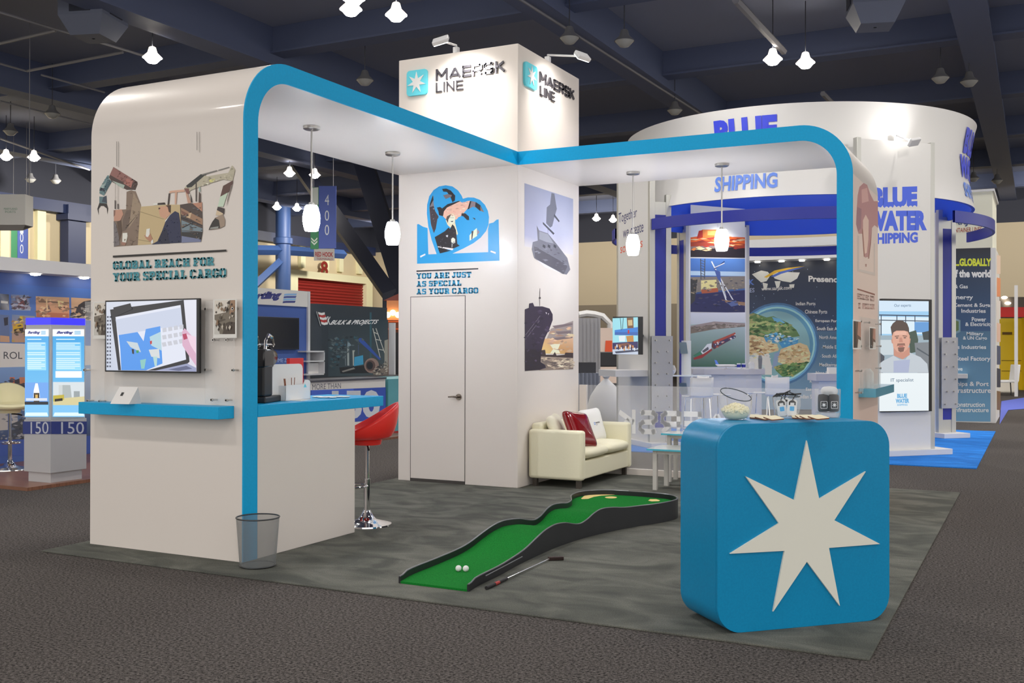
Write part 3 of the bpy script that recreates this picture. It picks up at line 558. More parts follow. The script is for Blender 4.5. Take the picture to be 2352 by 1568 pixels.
# ---- excavator print and lettering on the left wall panel
fA = lambda u, v: ony(u, v, YL)
A = Ink(fA, (0, -1, 0)); A.z(200, 360, 5.226); 
def T(*p): return p
A.q((126, 108, 94), (475, 420), (540, 398), (585, 415), (650, 580), (650, 650), (610, 1060), (325, 1080), (322, 640), (470, 630)); A.q((104, 88, 78), (475, 640), (560, 640), (470, 880), (420, 900), (430, 760)); A.q((150, 132, 112), (560, 430), (650, 590), (640, 660), (500, 860)); A.q((225, 220, 212), (480, 398), (530, 390), (590, 405), (575, 412), (530, 402), (484, 412))
A.q((188, 168, 128), (650, 598), (980, 572), (1120, 575), (1135, 1030), (610, 1060), (640, 650)); A.q((150, 132, 98), (640, 655), (920, 745), (920, 752), (640, 664)); A.q((150, 132, 98), (612, 990), (760, 1015), (758, 1022), (612, 998)); A.q((60, 50, 44), (640, 655), (470, 860), (460, 856)); A.q((60, 50, 44), (610, 990), (520, 1050), (514, 1046))
A.q((70, 52, 48), (265, 245), (318, 122), (605, 300), (608, 330), (580, 398), (480, 398), (300, 300)); A.q((138, 96, 90), (275, 215), (318, 124), (540, 260), (520, 365), (470, 325)); A.q((165, 108, 98), (480, 260), (555, 285), (530, 372), (440, 320)); A.q((160, 175, 165), (300, 285), (455, 340), (440, 385), (380, 350))
A.q((98, 128, 132), (245, 225), (262, 222), (268, 270), (300, 295), (205, 468), (150, 440), (155, 375)); A.q((40, 48, 62), (160, 372), (235, 380), (215, 420), (150, 405)); A.q((60, 88, 98), (250, 270), (300, 296), (235, 410), (205, 400)); A.q((150, 170, 168), (190, 320), (230, 310), (200, 380), (165, 365))
A.q((88, 116, 122), (150, 476), (200, 480), (235, 465), (240, 560), (150, 555)); A.q((54, 66, 80), (200, 480), (235, 470), (240, 555), (180, 540))
A.q((40, 34, 34), (150, 555), (238, 562), (255, 620), (245, 690), (240, 620), (200, 588), (165, 590), (140, 630), (142, 700), (126, 625))
A.q((186, 140, 120), (325, 640), (420, 630), (438, 690), (400, 770), (325, 770)); A.q((128, 96, 84), (322, 640), (345, 640), (340, 700), (322, 720)); A.q((112, 106, 108), (322, 772), (350, 800), (385, 960), (395, 1060), (325, 1080)); A.q((84, 66, 54), (360, 780), (410, 760), (420, 900), (395, 1000))
A.q((228, 222, 208), (430, 915), (485, 912), (490, 950), (470, 1035), (425, 1030)); A.q((150, 112, 96), (410, 1020), (475, 1030), (460, 1065), (420, 1060))
A.q((196, 152, 126), (870, 600), (960, 588), (1005, 640), (1000, 690), (945, 748), (880, 715), (866, 650)); A.q((70, 48, 38), (945, 585), (1008, 580), (1006, 672), (985, 662), (972, 605)); A.q((44, 32, 28), (850, 556), (935, 548), (945, 572), (850, 576)); A.q((230, 222, 210), (800, 562), (850, 556), (850, 578), (800, 580)); A.q((80, 52, 44), (862, 610), (884, 612), (880, 628), (862, 632))
A.q((225, 222, 215), (940, 770), (1005, 690), (1015, 700), (945, 790)); A.q((34, 40, 72), (945, 780), (1000, 700), (1060, 652), (1105, 675), (1125, 800), (1138, 1030), (780, 1052), (855, 1010), (905, 890)); A.q((24, 28, 54), (905, 890), (960, 860), (1000, 1040), (900, 1045), (850, 1012)); A.q((228, 224, 214), (768, 1010), (795, 990), (800, 1030), (778, 1050))
A.q((172, 126, 102), (690, 945), (760, 915), (790, 985), (768, 1025), (715, 985)); A.q((232, 226, 210), (718, 868), (760, 858), (755, 930), (735, 965), (708, 955))
A.q((74, 62, 58), (1120, 575), (1215, 560), (1385, 555), (1392, 900), (1372, 1020), (1140, 1032)); A.q((150, 118, 94), (1130, 610), (1390, 745), (1390, 820), (1132, 690)); A.q((196, 170, 140), (1190, 690), (1260, 670), (1240, 740), (1180, 720)); A.q((120, 84, 72), (1130, 640), (1230, 690), (1160, 710)); A.q((112, 130, 140), (1138, 760), (1390, 860), (1390, 900), (1140, 880)); A.q((40, 38, 42), (1130, 720), (1390, 818), (1390, 830), (1130, 740)); A.q((40, 38, 42), (1290, 790), (1150, 860), (1142, 850), (1280, 780)); A.q((90, 104, 116), (1140, 880), (1290, 905), (1280, 920), (1140, 905)); A.q((44, 44, 46), (1140, 905), (1390, 905), (1372, 990), (1140, 950)); A.q((110, 118, 150), (1140, 950), (1372, 990), (1372, 1020), (1140, 1032)); A.q((176, 128, 106), (1270, 560), (1385, 545), (1388, 660))
A.q((202, 162, 140), (990, 420), (1012, 408), (1170, 393), (1178, 420), (1020, 432), (1000, 440)); A.q((60, 46, 42), (985, 440), (1002, 436), (988, 576), (970, 580)); A.q((196, 158, 136), (1060, 430), (1086, 428), (1075, 568), (1058, 570)); A.q((186, 148, 128), (1185, 415), (1215, 440), (1255, 555), (1215, 558)); A.q((40, 34, 34), (1240, 430), (1262, 500), (1270, 550), (1256, 548))
A.q((176, 170, 150), (1170, 385), (1210, 442), (1250, 402), (1420, 338), (1640, 272), (1752, 290), (1782, 160), (1746, 103), (1700, 195), (1650, 200), (1450, 235), (1370, 212), (1195, 348)); A.q((48, 50, 50), (1195, 348), (1370, 210), (1440, 206), (1260, 365), (1210, 372)); A.q((120, 80, 74), (1170, 380), (1230, 380), (1235, 440), (1205, 445)); A.q((208, 206, 130), (1470, 280), (1540, 262), (1530, 300), (1480, 310))
A.q((120, 118, 114), (1380, 210), (1565, 160), (1570, 172), (1390, 222)); A.q((120, 118, 114), (1580, 158), (1712, 120), (1712, 130), (1584, 168))
A.q((88, 62, 56), (1640, 350), (1756, 285), (1755, 320), (1705, 420), (1605, 480)); A.q((186, 204, 184), (1605, 480), (1695, 430), (1640, 600), (1575, 600)); A.q((60, 50, 50), (1575, 600), (1655, 620), (1650, 690), (1560, 660)); A.q((196, 178, 150), (1565, 640), (1640, 680), (1635, 710), (1550, 700)); A.q((120, 110, 104), (1735, 340), (1750, 340), (1700, 520), (1680, 600), (1690, 520))
A.q((150, 132, 116), (1545, 730), (1635, 690), (1662, 760), (1658, 830), (1600, 860), (1480, 878)); A.q((46, 42, 40), (1545, 735), (1590, 760), (1605, 855), (1480, 875), (1465, 880), (1480, 840), (1510, 780)); A.q((140, 142, 138), (1490, 850), (1585, 835), (1580, 862), (1480, 868))
for x, y0, y1 in ((269, 325, 382), (273.5, 325, 384), (453.8, 303, 345), (459.5, 303, 350), (266, 460, 480), (272.5, 468, 480), (452, 420, 463)): A.line((58, 48, 46), .7 if y1 < 400 else 2.4, (x, y0), (x, y1))
A.line((120, 108, 102), .6, (266, 420), (266, 462)); A.line((120, 108, 102), .6, (272.5, 425), (272.5, 470)); A.q((80, 66, 62), (1350, 420), (1370, 440), (1372, 550), (1345, 550)); A.q((150, 170, 165), (1350, 360), (1366, 365), (1370, 420), (1350, 420))
A.dab(40, 10, [(116, 100, 86), (134, 116, 100), (104, 90, 78)], [(480, 430), (585, 420), (645, 580), (605, 1050), (420, 1060), (480, 640)], asp=.7, seed=2)
A.dab(36, 11, [(96, 80, 72), (120, 100, 86), (62, 58, 60), (108, 116, 124)], [(1135, 600), (1380, 600), (1385, 900), (1365, 990), (1145, 960)], asp=1.8, seed=3)
A.dab(24, 10, [(30, 36, 66), (40, 46, 80)], [(960, 780), (1060, 670), (1120, 800), (1130, 1025), (860, 1030)], asp=.6, seed=4)
A.dab(20, 9, [(144, 100, 94), (130, 90, 86)], [(285, 215), (320, 130), (590, 300), (580, 380), (470, 320)], asp=1.6, seed=5)
A.dab(34, 10, [(190, 186, 168), (150, 146, 128), (206, 200, 180)], [(1260, 390), (1420, 250), (1640, 215), (1700, 200), (1745, 110), (1775, 165), (1750, 280), (1640, 268)], asp=1.7, seed=6)
A.dab(26, 9, [(84, 110, 116), (140, 162, 164), (58, 78, 90)], [(250, 230), (300, 290), (205, 460), (155, 430), (160, 375)], asp=.8, seed=7); A.dab(18, 8, [(90, 86, 88), (132, 126, 126)], [(325, 790), (350, 800), (385, 960), (390, 1050), (325, 1070)], asp=.7, seed=8)
A.p((26, 22, 20), (261, 587), (521.5, 573), (521.5, 577.5), (261, 591.5))
A.slab('GLOBAL REACH FOR', (58, 138, 152), (261, 619), (493, 609.5), (261, 600.5)); A.slab('YOUR SPECIAL CARGO', (58, 138, 152), (261, 646.5), (521, 636.5), (261, 627))
tag(A.build('excavator_graphic', PRINT, archA), 'excavator photo print with slab lettering')
# ---- print on the right post's outer face
fP = lambda u, v: onx(u, v, XR)
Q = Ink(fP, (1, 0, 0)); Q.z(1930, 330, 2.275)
zq = 3.19; Q.face([Vector((XR+.0008, QF+.002, .002)), Vector((XR+.0008, QB-.002, .002)), Vector((XR+.0008, QB-.002, zq)), Vector((XR+.0008, QF+.002, zq))], [(214, 186, 172), (214, 186, 172), (214, 198, 190), (214, 198, 190)])  # salmon gradient paints reflected pink light onto the white post face
Q.q((176, 128, 128), (100, 225), (122, 205), (140, 215), (155, 260), (175, 300), (196, 300), (197, 440), (178, 425), (165, 440), (150, 590), (128, 595), (115, 470), (95, 470), (82, 420), (85, 350), (90, 270)); Q.q((150, 110, 118), (88, 330), (110, 340), (108, 440), (92, 460), (82, 420)); Q.q((202, 158, 152), (110, 240), (140, 230), (148, 300), (112, 310))
Q.q((228, 186, 172), (118, 400), (132, 370), (148, 400), (146, 500), (138, 570), (126, 575), (118, 470)); Q.q((150, 96, 86), (112, 440), (118, 450), (128, 590), (122, 590)); Q.q((150, 100, 92), (165, 440), (160, 520), (150, 600), (144, 600)); Q.q((150, 100, 92), (130, 628), (137, 628), (136, 642), (131, 642))
Q.q((198, 186, 180), (90, 480), (97, 482), (98, 655), (175, 672), (175, 520), (181, 522), (181, 690), (90, 665)); Q.q((128, 70, 60), (88, 755), (180, 784), (180, 792), (88, 762))
for k, (y0, y1) in enumerate(((786, 802), (836, 843))): Q.slab(('SPECIAL PRODUCTS', 'NEED SPECIAL CARE')[k], (206, 172, 162), (1968, 330+(y0+24)/2.275), (2008, 330+(y1+22)/2.275), (1968, 330+(y0-6)/2.275))
tag(Q.build('people_graphic', PRINT, archB), 'faint pink print with grey lettering over a painted pink reflection')
# ---- two swing-arm lamps on the tower's top edge
def arm_lamp(base, tip, aim, lab, watt):
    t = thing('arm_spotlight', lab, 'spotlight', base); b, p = Vector(base), Vector(tip); d = (p-b).normalized(); f = Vector(aim)-p; f.normalize(); s = d.cross(f).normalized(); g = f.cross(s)
    m = MB(); m.box(b.x-.03, b.x+.03, b.y-.03, b.y+.03, b.z, b.z+.07); m.build('clamp', LGREY, t, bevel=.006)
    m = MB(); m.tube([b+Vector((0, 0, .05)), b+Vector((0, 0, .09)), p], .012, 8); m.build('arm', LGREY, t)
    m = MB(); m.obox(p-s*.09-g*.06-f*.025, s*.18, g*.12, f*.05); h = m.build('head', LGREY, t, bevel=.012)
    m = MB(); m.obox(p-s*.08-g*.05+f*.0255, s*.16, g*.10, f*.003); m.build('lens', M('spot_lens', (255, 250, 240), emit=12), h)
    spot('arm_spotlight_light', p+f*.05, aim, watt, 118, .9, .05, (1, .97, .93))
arm_lamp(tuple(ony(1048, 117, QF+.04).xy)+(4.883,), ony(1012, 93, 9.66), (-5.75, QF, 4.25), 'small arm spotlight leaning out over the left face of the tower', 40)
arm_lamp(tuple(onx(1258, 136, PX1-.04).xy)+(4.883,), onx(1338, 129, -4.57), (PX1, 10.95, 4.25), 'small arm spotlight leaning out over the right face of the tower', 36)
# ---- pendants
SHADE = M('pendant_glow', (240, 245, 255), emit=56)
def pendant(x, y, lab):
    t = thing('pendant_lamp', lab, 'pendant lamp', (x, y, ZS), 0, 'pendant lamps under the arches')
    m = MB(); m.lathe([(.001, -.035), (.06, -.034), (.075, -.026), (.078, -.004), (.07, 0)], n=28); m.build('canopy', STEEL, t, smooth='auto', local=True)
    m = MB(); m.tube([(0, 0, -.03), (0, 0, -.70)], .009, 8); m.lathe([(.02, -.69), (.028, -.70), (.028, -.725)], n=14); m.build('rod', STEEL, t, smooth='auto', local=True)
    m = MB(); m.lathe([(.001, -.715), (.05, -.717), (.058, -.73), (.074, -.79), (.079, -.83), (.076, -.88), (.06, -.945), (.055, -.95), (.05, -.945), (.001, -.94)], n=28); m.build('shade', SHADE, t, smooth=True, local=True)
    return t
p1 = pendant(-5.88, 7.565, 'glowing pendant lamp under the left arch, nearer the wall panel')
for x, y, lab in ((-5.925, 8.957, 'glowing pendant lamp under the left arch, beside the tower edge'), (-4.13, 11.185, 'glowing pendant lamp under the right arch, nearer the tower'), (-3.078, 11.11, 'glowing pendant lamp under the right arch, nearer the right post')):
    dup(p1, (x, y, ZS), 0, lab)
# ================================================================== THINGS ON THE STAND
# ---- wall shelf, screen, literature plates on the left panel
xe = ony(538, 943, YL).x; yf = onx(501, 946, xe).y; x0 = ony(180, 937, yf).x
m = MB(); m.box(x0, xe, yf, YL-.001, 1.033, 1.122); tag(m.build('wall_shelf', BLUE, bevel=.003), 'long blue shelf on the left white panel under the screen', 'shelf')
def screen(name, lab, cx, cz, w, h, y_or, n, fn, thick=.045, gap=.04, loc=None, dark=BLACK):
    """thin TV: body at its place, n points out to the viewer, right-hand axis r"""
    n = Vector(n).normalized(); r = Vector((0, 0, 1)).cross(n); c = Vector((cx, y_or, cz)); b = .014
    t = thing(name, lab, 'television', c-n*(thick)-Vector((0, 0, h/2)), 0)
    m = MB(); m.obox(c-r*w/2-Vector((0, 0, h/2))-n*thick, r*w, n*thick, (0, 0, h)); m.build('case', dark, t, bevel=.004)
    m = MB(); m.obox(c-r*(w*.22)-Vector((0, 0, h*.2))-n*(thick+gap), r*w*.44, n*gap, (0, 0, h*.4)); m.build('wall_mount', DARK, t)
    I = Ink(fn, n, .0015, .0001, 1.0); return t, I, c, r, b
fV = lambda u, v: ony(u, v, 5.685)
a, b_ = fV(241, 690), fV(457, 857)
tv, V, c, r, bz = screen('television', 'black framed television on the left panel showing a tablet with a map', (a.x+b_.x)/2, (a.z+b_.z)/2, b_.x-a.x, a.z-b_.z, 5.685, (0, -1, 0), fV, .024, .074)
V.z(0, 540, 2.529); X0, X1, Y0, Y1 = 618, 1142, 382, 790
V.q(None, (X0, 388), (1142, 374), (1142, 792), (X0, 784), cols=[(206, 212, 226), (225, 226, 238), (218, 214, 228), (196, 204, 222)])
V.q((20, 22, 32), (640, 432), (1068, 376), (1102, 735), (1090, 745), (905, 786), (688, 784)); V.q((222, 226, 240), (672, 475), (1050, 405), (1082, 722), (860, 784), (704, 784))
V.q((198, 206, 226), (672, 490), (1050, 420), (1062, 530), (930, 540), (690, 580)); V.q((74, 148, 232), (690, 580), (800, 562), (835, 615), (848, 545), (932, 528), (945, 745), (850, 784), (706, 784), (700, 660)); V.q((196, 208, 214), (735, 615), (800, 625), (820, 680), (760, 650)); V.q((176, 208, 220), (870, 590), (935, 560), (940, 670), (880, 640)); V.q((210, 214, 216), (865, 665), (925, 660), (930, 715), (880, 705)); V.q((134, 196, 190), (815, 725), (850, 718), (840, 775), (822, 775)); V.q((176, 212, 210), (890, 705), (915, 705), (912, 760), (900, 760))
V.q((34, 30, 36), (766, 660), (780, 662), (780, 690), (770, 688)); V.q((190, 40, 40), (872, 615), (884, 612), (884, 630), (874, 634)); V.q((48, 150, 90), (792, 668), (808, 668), (806, 684), (794, 684))
for k in range(4):
    for j in range(3): V.q((196, 198, 208), (945+k*33-j*2, 540+j*42-k*6), (968+k*33-j*2, 536+j*42-k*6), (970+k*33, 560+j*42-k*6), (947+k*33, 564+j*42-k*6))
V.q((214, 170, 196), (1060, 560), (1075, 540), (1140, 610), (1142, 760), (1100, 700), (1062, 640)); V.q((176, 50, 90), (1062, 575), (1085, 570), (1092, 600), (1070, 608)); V.q((236, 206, 224), (1085, 575), (1140, 590), (1142, 690), (1110, 640)); V.q((20, 22, 32), (672, 470), (685, 468), (770, 430), (760, 395), (660, 420))
V.q((150, 156, 190), (905, 786), (1090, 745), (1142, 770), (1142, 792)); V.q((90, 96, 130), (980, 780), (1085, 758), (1120, 775), (1040, 788))
for k in range(14): V.q((70, 74, 92), (624, 470+k*22), (634, 470+k*22), (634, 480+k*22), (624, 480+k*22)); V.q((70, 74, 92), (640, 470+k*22), (648, 470+k*22), (648, 480+k*22), (640, 480+k*22))
V.build('display', SCREEN, tv)
def plate(name, lab, o, ex, ez, n, pins, group=None):
    """clear acrylic plate held off a panel by steel pins"""
    o, ex, ez, n = Vector(o), Vector(ex), Vector(ez), Vector(n); t = thing(name, lab, 'leaflet holder', o, 0, group)
    m = MB(); m.obox(o+n*.045, ex, n*.004, ez); m.build('plate', CLEAR, t)
    for a, b in pins:
        m = MB(); p = o+ex*a+ez*b; m.tube([p, p+n*.062], .007, 8); m.tube([p+n*.05, p+n*.062], .011, 10); m.build('pin', STEEL, t)
    return t
def leaflet(lab, o, ex, ez, n, polys, group=None, name='leaflet'):
    o, ex, ez, n = Vector(o), Vector(ex), Vector(ez), Vector(n); t = MB(); t.obox(o, ex, n*.003, ez); t.mat(1)
    off = .0034
    for col, pts in polys: t.face([o+ex*a+ez*b+n*off for a, b in pts], col); off += .0002
    return tag(t.build(name, [M('paper_white', (214, 212, 208), .6), PRINT]), lab, 'leaflet', group)
LEAF0 = [((112, 104, 92), [(.06, .1), (.94, .1), (.94, .97), (.06, .97)]), ((206, 200, 190), [(.06, .6), (.55, .66), (.7, .97), (.06, .97)]), ((84, 76, 66), [(.06, .42), (.5, .5), (.55, .46), (.06, .36)]), ((70, 60, 52), [(.4, .1), (.55, .38), (.7, .42), (.94, .4), (.94, .1)]), ((150, 120, 96), [(.7, .6), (.94, .7), (.94, .97), (.75, .97)]), ((60, 50, 44), [(.62, .72), (.7, .74), (.72, .95), (.64, .95)]), ((188, 186, 180), [(.06, .1), (.3, .1), (.2, .42), (.06, .48)])]
random.seed(5); LEAF = LEAF0+[(random.choice(((84, 76, 66), (150, 138, 120), (58, 50, 44), (190, 182, 170), (128, 104, 82))), [(x-w, y), (x, y-h), (x+w, y+h*.3), (x, y+h)]) for x, y, w, h in [(random.uniform(.14, .86), random.uniform(.17, .9), random.uniform(.02, .07), random.uniform(.02, .07)) for k in range(40)]]
yp = YL
pa, pb = fA(482, 926), fA(550, 690)
plate('leaflet_holder', 'clear wall plate with steel pins right of the television', (pa.x, yp, pa.z), (pb.x-pa.x, 0, 0), (0, 0, pb.z-pa.z), (0, -1, 0), ((.04, .92), (.96, .92), (.04, .33), (.96, .33), (.25, .04), (.75, .04), (.3, .62), (.75, .62)))
qa, qb = ony(489, 776, YL-.055), ony(543, 686, YL-.055); leaflet('photo leaflet on the clear plate right of the television', (qa.x, YL-.05, qa.z), (qb.x-qa.x, 0, 0), (0, 0, qb.z-qa.z), (0, -1, 0), LEAF)
pa, pb = fA(206, 926), fA(252, 692)
plate('leaflet_holder', 'clear wall plate with steel pins left of the television', (pa.x, yp, pa.z), (pb.x-pa.x, 0, 0), (0, 0, pb.z-pa.z), (0, -1, 0), ((.03, .9), (.03, .33), (.2, .03), (.8, .03)))
qa, qb = ony(213, 778, YL-.055), ony(258, 692, YL-.055); leaflet('photo leaflet half hidden behind the left edge of the television', (qa.x, YL-.05, qa.z), (qb.x-qa.x, 0, 0), (0, 0, qb.z-qa.z), (0, -1, 0), LEAF)
# tent card on the shelf
a = onz(253, 927, 1.123); b = onz(296, 928, 1.123); w = b-a; t = thing('tent_card', 'folded white card standing on the long blue wall shelf', 'card', a)
m = MB(); up = Vector((.03, .06, .125)); m.prism([a, b, b+up, a+up], Vector((0, .002, 0))); m.face([b, b+Vector((.02, .10, 0)), b+up]); m.build('sheet', M('card_white', (212, 210, 208), .5), t)
m = MB(); p = a+up*.48+w*.3-Vector((0, .003, 0)); m.face([p, p+w*.13, p+w*.13+up*.2, p+up*.2]); tag(m.build('emblem', BLACK, t), 'small black square emblem')

# ---- desk in the left arch
desk = thing('reception_desk', 'white desk with a thick blue top inside the left arch', 'desk', (-5.4, 6.6, 0))
m = MB(); m.box(-5.70, PX1+.003, YL+.153, 7.565, 1.035, 1.122); m.build('desk_top', BLUE, desk, bevel=.003)
m = MB(); m.box(-5.66, PX1, YL+.153, 7.148, 0, 1.035); m.build('base_panel', WHITE, desk, bevel=.003)
ZD = 1.122
# coffee machine
cx, cy = -5.325, 6.25; cm = thing('coffee_machine', 'black capsule coffee machine with a raised chrome lever on the desk', 'coffee machine', (cx, cy, ZD), radians(20))
KB = M('gloss_black', (16, 16, 19), .18); KM = M('matte_black', (20, 21, 24), .45)
m = MB(); m.box(-.085, .085, -.16, .19, 0, .05); m.build('drip_base', KM, cm, bevel=.01, local=True)
m = MB(); m.box(-.075, .075, -.16, .03, .05, .30); m.build('column', KM, cm, bevel=.015, local=True)
m = MB(); m.box(-.08, .08, -.17, .04, .27, .41); m.tube([(0, .02, .36), (0, .15, .345), (0, .19, .31)], [.082, .07, .05], 16); m.tube([(-.03, .12, .30), (-.03, .13, .25)], .02, 10); m.build('brew_head', KB, cm, bevel=.012, smooth='auto', local=True)
m = MB(); m.tube([(-.06, -.10, .40), (-.06, -.09, .47), (-.06, -.03, .52), (-.06, .05, .50), (-.06, .08, .44)], .012, 8); m.tube([(.06, -.10, .40), (.06, -.09, .47), (.06, -.03, .52), (.06, .05, .50), (.06, .08, .44)], .012, 8); m.tube([(-.06, .08, .44), (.06, .08, .44)], .016, 8); tag(m.build('lever', CHROME, cm, smooth=True, local=True), 'chrome lever')
# white pod box
a = onz(656, 921, ZD); b = onz(713, 916.5, ZD); ex = (b-a); ex.z = 0; L = ex.length; ex.normalize(); ey = Vector((-ex.y, ex.x, 0)); KX_ = L/.28
def Bx(p, q, z): return a+ex*p*KX_+ey*q*.42+Vector((0, 0, z))
WBOX = M('white_card', (222, 226, 222), .45)
pb_ = thing('pod_box', 'white display box with a tall rounded back and coffee sticks on the desk', 'display box', a)
m = MB(); m.prism([Bx(x, .16, z) for x, z in [(-.07, 0), (.27, 0), (.27, .23)]+[(.27-.04+.04*cos(t), .25+.04*sin(t)) for t in (0, .5, 1, 1.57)]+[(-.03-.04*sin(t), .25+.04*cos(t)) for t in (0, .5, 1, 1.57)]], ey*.008); m.build('back_panel', WBOX, pb_)
m = MB(); m.prism([Bx(x, 0, z) for x, z in [(0, 0), (.28, 0), (.28, .14)]+[(.25+.03*cos(t), .13+.03*sin(t)) for t in (.4, .9, 1.57)]+[(.22, .16), (.2, .125), (.02, .125), (0, .12)]], ey*.006); m.obox(Bx(0, 0, 0), ex*.006, ey*.067, (0, 0, .12)); m.obox(Bx(.274, 0, 0), ex*.006, ey*.067, (0, 0, .12)); m.obox(Bx(0, 0, 0), ex*L, ey*.067, (0, 0, .005)); m.build('tray', WBOX, pb_)
m = MB(); m.face([Bx(.2, -.002, .10), Bx(.235, -.002, .10), Bx(.2175, -.002, .13)]); tag(m.build('emblem', LBLUE, pb_), 'pale blue emblem')
STK = M('stir_brown', (120, 70, 46), .6)
for k, (x, lean, lab) in enumerate(((.04, -.03, 'wide dark brown sachet standing at the left in the white display box'), (.10, .0, 'thin brown stir stick standing in the middle of the white display box'), (.13, .02, 'thin brown stir stick leaning right in the white display box'))):
    m = MB(); w_ = .02 if k == 0 else .004; m.obox(Bx(x-w_/2, .05+.02*k, .006), ex*w_, ey*.004, ex*lean+Vector((0, 0, .17 if k == 0 else .175))); tag(m.build('coffee_stick', STK), lab, 'stick')
m = MB(); p = Bx(.15, .22, 0); m.obox(p, ex*.19, ey*.03, (0, 0, .335)); tag(m.build('red_box', M('signal_red', (196, 34, 38), .4)), 'red box showing above the white display box on the desk', 'box')
# flat sheet and foil packets on the desk
c_ = onz(692, 919, ZD+.001); m = MB(); m.obox(c_-ex*.09-ey*.06, ex*.17+ey*.02, ey*.11, (0, 0, .002)); tag(m.build('paper_sheet', M('paper_white', (214, 212, 208), .6)), 'flat white sheet on the desk in front of the display box', 'paper')
FOIL = M('foil_packet', (206, 210, 208), .25, .3)
for k, (u, v, lab) in enumerate(((729, 911, 'leftmost silver packet in the row on the desk'), (741, 912, 'second silver packet from the white display box'), (752, 911.5, 'third silver packet from the white display box'), (765, 912, 'fourth silver packet, in the middle of the desk top'), (778, 910.5, 'fifth silver packet, second from the right end'), (792, 911, 'rightmost silver packet, nearest the free end of the desk'))):
    c_ = onz(u, v, ZD+.008); m = MB(); m.blob(c_+Vector((0, 0, 0)), .045, .03, .008, (cos(k*.7), sin(k*.7), 0), (-sin(k*.7), cos(k*.7), 0), (0, 0, 1), 6, .5)
    tag(m.build('packet', FOIL, smooth=True), lab, 'packet', 'silver packets on the desk')

# ---- wire waste bin
wb = thing('waste_bin', 'see-through grey wire mesh waste bin at the foot of the left arch', 'waste bin', (-4.928, 5.742, 0))
MESH = veil('wire_mesh', (116, 118, 118), .42, .06, .5)
m = MB(); m.lathe([(.122, .004), (.128, .05), (.15, .345)], n=40); m.build('mesh_wall', MESH, wb, smooth=True, local=True)
m = MB(); m.lathe([(.001, .004), (.122, .004), (.122, .01), (.001, .01)], n=40); m.build('bottom', M('bin_bottom', (92, 94, 92), .5), wb, smooth='auto', local=True)
m = MB(); m.tube([(.15*cos(2*pi*k/40), .15*sin(2*pi*k/40), .345) for k in range(40)], .005, 8, closed=True); m.build('rim', M('bin_rim', (70, 72, 74), .35, .8), wb, smooth=True, local=True)
m = MB(); m.tube([(.1225*cos(2*pi*k/40), .1225*sin(2*pi*k/40), .008) for k in range(40)], .005, 8, closed=True); m.build('base_ring', M('bin_rim', (70, 72, 74), .35, .8), wb, smooth=True, local=True)

# ---- red swivel bar stools
RED = M('red_leather', (206, 40, 34), .38, coat=.15)
def stool(x, y, rz, lab):
    t = thing('bar_stool', lab, 'bar stool', (x, y, 0), rz, 'red swivel bar stools')
    rows = []; n = 36
    # one closed soft shell: scooped seat rising into a wraparound back toward +x
    def rim(a): k = .5+.5*cos(a); return .235+.02*k, .80+.045*k+.235*max(0, k)**1.6
    prof = []
    for j, (fr, fz, th) in enumerate(((.0, 0, .055), (.45, 0, .055), (.72, .05, .055), (.90, .45, .05), (1.0, 1, .02))): prof.append((fr, fz, th))
    for j, (fr, fz, th) in enumerate(prof): rows.append([(rim(2*pi*a/n)[0]*fr*cos(2*pi*a/n), rim(2*pi*a/n)[0]*fr*sin(2*pi*a/n)*.95, .80+(rim(2*pi*a/n)[1]-.80)*fz+(.0 if j < 4 else .012)) for a in range(n+1)])
    for j, (fr, fz, th) in enumerate(prof[::-1]): rows.append([((rim(2*pi*a/n)[0]*fr+(.035 if 0 < j < 4 else .03 if j == 0 else 0))*cos(2*pi*a/n), (rim(2*pi*a/n)[0]*fr+(.035 if 0 < j < 4 else .03 if j == 0 else 0))*sin(2*pi*a/n)*.95, .80+(rim(2*pi*a/n)[1]-.80)*fz-th) for a in range(n+1)])
    m = MB(); m.grid(rows); m.build('seat', RED, t, smooth=True, local=True, subsurf=1)
    m = MB(); m.lathe([(.001, .70), (.12, .70), (.13, .735), (.12, .755), (.001, .755)], n=24); m.build('seat_cushion_base', RED, t, smooth='auto', local=True)
    m = MB(); m.tube([(0, 0, .05), (0, 0, .40)], .028, 16); m.tube([(0, 0, .38), (0, 0, .71)], .02, 16); m.build('column', CHROME, t, smooth='auto', local=True)
    m = MB(); m.lathe([(.215, .0), (.213, .012), (.16, .028), (.08, .05), (.05, .085), (.035, .12), (.03, .13), (.001, .13)], n=40); m.build('base', CHROME, t, smooth=True, local=True)
    m = MB(); m.tube([(.11*cos(2*pi*k/24)-.11, .11*sin(2*pi*k/24), .34) for k in range(24)], .011, 8, closed=True); m.build('footrest', CHROME, t, smooth=True, local=True)
    m = MB(); m.tube([(0, 0, .69), (-.0, -.09, .68), (0, -.14, .665)], .009, 8); m.build('height_lever', BLACK, t, smooth=True, local=True)
    return t
s1 = stool(-5.22, 7.50, radians(40), 'red swivel bar stool with chrome foot at the free end of the desk')
dup(s1, (-5.93, 7.50, 0), radians(75), 'second red bar stool mostly hidden behind the desk body')

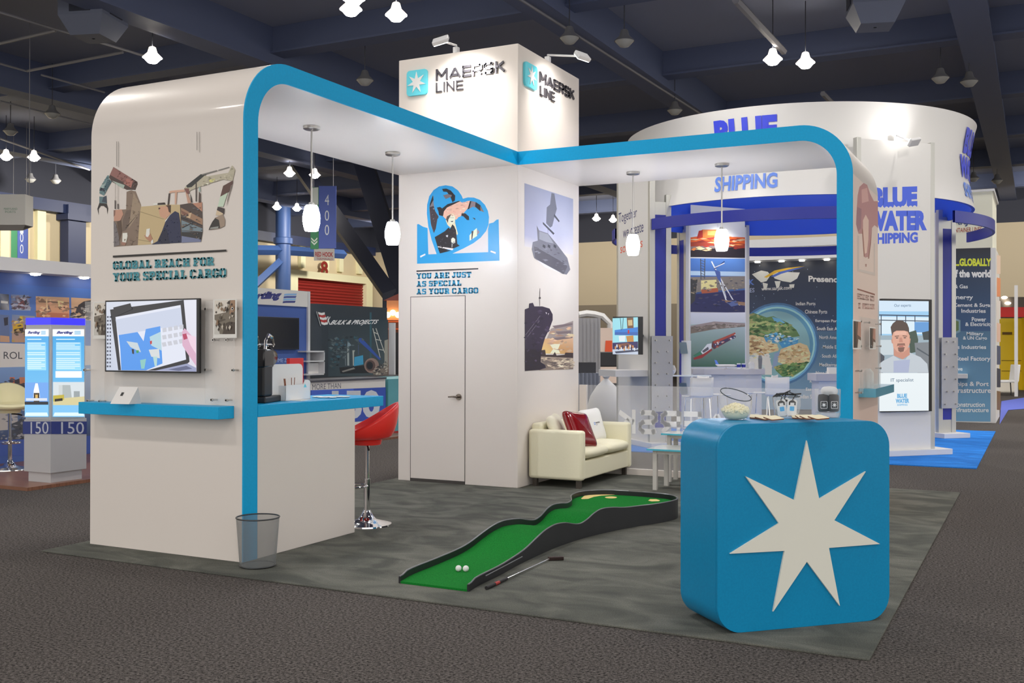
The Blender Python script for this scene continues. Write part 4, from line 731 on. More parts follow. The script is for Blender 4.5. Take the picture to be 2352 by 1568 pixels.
# ---- cream sofa with cushions against the tower
CREAMF = M('cream_leather', (214, 208, 182), .5, bump=(40, .08))
sofa = thing('sofa', 'cream two-seat sofa beside the white tower', 'sofa', (-4.76, 11.15, 0), radians(1.5))
SX0, SX1, SY0, SY1 = -5.075, -4.42, 10.40, 11.95; ARM = .11
def rbox(m, x0, x1, y0, y1, z0, z1): return m.box(x0, x1, y0, y1, z0, z1)
m = MB(); rbox(m, SX0, SX1-.015, SY0+.02, SY1-.02, .10, .30); m.build('base', CREAMF, sofa, bevel=.015, smooth='auto')
for y0 in (SY0, SY1-ARM): m = MB(); rbox(m, SX0, SX1, y0, y0+ARM, .09, .635); m.build('armrest', CREAMF, sofa, bevel=.035, smooth='auto', seg=4)
m = MB(); rbox(m, SX0, SX0+.14, SY0+ARM*.6, SY1-ARM*.6, .25, .70); m.build('backrest', CREAMF, sofa, bevel=.04, smooth='auto', seg=4)
mid = (SY0+SY1)/2
for y0, y1 in ((SY0+ARM, mid), (mid, SY1-ARM)):
    m = MB(); m.blob((SX0+.40, (y0+y1)/2, .375), .285, (y1-y0)/2+.005, .075, (1, 0, 0), (0, 1, 0), (0, 0, 1), 14, .28); m.build('seat_cushion', CREAMF, sofa, smooth=True)
for x in (SX0+.06, SX1-.07):
    for y in (SY0+.07, SY1-.08): m = MB(); m.box(x-.025, x+.025, y-.025, y+.025, 0, .11); m.build('leg', M('leg_dark', (64, 58, 52), .4), sofa)
def pillow(lab, c, hx, hy, hz, n, up, mat, name='cushion', thick=.0):
    n = Vector(n).normalized(); up = Vector(up); up = (up-n*up.dot(n)).normalized(); r = up.cross(n)
    m = MB(); m.blob(c, hx, hy, hz, r, up, n, 12, .38, .10); return tag(m.build(name, mat, smooth=True, loc=(c[0], c[1], c[2]-hy)), lab, 'cushion'), r, up, n
pillow('big soft cream cushion leaning in the near corner of the sofa', (-4.86, 10.72, .60), .22, .19, .075, (.85, .25, .35), (-.3, -.1, 1), M('cushion_cream', (214, 208, 188), .6))
RP = M('red_patent', (112, 8, 14), .14, coat=.5)
pillow('shiny dark red cushion leaning on the sofa', (-4.60, 10.745, .625), .21, .21, .07, (.9, -.15, .5), (-.5, .25, 1), RP)
o, r_, u_, n_ = pillow('white cushion with a small printed emblem on the sofa, beside the red one', (-4.80, 11.60, .605), .23, .20, .07, (.95, -.1, .28), (-.28, 0, 1), M('cushion_white', (218, 214, 210), .6))
c_ = Vector((-4.80, 11.60, .605))+n_*.0715; m = MB()
for a in range(4): pass
m.mat(0); q = lambda x, y: c_+r_*x+u_*y
for (x0, x1, y0, y1) in ((-.075, -.045, .02, .026), (-.075, -.045, -.004, .002), (-.075, -.069, -.004, .026), (-.051, -.045, -.004, .026)): m.face([q(x0, y0), q(x1, y0), q(x1, y1), q(x0, y1)], (60, 120, 200))
addtext(m, 'MAERSK', q(-.03, .008), q(.075, .008), q(-.03, .026), .02, 0, (30, 30, 40)); addtext(m, 'LINE', q(-.03, -.014), q(.0, -.014), q(-.03, .0), 0, 0, (30, 30, 40))
m.build('emblem', PRINT, o)

# ---- two low glass-topped tables
TG = M('table_glass', (206, 224, 226), .08, coat=.5); TE = M('table_edge', (70, 160, 180), .2); TL = M('table_leg_grey', (176, 174, 168), .4)
def table(x0, x1, y0, y1, h, lab):
    t = thing('side_table', lab, 'table', ((x0+x1)/2, (y0+y1)/2, 0))
    m = MB(); m.box(x0, x1, y0, y1, h-.018, h); m.build('table_top', TG, t)
    m = MB(); e = .003; m.box(x0-e, x1+e, y0-e, y0, h-.019, h-.001); m.box(x0-e, x1+e, y1, y1+e, h-.019, h-.001); m.box(x0-e, x0, y0, y1, h-.019, h-.001); m.box(x1, x1+e, y0, y1, h-.019, h-.001); tag(m.build('top_edge', TE, t), 'blue-green glass edge')
    m = MB(); m.box(x0+.06, x1-.06, y0+.06, y1-.06, h-.06, h-.019); m.build('frame', TL, t)
    for x in (x0+.05, x1-.09):
        for y in (y0+.05, y1-.09): m = MB(); m.box(x, x+.045, y, y+.045, 0, h-.02); m.build('leg', TL, t)
table(-3.79, -2.75, 10.70, 11.22, .45, 'low glass-topped coffee table partly hidden behind the star counter')
table(-3.87, -3.05, 11.42, 11.80, .56, 'taller glass-topped table behind the low one, mostly hidden')

# ---- glass railing along the back with mirrored frosted letters
gr = thing('glass_railing', 'clear glass railing behind the sofa with mirrored frosted letters', 'railing', (-3.33, 11.93, 0))
RAILG = veil('railing_glass', (214, 218, 222), .16, .05)
m = MB(); m.box(PX1+.02, XR-.152, 11.90, 11.912, .055, 1.08); m.build('pane', RAILG, gr)
m = MB(); m.box(PX1+.003, XR-.15, 11.885, 11.93, 0, .075); m.build('base_rail', WHITE, gr, bevel=.003)
FROST = veil('frosted_film', (212, 222, 234), .78, .02, .5)
m = MB(); addsans(m, 'MAERSK', Vector((-2.86, 11.895, .50)), Vector((-4.60, 11.895, .50)), Vector((-2.86, 11.895, .79)), .22, gap=.4); m.build('lettering', FROST, gr)
m = MB(); m.box(PX1+.003, -5.00, 11.885, 11.93, .075, 1.08); tag(m.build('end_post', WHITE, gr), 'white end post')

# ---- the big blue counter with the seven-pointed star
CA_ = radians(44.3); cu = Vector((cos(CA_), sin(CA_), 0)); cn = Vector((-sin(CA_), cos(CA_), 0)); CF = Vector((-1.548, 5.508, 0)); CW, CD, CH = 1.098, .44, 1.135
ctr = thing('star_counter', 'blue rounded-square counter with a big white seven-pointed star', 'counter', CF+cu*CW/2+cn*CD/2, CA_)
P = rrect(0, CW, 0, CH, .145, 10); w3 = lambda a, b, d=0: CF+cu*a+Vector((0, 0, b))+cn*d
m = MB(); m.prism([w3(a, b, .02) for a, b in P], cn*(CD-.02)); m.build('body', BLUE2, ctr, smooth='auto')
m = MB(); m.prism([w3(a, b, 0) for a, b in P], cn*.0185); m.build('front_panel', BLUE2, ctr, smooth='auto', bevel=.0015)
m = MB(); m.prism([w3(a, b, -.012) for a, b in star7(.5475, .5446, .4904, .181)], cn*.0118); tag(m.build('star', M('star_panel', (206, 206, 196), .5), ctr), 'white seven-pointed star')
ZC = CH+.0005
def oc(u, v, z=0): return onz(u, v, ZC+z)
def oback(u, d): p = onp(u, 960, CF+cn*d, cn); p.z = ZC; return p
# slanted glass bowl of mints
def bowl(lab, c, R, h, slant, mat, thick=.004):
    t = thing('glass_bowl', lab, 'bowl', c); vx = Vector((-.4525*1, .8918, 0))              # rim tilts towards the viewer's side
    rows = []; n = 40
    side = Vector((CA, SA, 0))
    for (fr, fz) in ((.0, 0), (.45, 0), (.62, .03), (.88, .28), (1.0, .62), (.97, .88), (.92, 1.0)):
        row = []
        for k in range(n+1):
            a = 2*pi*k/n; d = Vector((cos(a), sin(a), 0)); s = d.dot(Vector((.4525, -.8918, 0)))*.86+d.dot(side)*.5
            top = h*(1-slant*(.5+.5*s)); row.append(c+d*R*fr+Vector((0, 0, top*fz)))
        rows.append(row)
    m = MB(); m.grid(rows); m.build('vessel', mat, t, smooth=True)
    m = MB(); m.tube(rows[-1][:-1], .0028, 8, closed=True); tag(m.build('rim', M('glass_rim', (70, 76, 80), .1), t, smooth=True), 'dark glass rim')
    return t
c1 = oback(1690, .30); bowl('slant-cut clear glass bowl of cream mints at the left end of the star counter', c1, .094, .178, .38, GLASS)
MINT = M('mint_cream', (246, 208, 180), .6)
m = MB(); random.seed(3)
m.lathe([(.001, .078), (.03, .074), (.06, .062), (.076, .048), (.074, .032), (.058, .012), (.04, .004), (.001, .004)], c1, 24)
for k in range(170):
    a, r = random.random()*6.28, .076*sqrt(random.random()); z = .045+.035*(1-(r/.078)**2)+random.random()*.008
    c = c1+Vector((r*cos(a), r*sin(a), z)); d = Vector((random.random()-.5, random.random()-.5, random.random()-.5)).normalized(); e = d.orthogonal().normalized(); m.blob(c, .015, .009, .006, d, e, d.cross(e), 5, .7)
tag(m.build('mint', MINT, smooth=True), 'heap of cream mints in the slant-cut glass bowl', 'mints', kind='stuff')
# round bowl of tags
c2 = oback(1808, .31); bowl('round fishbowl glass with black and white tags on the star counter', c2, .078, .135, .05, GLASS)
TAGW = M('tag_white', (220, 228, 228), .35)
vdir = Vector((.4525, -.8918, 0)); sd = Vector((CA, SA, 0))
for k, (ox, oy, oz, ro, lab) in enumerate(((-.038, .02, .065, .15, 'white plastic tag with black cord at the left in the fishbowl'), (.018, .035, .068, -.05, 'white plastic tag with a pale blue emblem in front in the fishbowl'), (.0, -.02, .07, .3, 'white plastic tag at the back of the fishbowl'))):
    c = c2+sd*ox+vdir*oy+Vector((0, 0, oz)); ux = (sd*cos(ro)+Vector((0, 0, sin(ro)))); uz = (Vector((0, 0, cos(ro)))-sd*sin(ro)); t = thing('luggage_tag', lab, 'tag', c, 0, 'tags in the fishbowl')
    R_ = rrect(-.028, .028, -.05, .045, .012, 4); m = MB(); m.prism([c+ux*a+uz*b for a, b in R_], vdir*.005); m.build('card', TAGW, t)
    m = MB(); m.prism([c+ux*a+uz*b+vdir*.0055 for a, b in ((-.02, .012), (-.02, .03), (-.008, .04), (.008, .04), (.02, .03), (.02, .012), (.012, .012), (.012, .026), (-.012, .026), (-.012, .012))], vdir*.001); m.build('slot', BLACK, t)
    m = MB(); R2 = rrect(-.013, .013, -.022, .004, .004, 3); m.prism([c+ux*a+uz*b+vdir*.0055 for a, b in R2], vdir*.001); e = m.build('emblem', M('emblem_blue', (70, 160, 210), .4), t)
    m = MB(); m.tube([c+uz*.04+ux*.0+vdir*.003, c+uz*.075+ux*.02, c+uz*.085-ux*.02+vdir*.02, c+uz*.07-ux*.04, c+uz*.08+ux*.05], .004, 6); m.build('cord', BLACK, t, smooth=True)
# square jar of black pouches
c3 = oback(1901, .31); t = thing('glass_jar', 'straight clear glass jar of black star-marked pouches on the star counter', 'jar', c3)
m = MB(); m.lathe([(.001, .0), (.066, .0), (.072, .012), (.074, .17)], c3, 36); m.build('vessel', GLASS, t, smooth='auto')
m = MB(); m.lathe([(.001, .004), (.062, .004), (.066, .03), (.001, .032)], c3, 30); m.build('glass_foot', veil('thick_glass', (226, 232, 230), .35, .1), t, smooth='auto')
PB = M('pouch_black', (24, 24, 26), .5); WST = M('emblem_white', (222, 222, 218), .5)
for k, (ox, oy, hz, lab) in enumerate(((-.032, .018, .105, 'black pouch with a white star at the left in the glass jar'), (.028, .026, .105, 'black pouch with a white star in front at the right in the glass jar'), (.01, -.025, .12, 'black pouch standing highest at the back of the glass jar'))):
    c = c3+sd*ox+vdir*oy+Vector((0, 0, .034)); t = thing('pouch', lab, 'pouch', c, 0, 'black pouches in the jar')
    m = MB(); m.blob(c+Vector((0, 0, hz/2)), .032, hz/2, .014, sd, Vector((0, 0, 1)), vdir, 8, .3); m.build('bag', PB, t, smooth=True)
    m = MB(); o = c+vdir*.0155+Vector((0, 0, .042))
    R1, R2 = rrect(-.02, .02, -.022, .022, .005, 3), rrect(-.0175, .0175, -.0195, .0195, .004, 3)
    for i in range(len(R1)): j = (i+1) % len(R1); m.face([o+sd*a+Vector((0, 0, b)) for a, b in (R1[i], R1[j], R2[j], R2[i])])
    m.face([o+sd*a+Vector((0, 0, b)) for a, b in star7(0, 0, .0155, .006)]); tag(m.build('emblem', WST, t), 'white star in a square outline')
m = MB(); c = c3+sd*.01+Vector((0, 0, .155)); m.blob(c, .05, .03, .03, sd, vdir, (0, 0, 1), 8, .7); tag(m.build('tissue', veil('tissue', (224, 220, 212), .6, .02, .6), smooth=True), 'crumpled pale wrapping in the top of the glass jar', 'wrapping')
# loose coasters
CST = M('coaster_tan', (222, 204, 176), .5); CSE = M('coaster_edge', (120, 74, 50), .6)
def coaster(u, v, z, rot, lab, s=.044):
    c = oc(u, v, z); tilt = Matrix.Rotation(radians(9), 3, sd); d = tilt @ Vector((cos(rot), sin(rot), 0)); e = tilt @ Vector((-sin(rot), cos(rot), 0)); R_ = rrect(-s, s, -s, s, .012, 4)
    m = MB(); c = c+Vector((0, 0, .0095)); m.prism([c+d*a+e*b for a, b in R_], d.cross(e)*.007, side=1); tag(m.build('coaster', [CST, CSE]), lab, 'coaster', 'coasters on the star counter')
for u, v, z, ro, lab in ((1740, 962, 0, .2, 'leftmost tan coaster, lying left of the fishbowl'), (1757, 964, .0, 1.0, 'tan coaster in the middle of the left group, half covered'), (1777, 965, .0072, .85, 'front tan coaster lying over its neighbour before the fishbowl'),
        (1836, 962, 0, .3, 'leftmost tan coaster of the fan between fishbowl and jar'), (1848, 962.5, .0072, .55, 'second tan coaster of the fan between fishbowl and jar'), (1860, 963, .0144, .7, 'third tan coaster of the fan, before the jar'), (1880, 963.5, .0216, .85, 'rightmost tan coaster on top of the fan before the jar')):
    coaster(u, v, z, ro, lab)

# ---- mini golf lane
golf = thing('putting_lane', 'green putting lane with two humps and black side walls', 'putting lane', (-3.45, 7.6, 0))
ST = [(5.75, -3.735, -3.235, .014), (5.95, -3.765, -3.262, .018), (6.25, -3.772, -3.278, .022), (6.55, -3.778, -3.31, .03), (6.75, -3.78, -3.325, .048), (6.95, -3.78, -3.335, .088), (7.1, -3.775, -3.34, .118), (7.25, -3.77, -3.343, .134), (7.36, -3.75, -3.342, .135), (7.5, -3.73, -3.335, .122), (7.62, -3.715, -3.325, .096), (7.73, -3.705, -3.312, .082), (7.84, -3.70, -3.298, .1), (7.95, -3.695, -3.275, .142), (8.06, -3.69, -3.25, .162), (8.2, -3.685, -3.21, .156), (8.35, -3.69, -3.165, .138), (8.55, -3.735, -3.09, .132), (8.7, -3.80, -3.02, .13), (8.85, -3.865, -2.965, .13), (9.0, -3.89, -2.935, .13), (9.12, -3.885, -2.945, .13), (9.22, -3.84, -2.99, .13), (9.30, -3.76, -3.07, .13), (9.345, -3.66, -3.18, .13), (9.36, -3.5, -3.36, .13)]
def curve_resample(ST, k=3):
    out = []
    for i in range(len(ST)-1):
        p0, p1, p2, p3 = ST[max(i-1, 0)], ST[i], ST[i+1], ST[min(i+2, len(ST)-1)]
        for j in range(k):
            t = j/k; out.append(tuple(.5*(2*b+(c-a)*t+(2*a-5*b+4*c-d)*t*t+(3*b-a-3*c+d)*t**3) for a, b, c, d in zip(p0, p1, p2, p3)))
    return out+[ST[-1]]
SS = curve_resample(ST); TURF = M('putting_turf', (26, 122, 46), .95, noise=(140, (18, 98, 36), 3), bump=(400, .5), spec=.1)
m = MB(); m.grid([[(xl+(xr-xl)*k/8, y, z) for k in range(9)] for y, xl, xr, z in SS]); m.face([(SS[0][1], SS[0][0], .0), (SS[0][2], SS[0][0], .0), (SS[0][2], SS[0][0], SS[0][3]), (SS[0][1], SS[0][0], SS[0][3])]); m.build('turf', TURF, golf, smooth='auto')
LANEB = M('lane_black', (26, 28, 32), .4); top = [(y, xl, xr, z+(.042 if y > 5.85 else .03)) for y, xl, xr, z in SS]
for side in (1, 2):
    m = MB(); s = -1 if side == 1 else 1; rows = []
    inn = [Vector((t_[side], t_[0], 0)) for t_ in top]; 
    for i, t_ in enumerate(top):
        a, b = inn[max(i-1, 0)], inn[min(i+1, len(inn)-1)]; d = (b-a).normalized(); nn = Vector((d.y, -d.x, 0))*s; p = Vector((t_[side], t_[0], 0)); h = t_[3]
        rows.append([p+Vector((0, 0, .001)), p+Vector((0, 0, h)), p+nn*.014+Vector((0, 0, h)), p+nn*.014+Vector((0, 0, .001))])
    m.grid(rows); m.face(rows[0]); m.build('side_wall', LANEB, golf, smooth='auto')
    m = MB(); m.tube([r[1]*.5+r[2]*.5+Vector((0, 0, .001)) for r in rows], .0055, 6); tag(m.build('edge_trim', M('lane_trim', (120, 122, 124), .3, .8), golf, smooth=True), 'thin grey metal edge trim')
m = MB(); pl = [r for r in (Vector((-3.66, 9.345, 0)), Vector((-3.5, 9.36, 0)), Vector((-3.36, 9.36, 0)), Vector((-3.18, 9.345, 0)))]
m.grid([[p, p+Vector((0, .014, 0)), p+Vector((0, .014, .172)), p+Vector((0, 0, .172)), p] for p in pl]); m.build('end_wall', LANEB, golf)
m = MB(); c_ = [onx(1100, 1330, -3.225), onx(1212, 1278, -3.3)]; m.tube([Vector((-3.236, 6.0, .05)), Vector((-3.29, 6.65, .055))], .004, 6); tag(m.build('scuff_strip', M('lane_trim', (120, 122, 124), .3, .8), golf), 'thin grey strip on the near wall')
SAND = M('sand_patch', (206, 184, 118), .9)
fz = lambda u, v: onz(u, v, .1325)
m = MB(); Zp = lambda x, y: fz(900+x/3.0157, 860+y/3.0157)
m.face([Zp(*q) for q in ((1310, 858), (1335, 838), (1400, 828), (1480, 826), (1555, 824), (1545, 832), (1450, 838), (1400, 846), (1360, 860), (1318, 862))]); m.build('sand_patch', SAND, golf)
m = MB(); m.face([Zp(1518+42*cos(t), 850+7*sin(t)) for t in [k*2*pi/18 for k in range(18)]]); m.build('sand_patch', SAND, golf)
m = MB(); m.face([Zp(*q) for q in ((1775, 872), (1790, 862), (1830, 862), (1858, 870), (1850, 876), (1800, 878))]); m.build('sand_patch', SAND, golf)
BALL = M('golf_ball', (226, 226, 222), .35, bump=(260, .25))
for u, v, lab in ((1053, 1312, 'white golf ball at the left on the near end of the putting lane'), (1070, 1312.5, 'white golf ball at the right on the near end of the putting lane')):
    c = onz(u, v, .0187); m = MB(); m.ball((c.x, c.y, .0187+.0213), .0213, 20); tag(m.build('golf_ball', BALL, smooth=True, loc=(c.x, c.y, .0187)), lab, 'golf ball', 'golf balls on the lane')
# putter
ga, gh = onz(1117, 1350, .012), onz(1262, 1283, .012); t = thing('putter', 'golf putter with steel shaft lying beside the putting lane', 'putter', ga); d = (gh-ga); u = d.normalized(); nl = Vector((u.y, -u.x, 0))
m = MB(); m.tube([ga, ga+d*.30], [.012, .009], 12); g_ = m.build('grip', M('grip_black', (24, 22, 24), .7), t, smooth='auto')
m = MB(); q = ga+d*.08+Vector((0, 0, .0)); addtext(m, 'GOLF', ga+d*.05-nl*-.006+Vector((0, 0, .0105)), ga+d*.14-nl*-.006+Vector((0, 0, .0105)), ga+d*.05-nl*.004+Vector((0, 0, .0115)), .02); 
m = MB(); m.tube([ga+d*.12, ga+d*.18], [.0115, .0108], 12); tag(m.build('grip_band', M('grip_red', (150, 40, 36), .6), g_, smooth='auto'), 'red band on the grip')
m = MB(); m.tube([ga+d*.29, gh], .0055, 10); m.build('shaft', CHROME, t, smooth='auto')
m = MB(); m.tube([gh-u*.02+Vector((0, 0, 0)), gh+u*.02, gh+u*.03+Vector((0, 0, .002))], [.006, .007, .007], 10); m.build('hosel', CHROME, t, smooth='auto')
m = MB(); hd = (onz(1292, 1282, .012)-gh); hd.z = 0; hd.normalize(); q_ = Vector((-hd.y, hd.x, 0)); m.obox(gh-hd*.01-q_*.014-Vector((0, 0, .0115)), hd*.115, q_*.028, (0, 0, .026)); m.build('head', M('putter_head', (70, 56, 54), .3, .8), t, bevel=.004)

# ---- literature plate, leaflets and mini shelf on the right post's outer face
def fo(u, v, d=0): return onx(u, v, XR+d)
a, b = fo(1962, 905), fo(2012, 735); t = plate('leaflet_holder', 'clear wall plate with steel pins on the right post, above the star counter', (XR, a.y, a.z), (0, b.y-a.y, 0), (0, 0, b.z-a.z), (1, 0, 0), ((.04, .94), (.4, .94), (.96, .94), (.04, .62), (.5, .62), (.96, .62), (.04, .3), (.96, .3), (.04, .02), (.96, .02)))
LEAF2 = [((96, 70, 58), [(.05, .05), (.95, .05), (.95, .95), (.05, .95)]), ((40, 34, 34), [(.05, .05), (.45, .05), (.3, .95), (.05, .95)]), ((176, 128, 110), [(.5, .5), (.95, .4), (.95, .95), (.6, .95)]), ((206, 200, 192), [(.5, .05), (.95, .05), (.95, .3), (.6, .35)])]
for (u0, u1, v0, v1, lab) in ((1960, 1979, 802, 736, 'left photo leaflet on the right post plate'), (1998, 2012, 802, 752, 'right photo leaflet on the right post plate')):
    q0, q1 = onx(u0, v0, XR+.055), onx(u1, v1, XR+.055); leaflet(lab, (XR+.05, q0.y, q0.z), (0, q1.y-q0.y, 0), (0, 0, q1.z-q0.z), (1, 0, 0), LEAF2)
q0, q1 = fo(1972, 912), fo(2018, 886); m = MB(); m.box(XR+.001, XR+.16, q0.y, q1.y, q0.z, q0.z+.085); tag(m.build('mini_shelf', veil('blue_acrylic', (90, 168, 196), .75, .05)), 'small translucent blue shelf on the right post', 'shelf')
zs = q0.z+.086; m = MB(); m.lathe([(.001, 0), (.045, 0), (.05, .02), (.05, .15), (.02, .19)], (XR+.07, q0.y+.16, zs), 16); tag(m.build('clear_bottle', veil('bottle_clear', (196, 200, 200), .35, .15), smooth='auto'), 'small clear bottle standing on the translucent blue shelf', 'bottle')
# ================================================================== THE ROUND-SIGN STAND BEHIND
m = MB(); m.box(-6.7, -.715, 14.59, 21.18, FL, .0); tag(m.build('blue_carpet', BLUEC, loc=(-3.7, 17.9, FL)), 'bright blue carpet under the round-sign stand', 'carpet')
RC = Vector((-3.7, 17.9, 0)); SILV = M('silver_white', (206, 205, 204), .4, k=1.25); DBL = M('deep_blue', (34, 44, 140), .4); RBL = M('ring_blue', (48, 86, 226), .4, k=1.4)
sign = thing('round_sign', 'big round white overhead sign with blue lettering and blue lining', 'overhead sign', (RC.x, RC.y, 3.72))
prof = [(2.80, 3.74), (2.745, 3.95), (2.715, 4.2), (2.715, 4.45), (2.74, 4.7), (2.79, 4.93), (2.83, 5.06)]
m = MB(); m.lathe(prof+[(2.78, 5.06)], RC, 120); m.build('ring_header', SILV, sign, smooth=True)
m = MB(); m.lathe([(r-.05, z) for r, z in prof[::-1]]+[(2.80, 3.74)], RC, 120); m.build('inner_lining', RBL, sign, smooth=True)
def rprof(z):
    for (r0, z0), (r1, z1) in zip(prof, prof[1:]):
        if z <= z1: return r0+(r1-r0)*(z-z0)/(z1-z0)
    return prof[-1][0]
def ringtext(t, ang, half, z0, z1, mat, bold):
    def warp(a, b):
        z = z0+(z1-z0)*b; th = ang+(2*a-1)*half; r = rprof(z)+.012; return RC+Vector((r*cos(th), r*sin(th), z))
    m = MB(); addtext(m, t, Vector((0, 0, 0)), Vector((1, 0, 0)), Vector((0, 0, 1)), bold, warp=warp); return m.build('lettering', mat, sign)
LBU = M('logo_blue', (48, 62, 196), .45, k=1.4); LBM = M('logo_midblue', (92, 128, 220), .45, k=1.3)
for ang in (radians(-93.2), radians(-3)):
    ringtext('BLUE', ang, .172, 4.53, 4.92, LBU, .06); ringtext('WATER', ang, .215, 4.16, 4.50, LBU, .06); ringtext('SHIPPING', ang, .172, 3.86, 4.09, LBM, .035)
a45 = radians(45)
hoop = thing('ring_rail', 'thin dark blue hoop of flat bar circling below the round sign', 'rail', (RC.x, RC.y, 3.36))
for k in range(4):
    m = MB(); m.lathe([(3.05, 3.36), (3.09, 3.36), (3.09, 3.53), (3.05, 3.53), (3.05, 3.36)], RC, 40, a0=radians(-135+90*k+13), a1=radians(-135+90*k+77)); m.build('rail_segment', DBL, hoop, smooth='auto')
def pillar(ang, lab, w=1.12, th=.36, front=2.86, top=4.5, t0=0):
    n = Vector((cos(ang), sin(ang), 0)); t = Vector((-sin(ang), cos(ang), 0)); O = RC+n*front+t*t0; P = lambda a, d, z: O+t*a-n*d+Vector((0, 0, z))
    T = thing('display_pillar', lab, 'display pillar', RC+n*(front-th/2), 0)
    m = MB(); m.obox(P(-w/2-.24, -.09, .001), t*(w+.48), -n*(th+.18), (0, 0, .08)); m.build('base_slab', LGREY, T, bevel=.004)
    m = MB(); m.obox(P(-w/2+.06, .0, .08), t*(w-.12), -n*.03, (0, 0, top-.08)); m.build('outer_skin', SILV, T)
    m = MB(); m.obox(P(-w/2+.06, th-.03, .08), t*(w-.12), -n*.03, (0, 0, top-.7)); m.build('inner_skin', SILV, T)
    for a in (-w/2, w/2-.07):
        for d in (-.004, th-.086): m = MB(); m.obox(P(a, d, .08), t*.07, -n*.09, (0, 0, top-.06-(0 if d < .1 else .6))); m.build('corner_post', ALU, T, bevel=.004)
    for a in (-w/2+.012, w/2-.022):
        m = MB(); m.obox(P(a, .086, .30), t*.01, -n*(th-.172), (0, 0, 3.3)); tag(m.build('blue_inset', DBL, T), 'dark blue inset panel')
        m = MB(); m.obox(P(a, .086, .08), t*.012, -n*(th-.172), (0, 0, .22)); m.obox(P(a, .086, 3.6), t*.012, -n*(th-.172), (0, 0, .2)); m.build('end_plate', ALU, T)
    return T, n, t, P
TD, nd, td, PD = pillar(-a45, 'silver display pillar with the tall lit screen and blue lettering, right of the arch post', w=1.334, t0=-.199)
TA, na, ta, PA = pillar(-3*a45, 'silver display pillar with the slogan, right of the tower', w=1.27, front=3.03, t0=.05)
TE_, ne, te, PE = pillar(a45, 'silver display pillar with a blue inset and leaflet plate, rightmost of the round-sign stand')
TC, nc, tc_, PC = pillar(3*a45, 'silver display pillar with three stacked shipping photos facing the viewer', w=1.38, t0=.064)
fD = lambda u, v: onp(u, v, PD(0, 0, 0), nd); fAa = lambda u, v: onp(u, v, PA(0, 0, 0), na); fC = lambda u, v: onp(u, v, PC(0, .36, 0), -nc)
D = Ink(fD, nd)
b1, b2 = (64, 92, 206), (88, 130, 222)
D.text('BLUE', b1, (2002, 479), (2107, 475), (2002, 431), .07); D.text('WATER', b1, (1990, 531), (2129, 529), (1990, 484), .07); D.text('SHIPPING', b1, (2001, 561), (2108, 557), (2001, 536), .05)
for k in range(12): D.p((200, 199, 198), *[(2004+9.2*k+4.6*(1-cos(t)), 480-.04*9*k-5*sin(t)) for t in (0, .8, 1.57, 2.35, pi)])
D.build('logo_lettering', PRINT, TD)
Ai = Ink(fAa, na)
Ai.text('Together', (44, 48, 100), (1421, 519), (1463, 505), (1421, 490), .0); Ai.text('we create', (44, 48, 100), (1431, 547), (1478, 532), (1431, 527)); Ai.text('solutions', (214, 84, 60), (1425, 582), (1476, 567), (1425, 561))
Ai.build('slogan_lettering', PRINT, TA)
# tall lit screen on pillar D
q0, q1 = fD(2020, 946), fD(2134, 688); cc = (q0+q1)/2; wv = (q1-q0).dot(td); hv = q1.z-q0.z
fS = lambda u, v: onp(u, v, PD(0, -.062, 0), nd)
tvd = thing('television', 'tall portrait screen showing a man on the silver pillar right of the arch post', 'television', (cc+nd*.06-Vector((0, 0, hv/2))))
m = MB(); m.obox(cc-td*wv/2-Vector((0, 0, hv/2))+nd*.002, td*wv, nd*.058, (0, 0, hv)); m.build('case', BLACK, tvd, bevel=.003)
Sd = Ink(fS, nd, .0003, .00012, 1.0); Sd.z(1880, 560, 2.905)
Sd.q((232, 240, 250), (404, 378), (735, 382), (735, 1112), (406, 1116)); Sd.q((206, 226, 244), (404, 378), (735, 382), (735, 450), (404, 445))
Sd.q((150, 200, 236), (404, 448), (735, 450), (735, 640), (404, 640)); Sd.q((40, 60, 90), (404, 470), (735, 476), (735, 484), (404, 478)); Sd.q((214, 232, 246), (404, 485), (735, 490), (735, 600), (404, 600))
for x in (415, 520, 578, 640): Sd.q((40, 60, 86), (x, 475), (x+6, 475), (x+6, 610), (x, 610))
Sd.q((36, 54, 78), (404, 505), (735, 512), (735, 518), (404, 511)); Sd.q((90, 150, 210), (640, 520), (735, 520), (735, 590), (640, 590)); Sd.q((150, 170, 182), (404, 610), (735, 610), (735, 860), (404, 860)); Sd.q((196, 208, 214), (410, 640), (500, 640), (500, 740), (410, 740)); Sd.q((52, 74, 62), (600, 590), (650, 575), (665, 640), (655, 720), (610, 730)); Sd.q((44, 56, 60), (690, 590), (735, 580), (735, 640), (700, 640)); Sd.q((118, 124, 130), (640, 660), (735, 655), (735, 860), (660, 860)); Sd.q((70, 80, 90), (655, 690), (735, 740), (735, 750), (655, 702)); Sd.q((60, 66, 78), (404, 720), (440, 750), (430, 860), (404, 860))
SK = (214, 160, 138)
Sd.q((190, 198, 206), (404, 800), (430, 780), (500, 745), (540, 770), (580, 770), (610, 725), (680, 755), (725, 800), (733, 858), (404, 858)); Sd.q((168, 176, 204), (500, 780), (610, 770), (600, 858), (500, 858)); Sd.q((196, 138, 118), (500, 690), (607, 690), (608, 740), (560, 770), (502, 745))
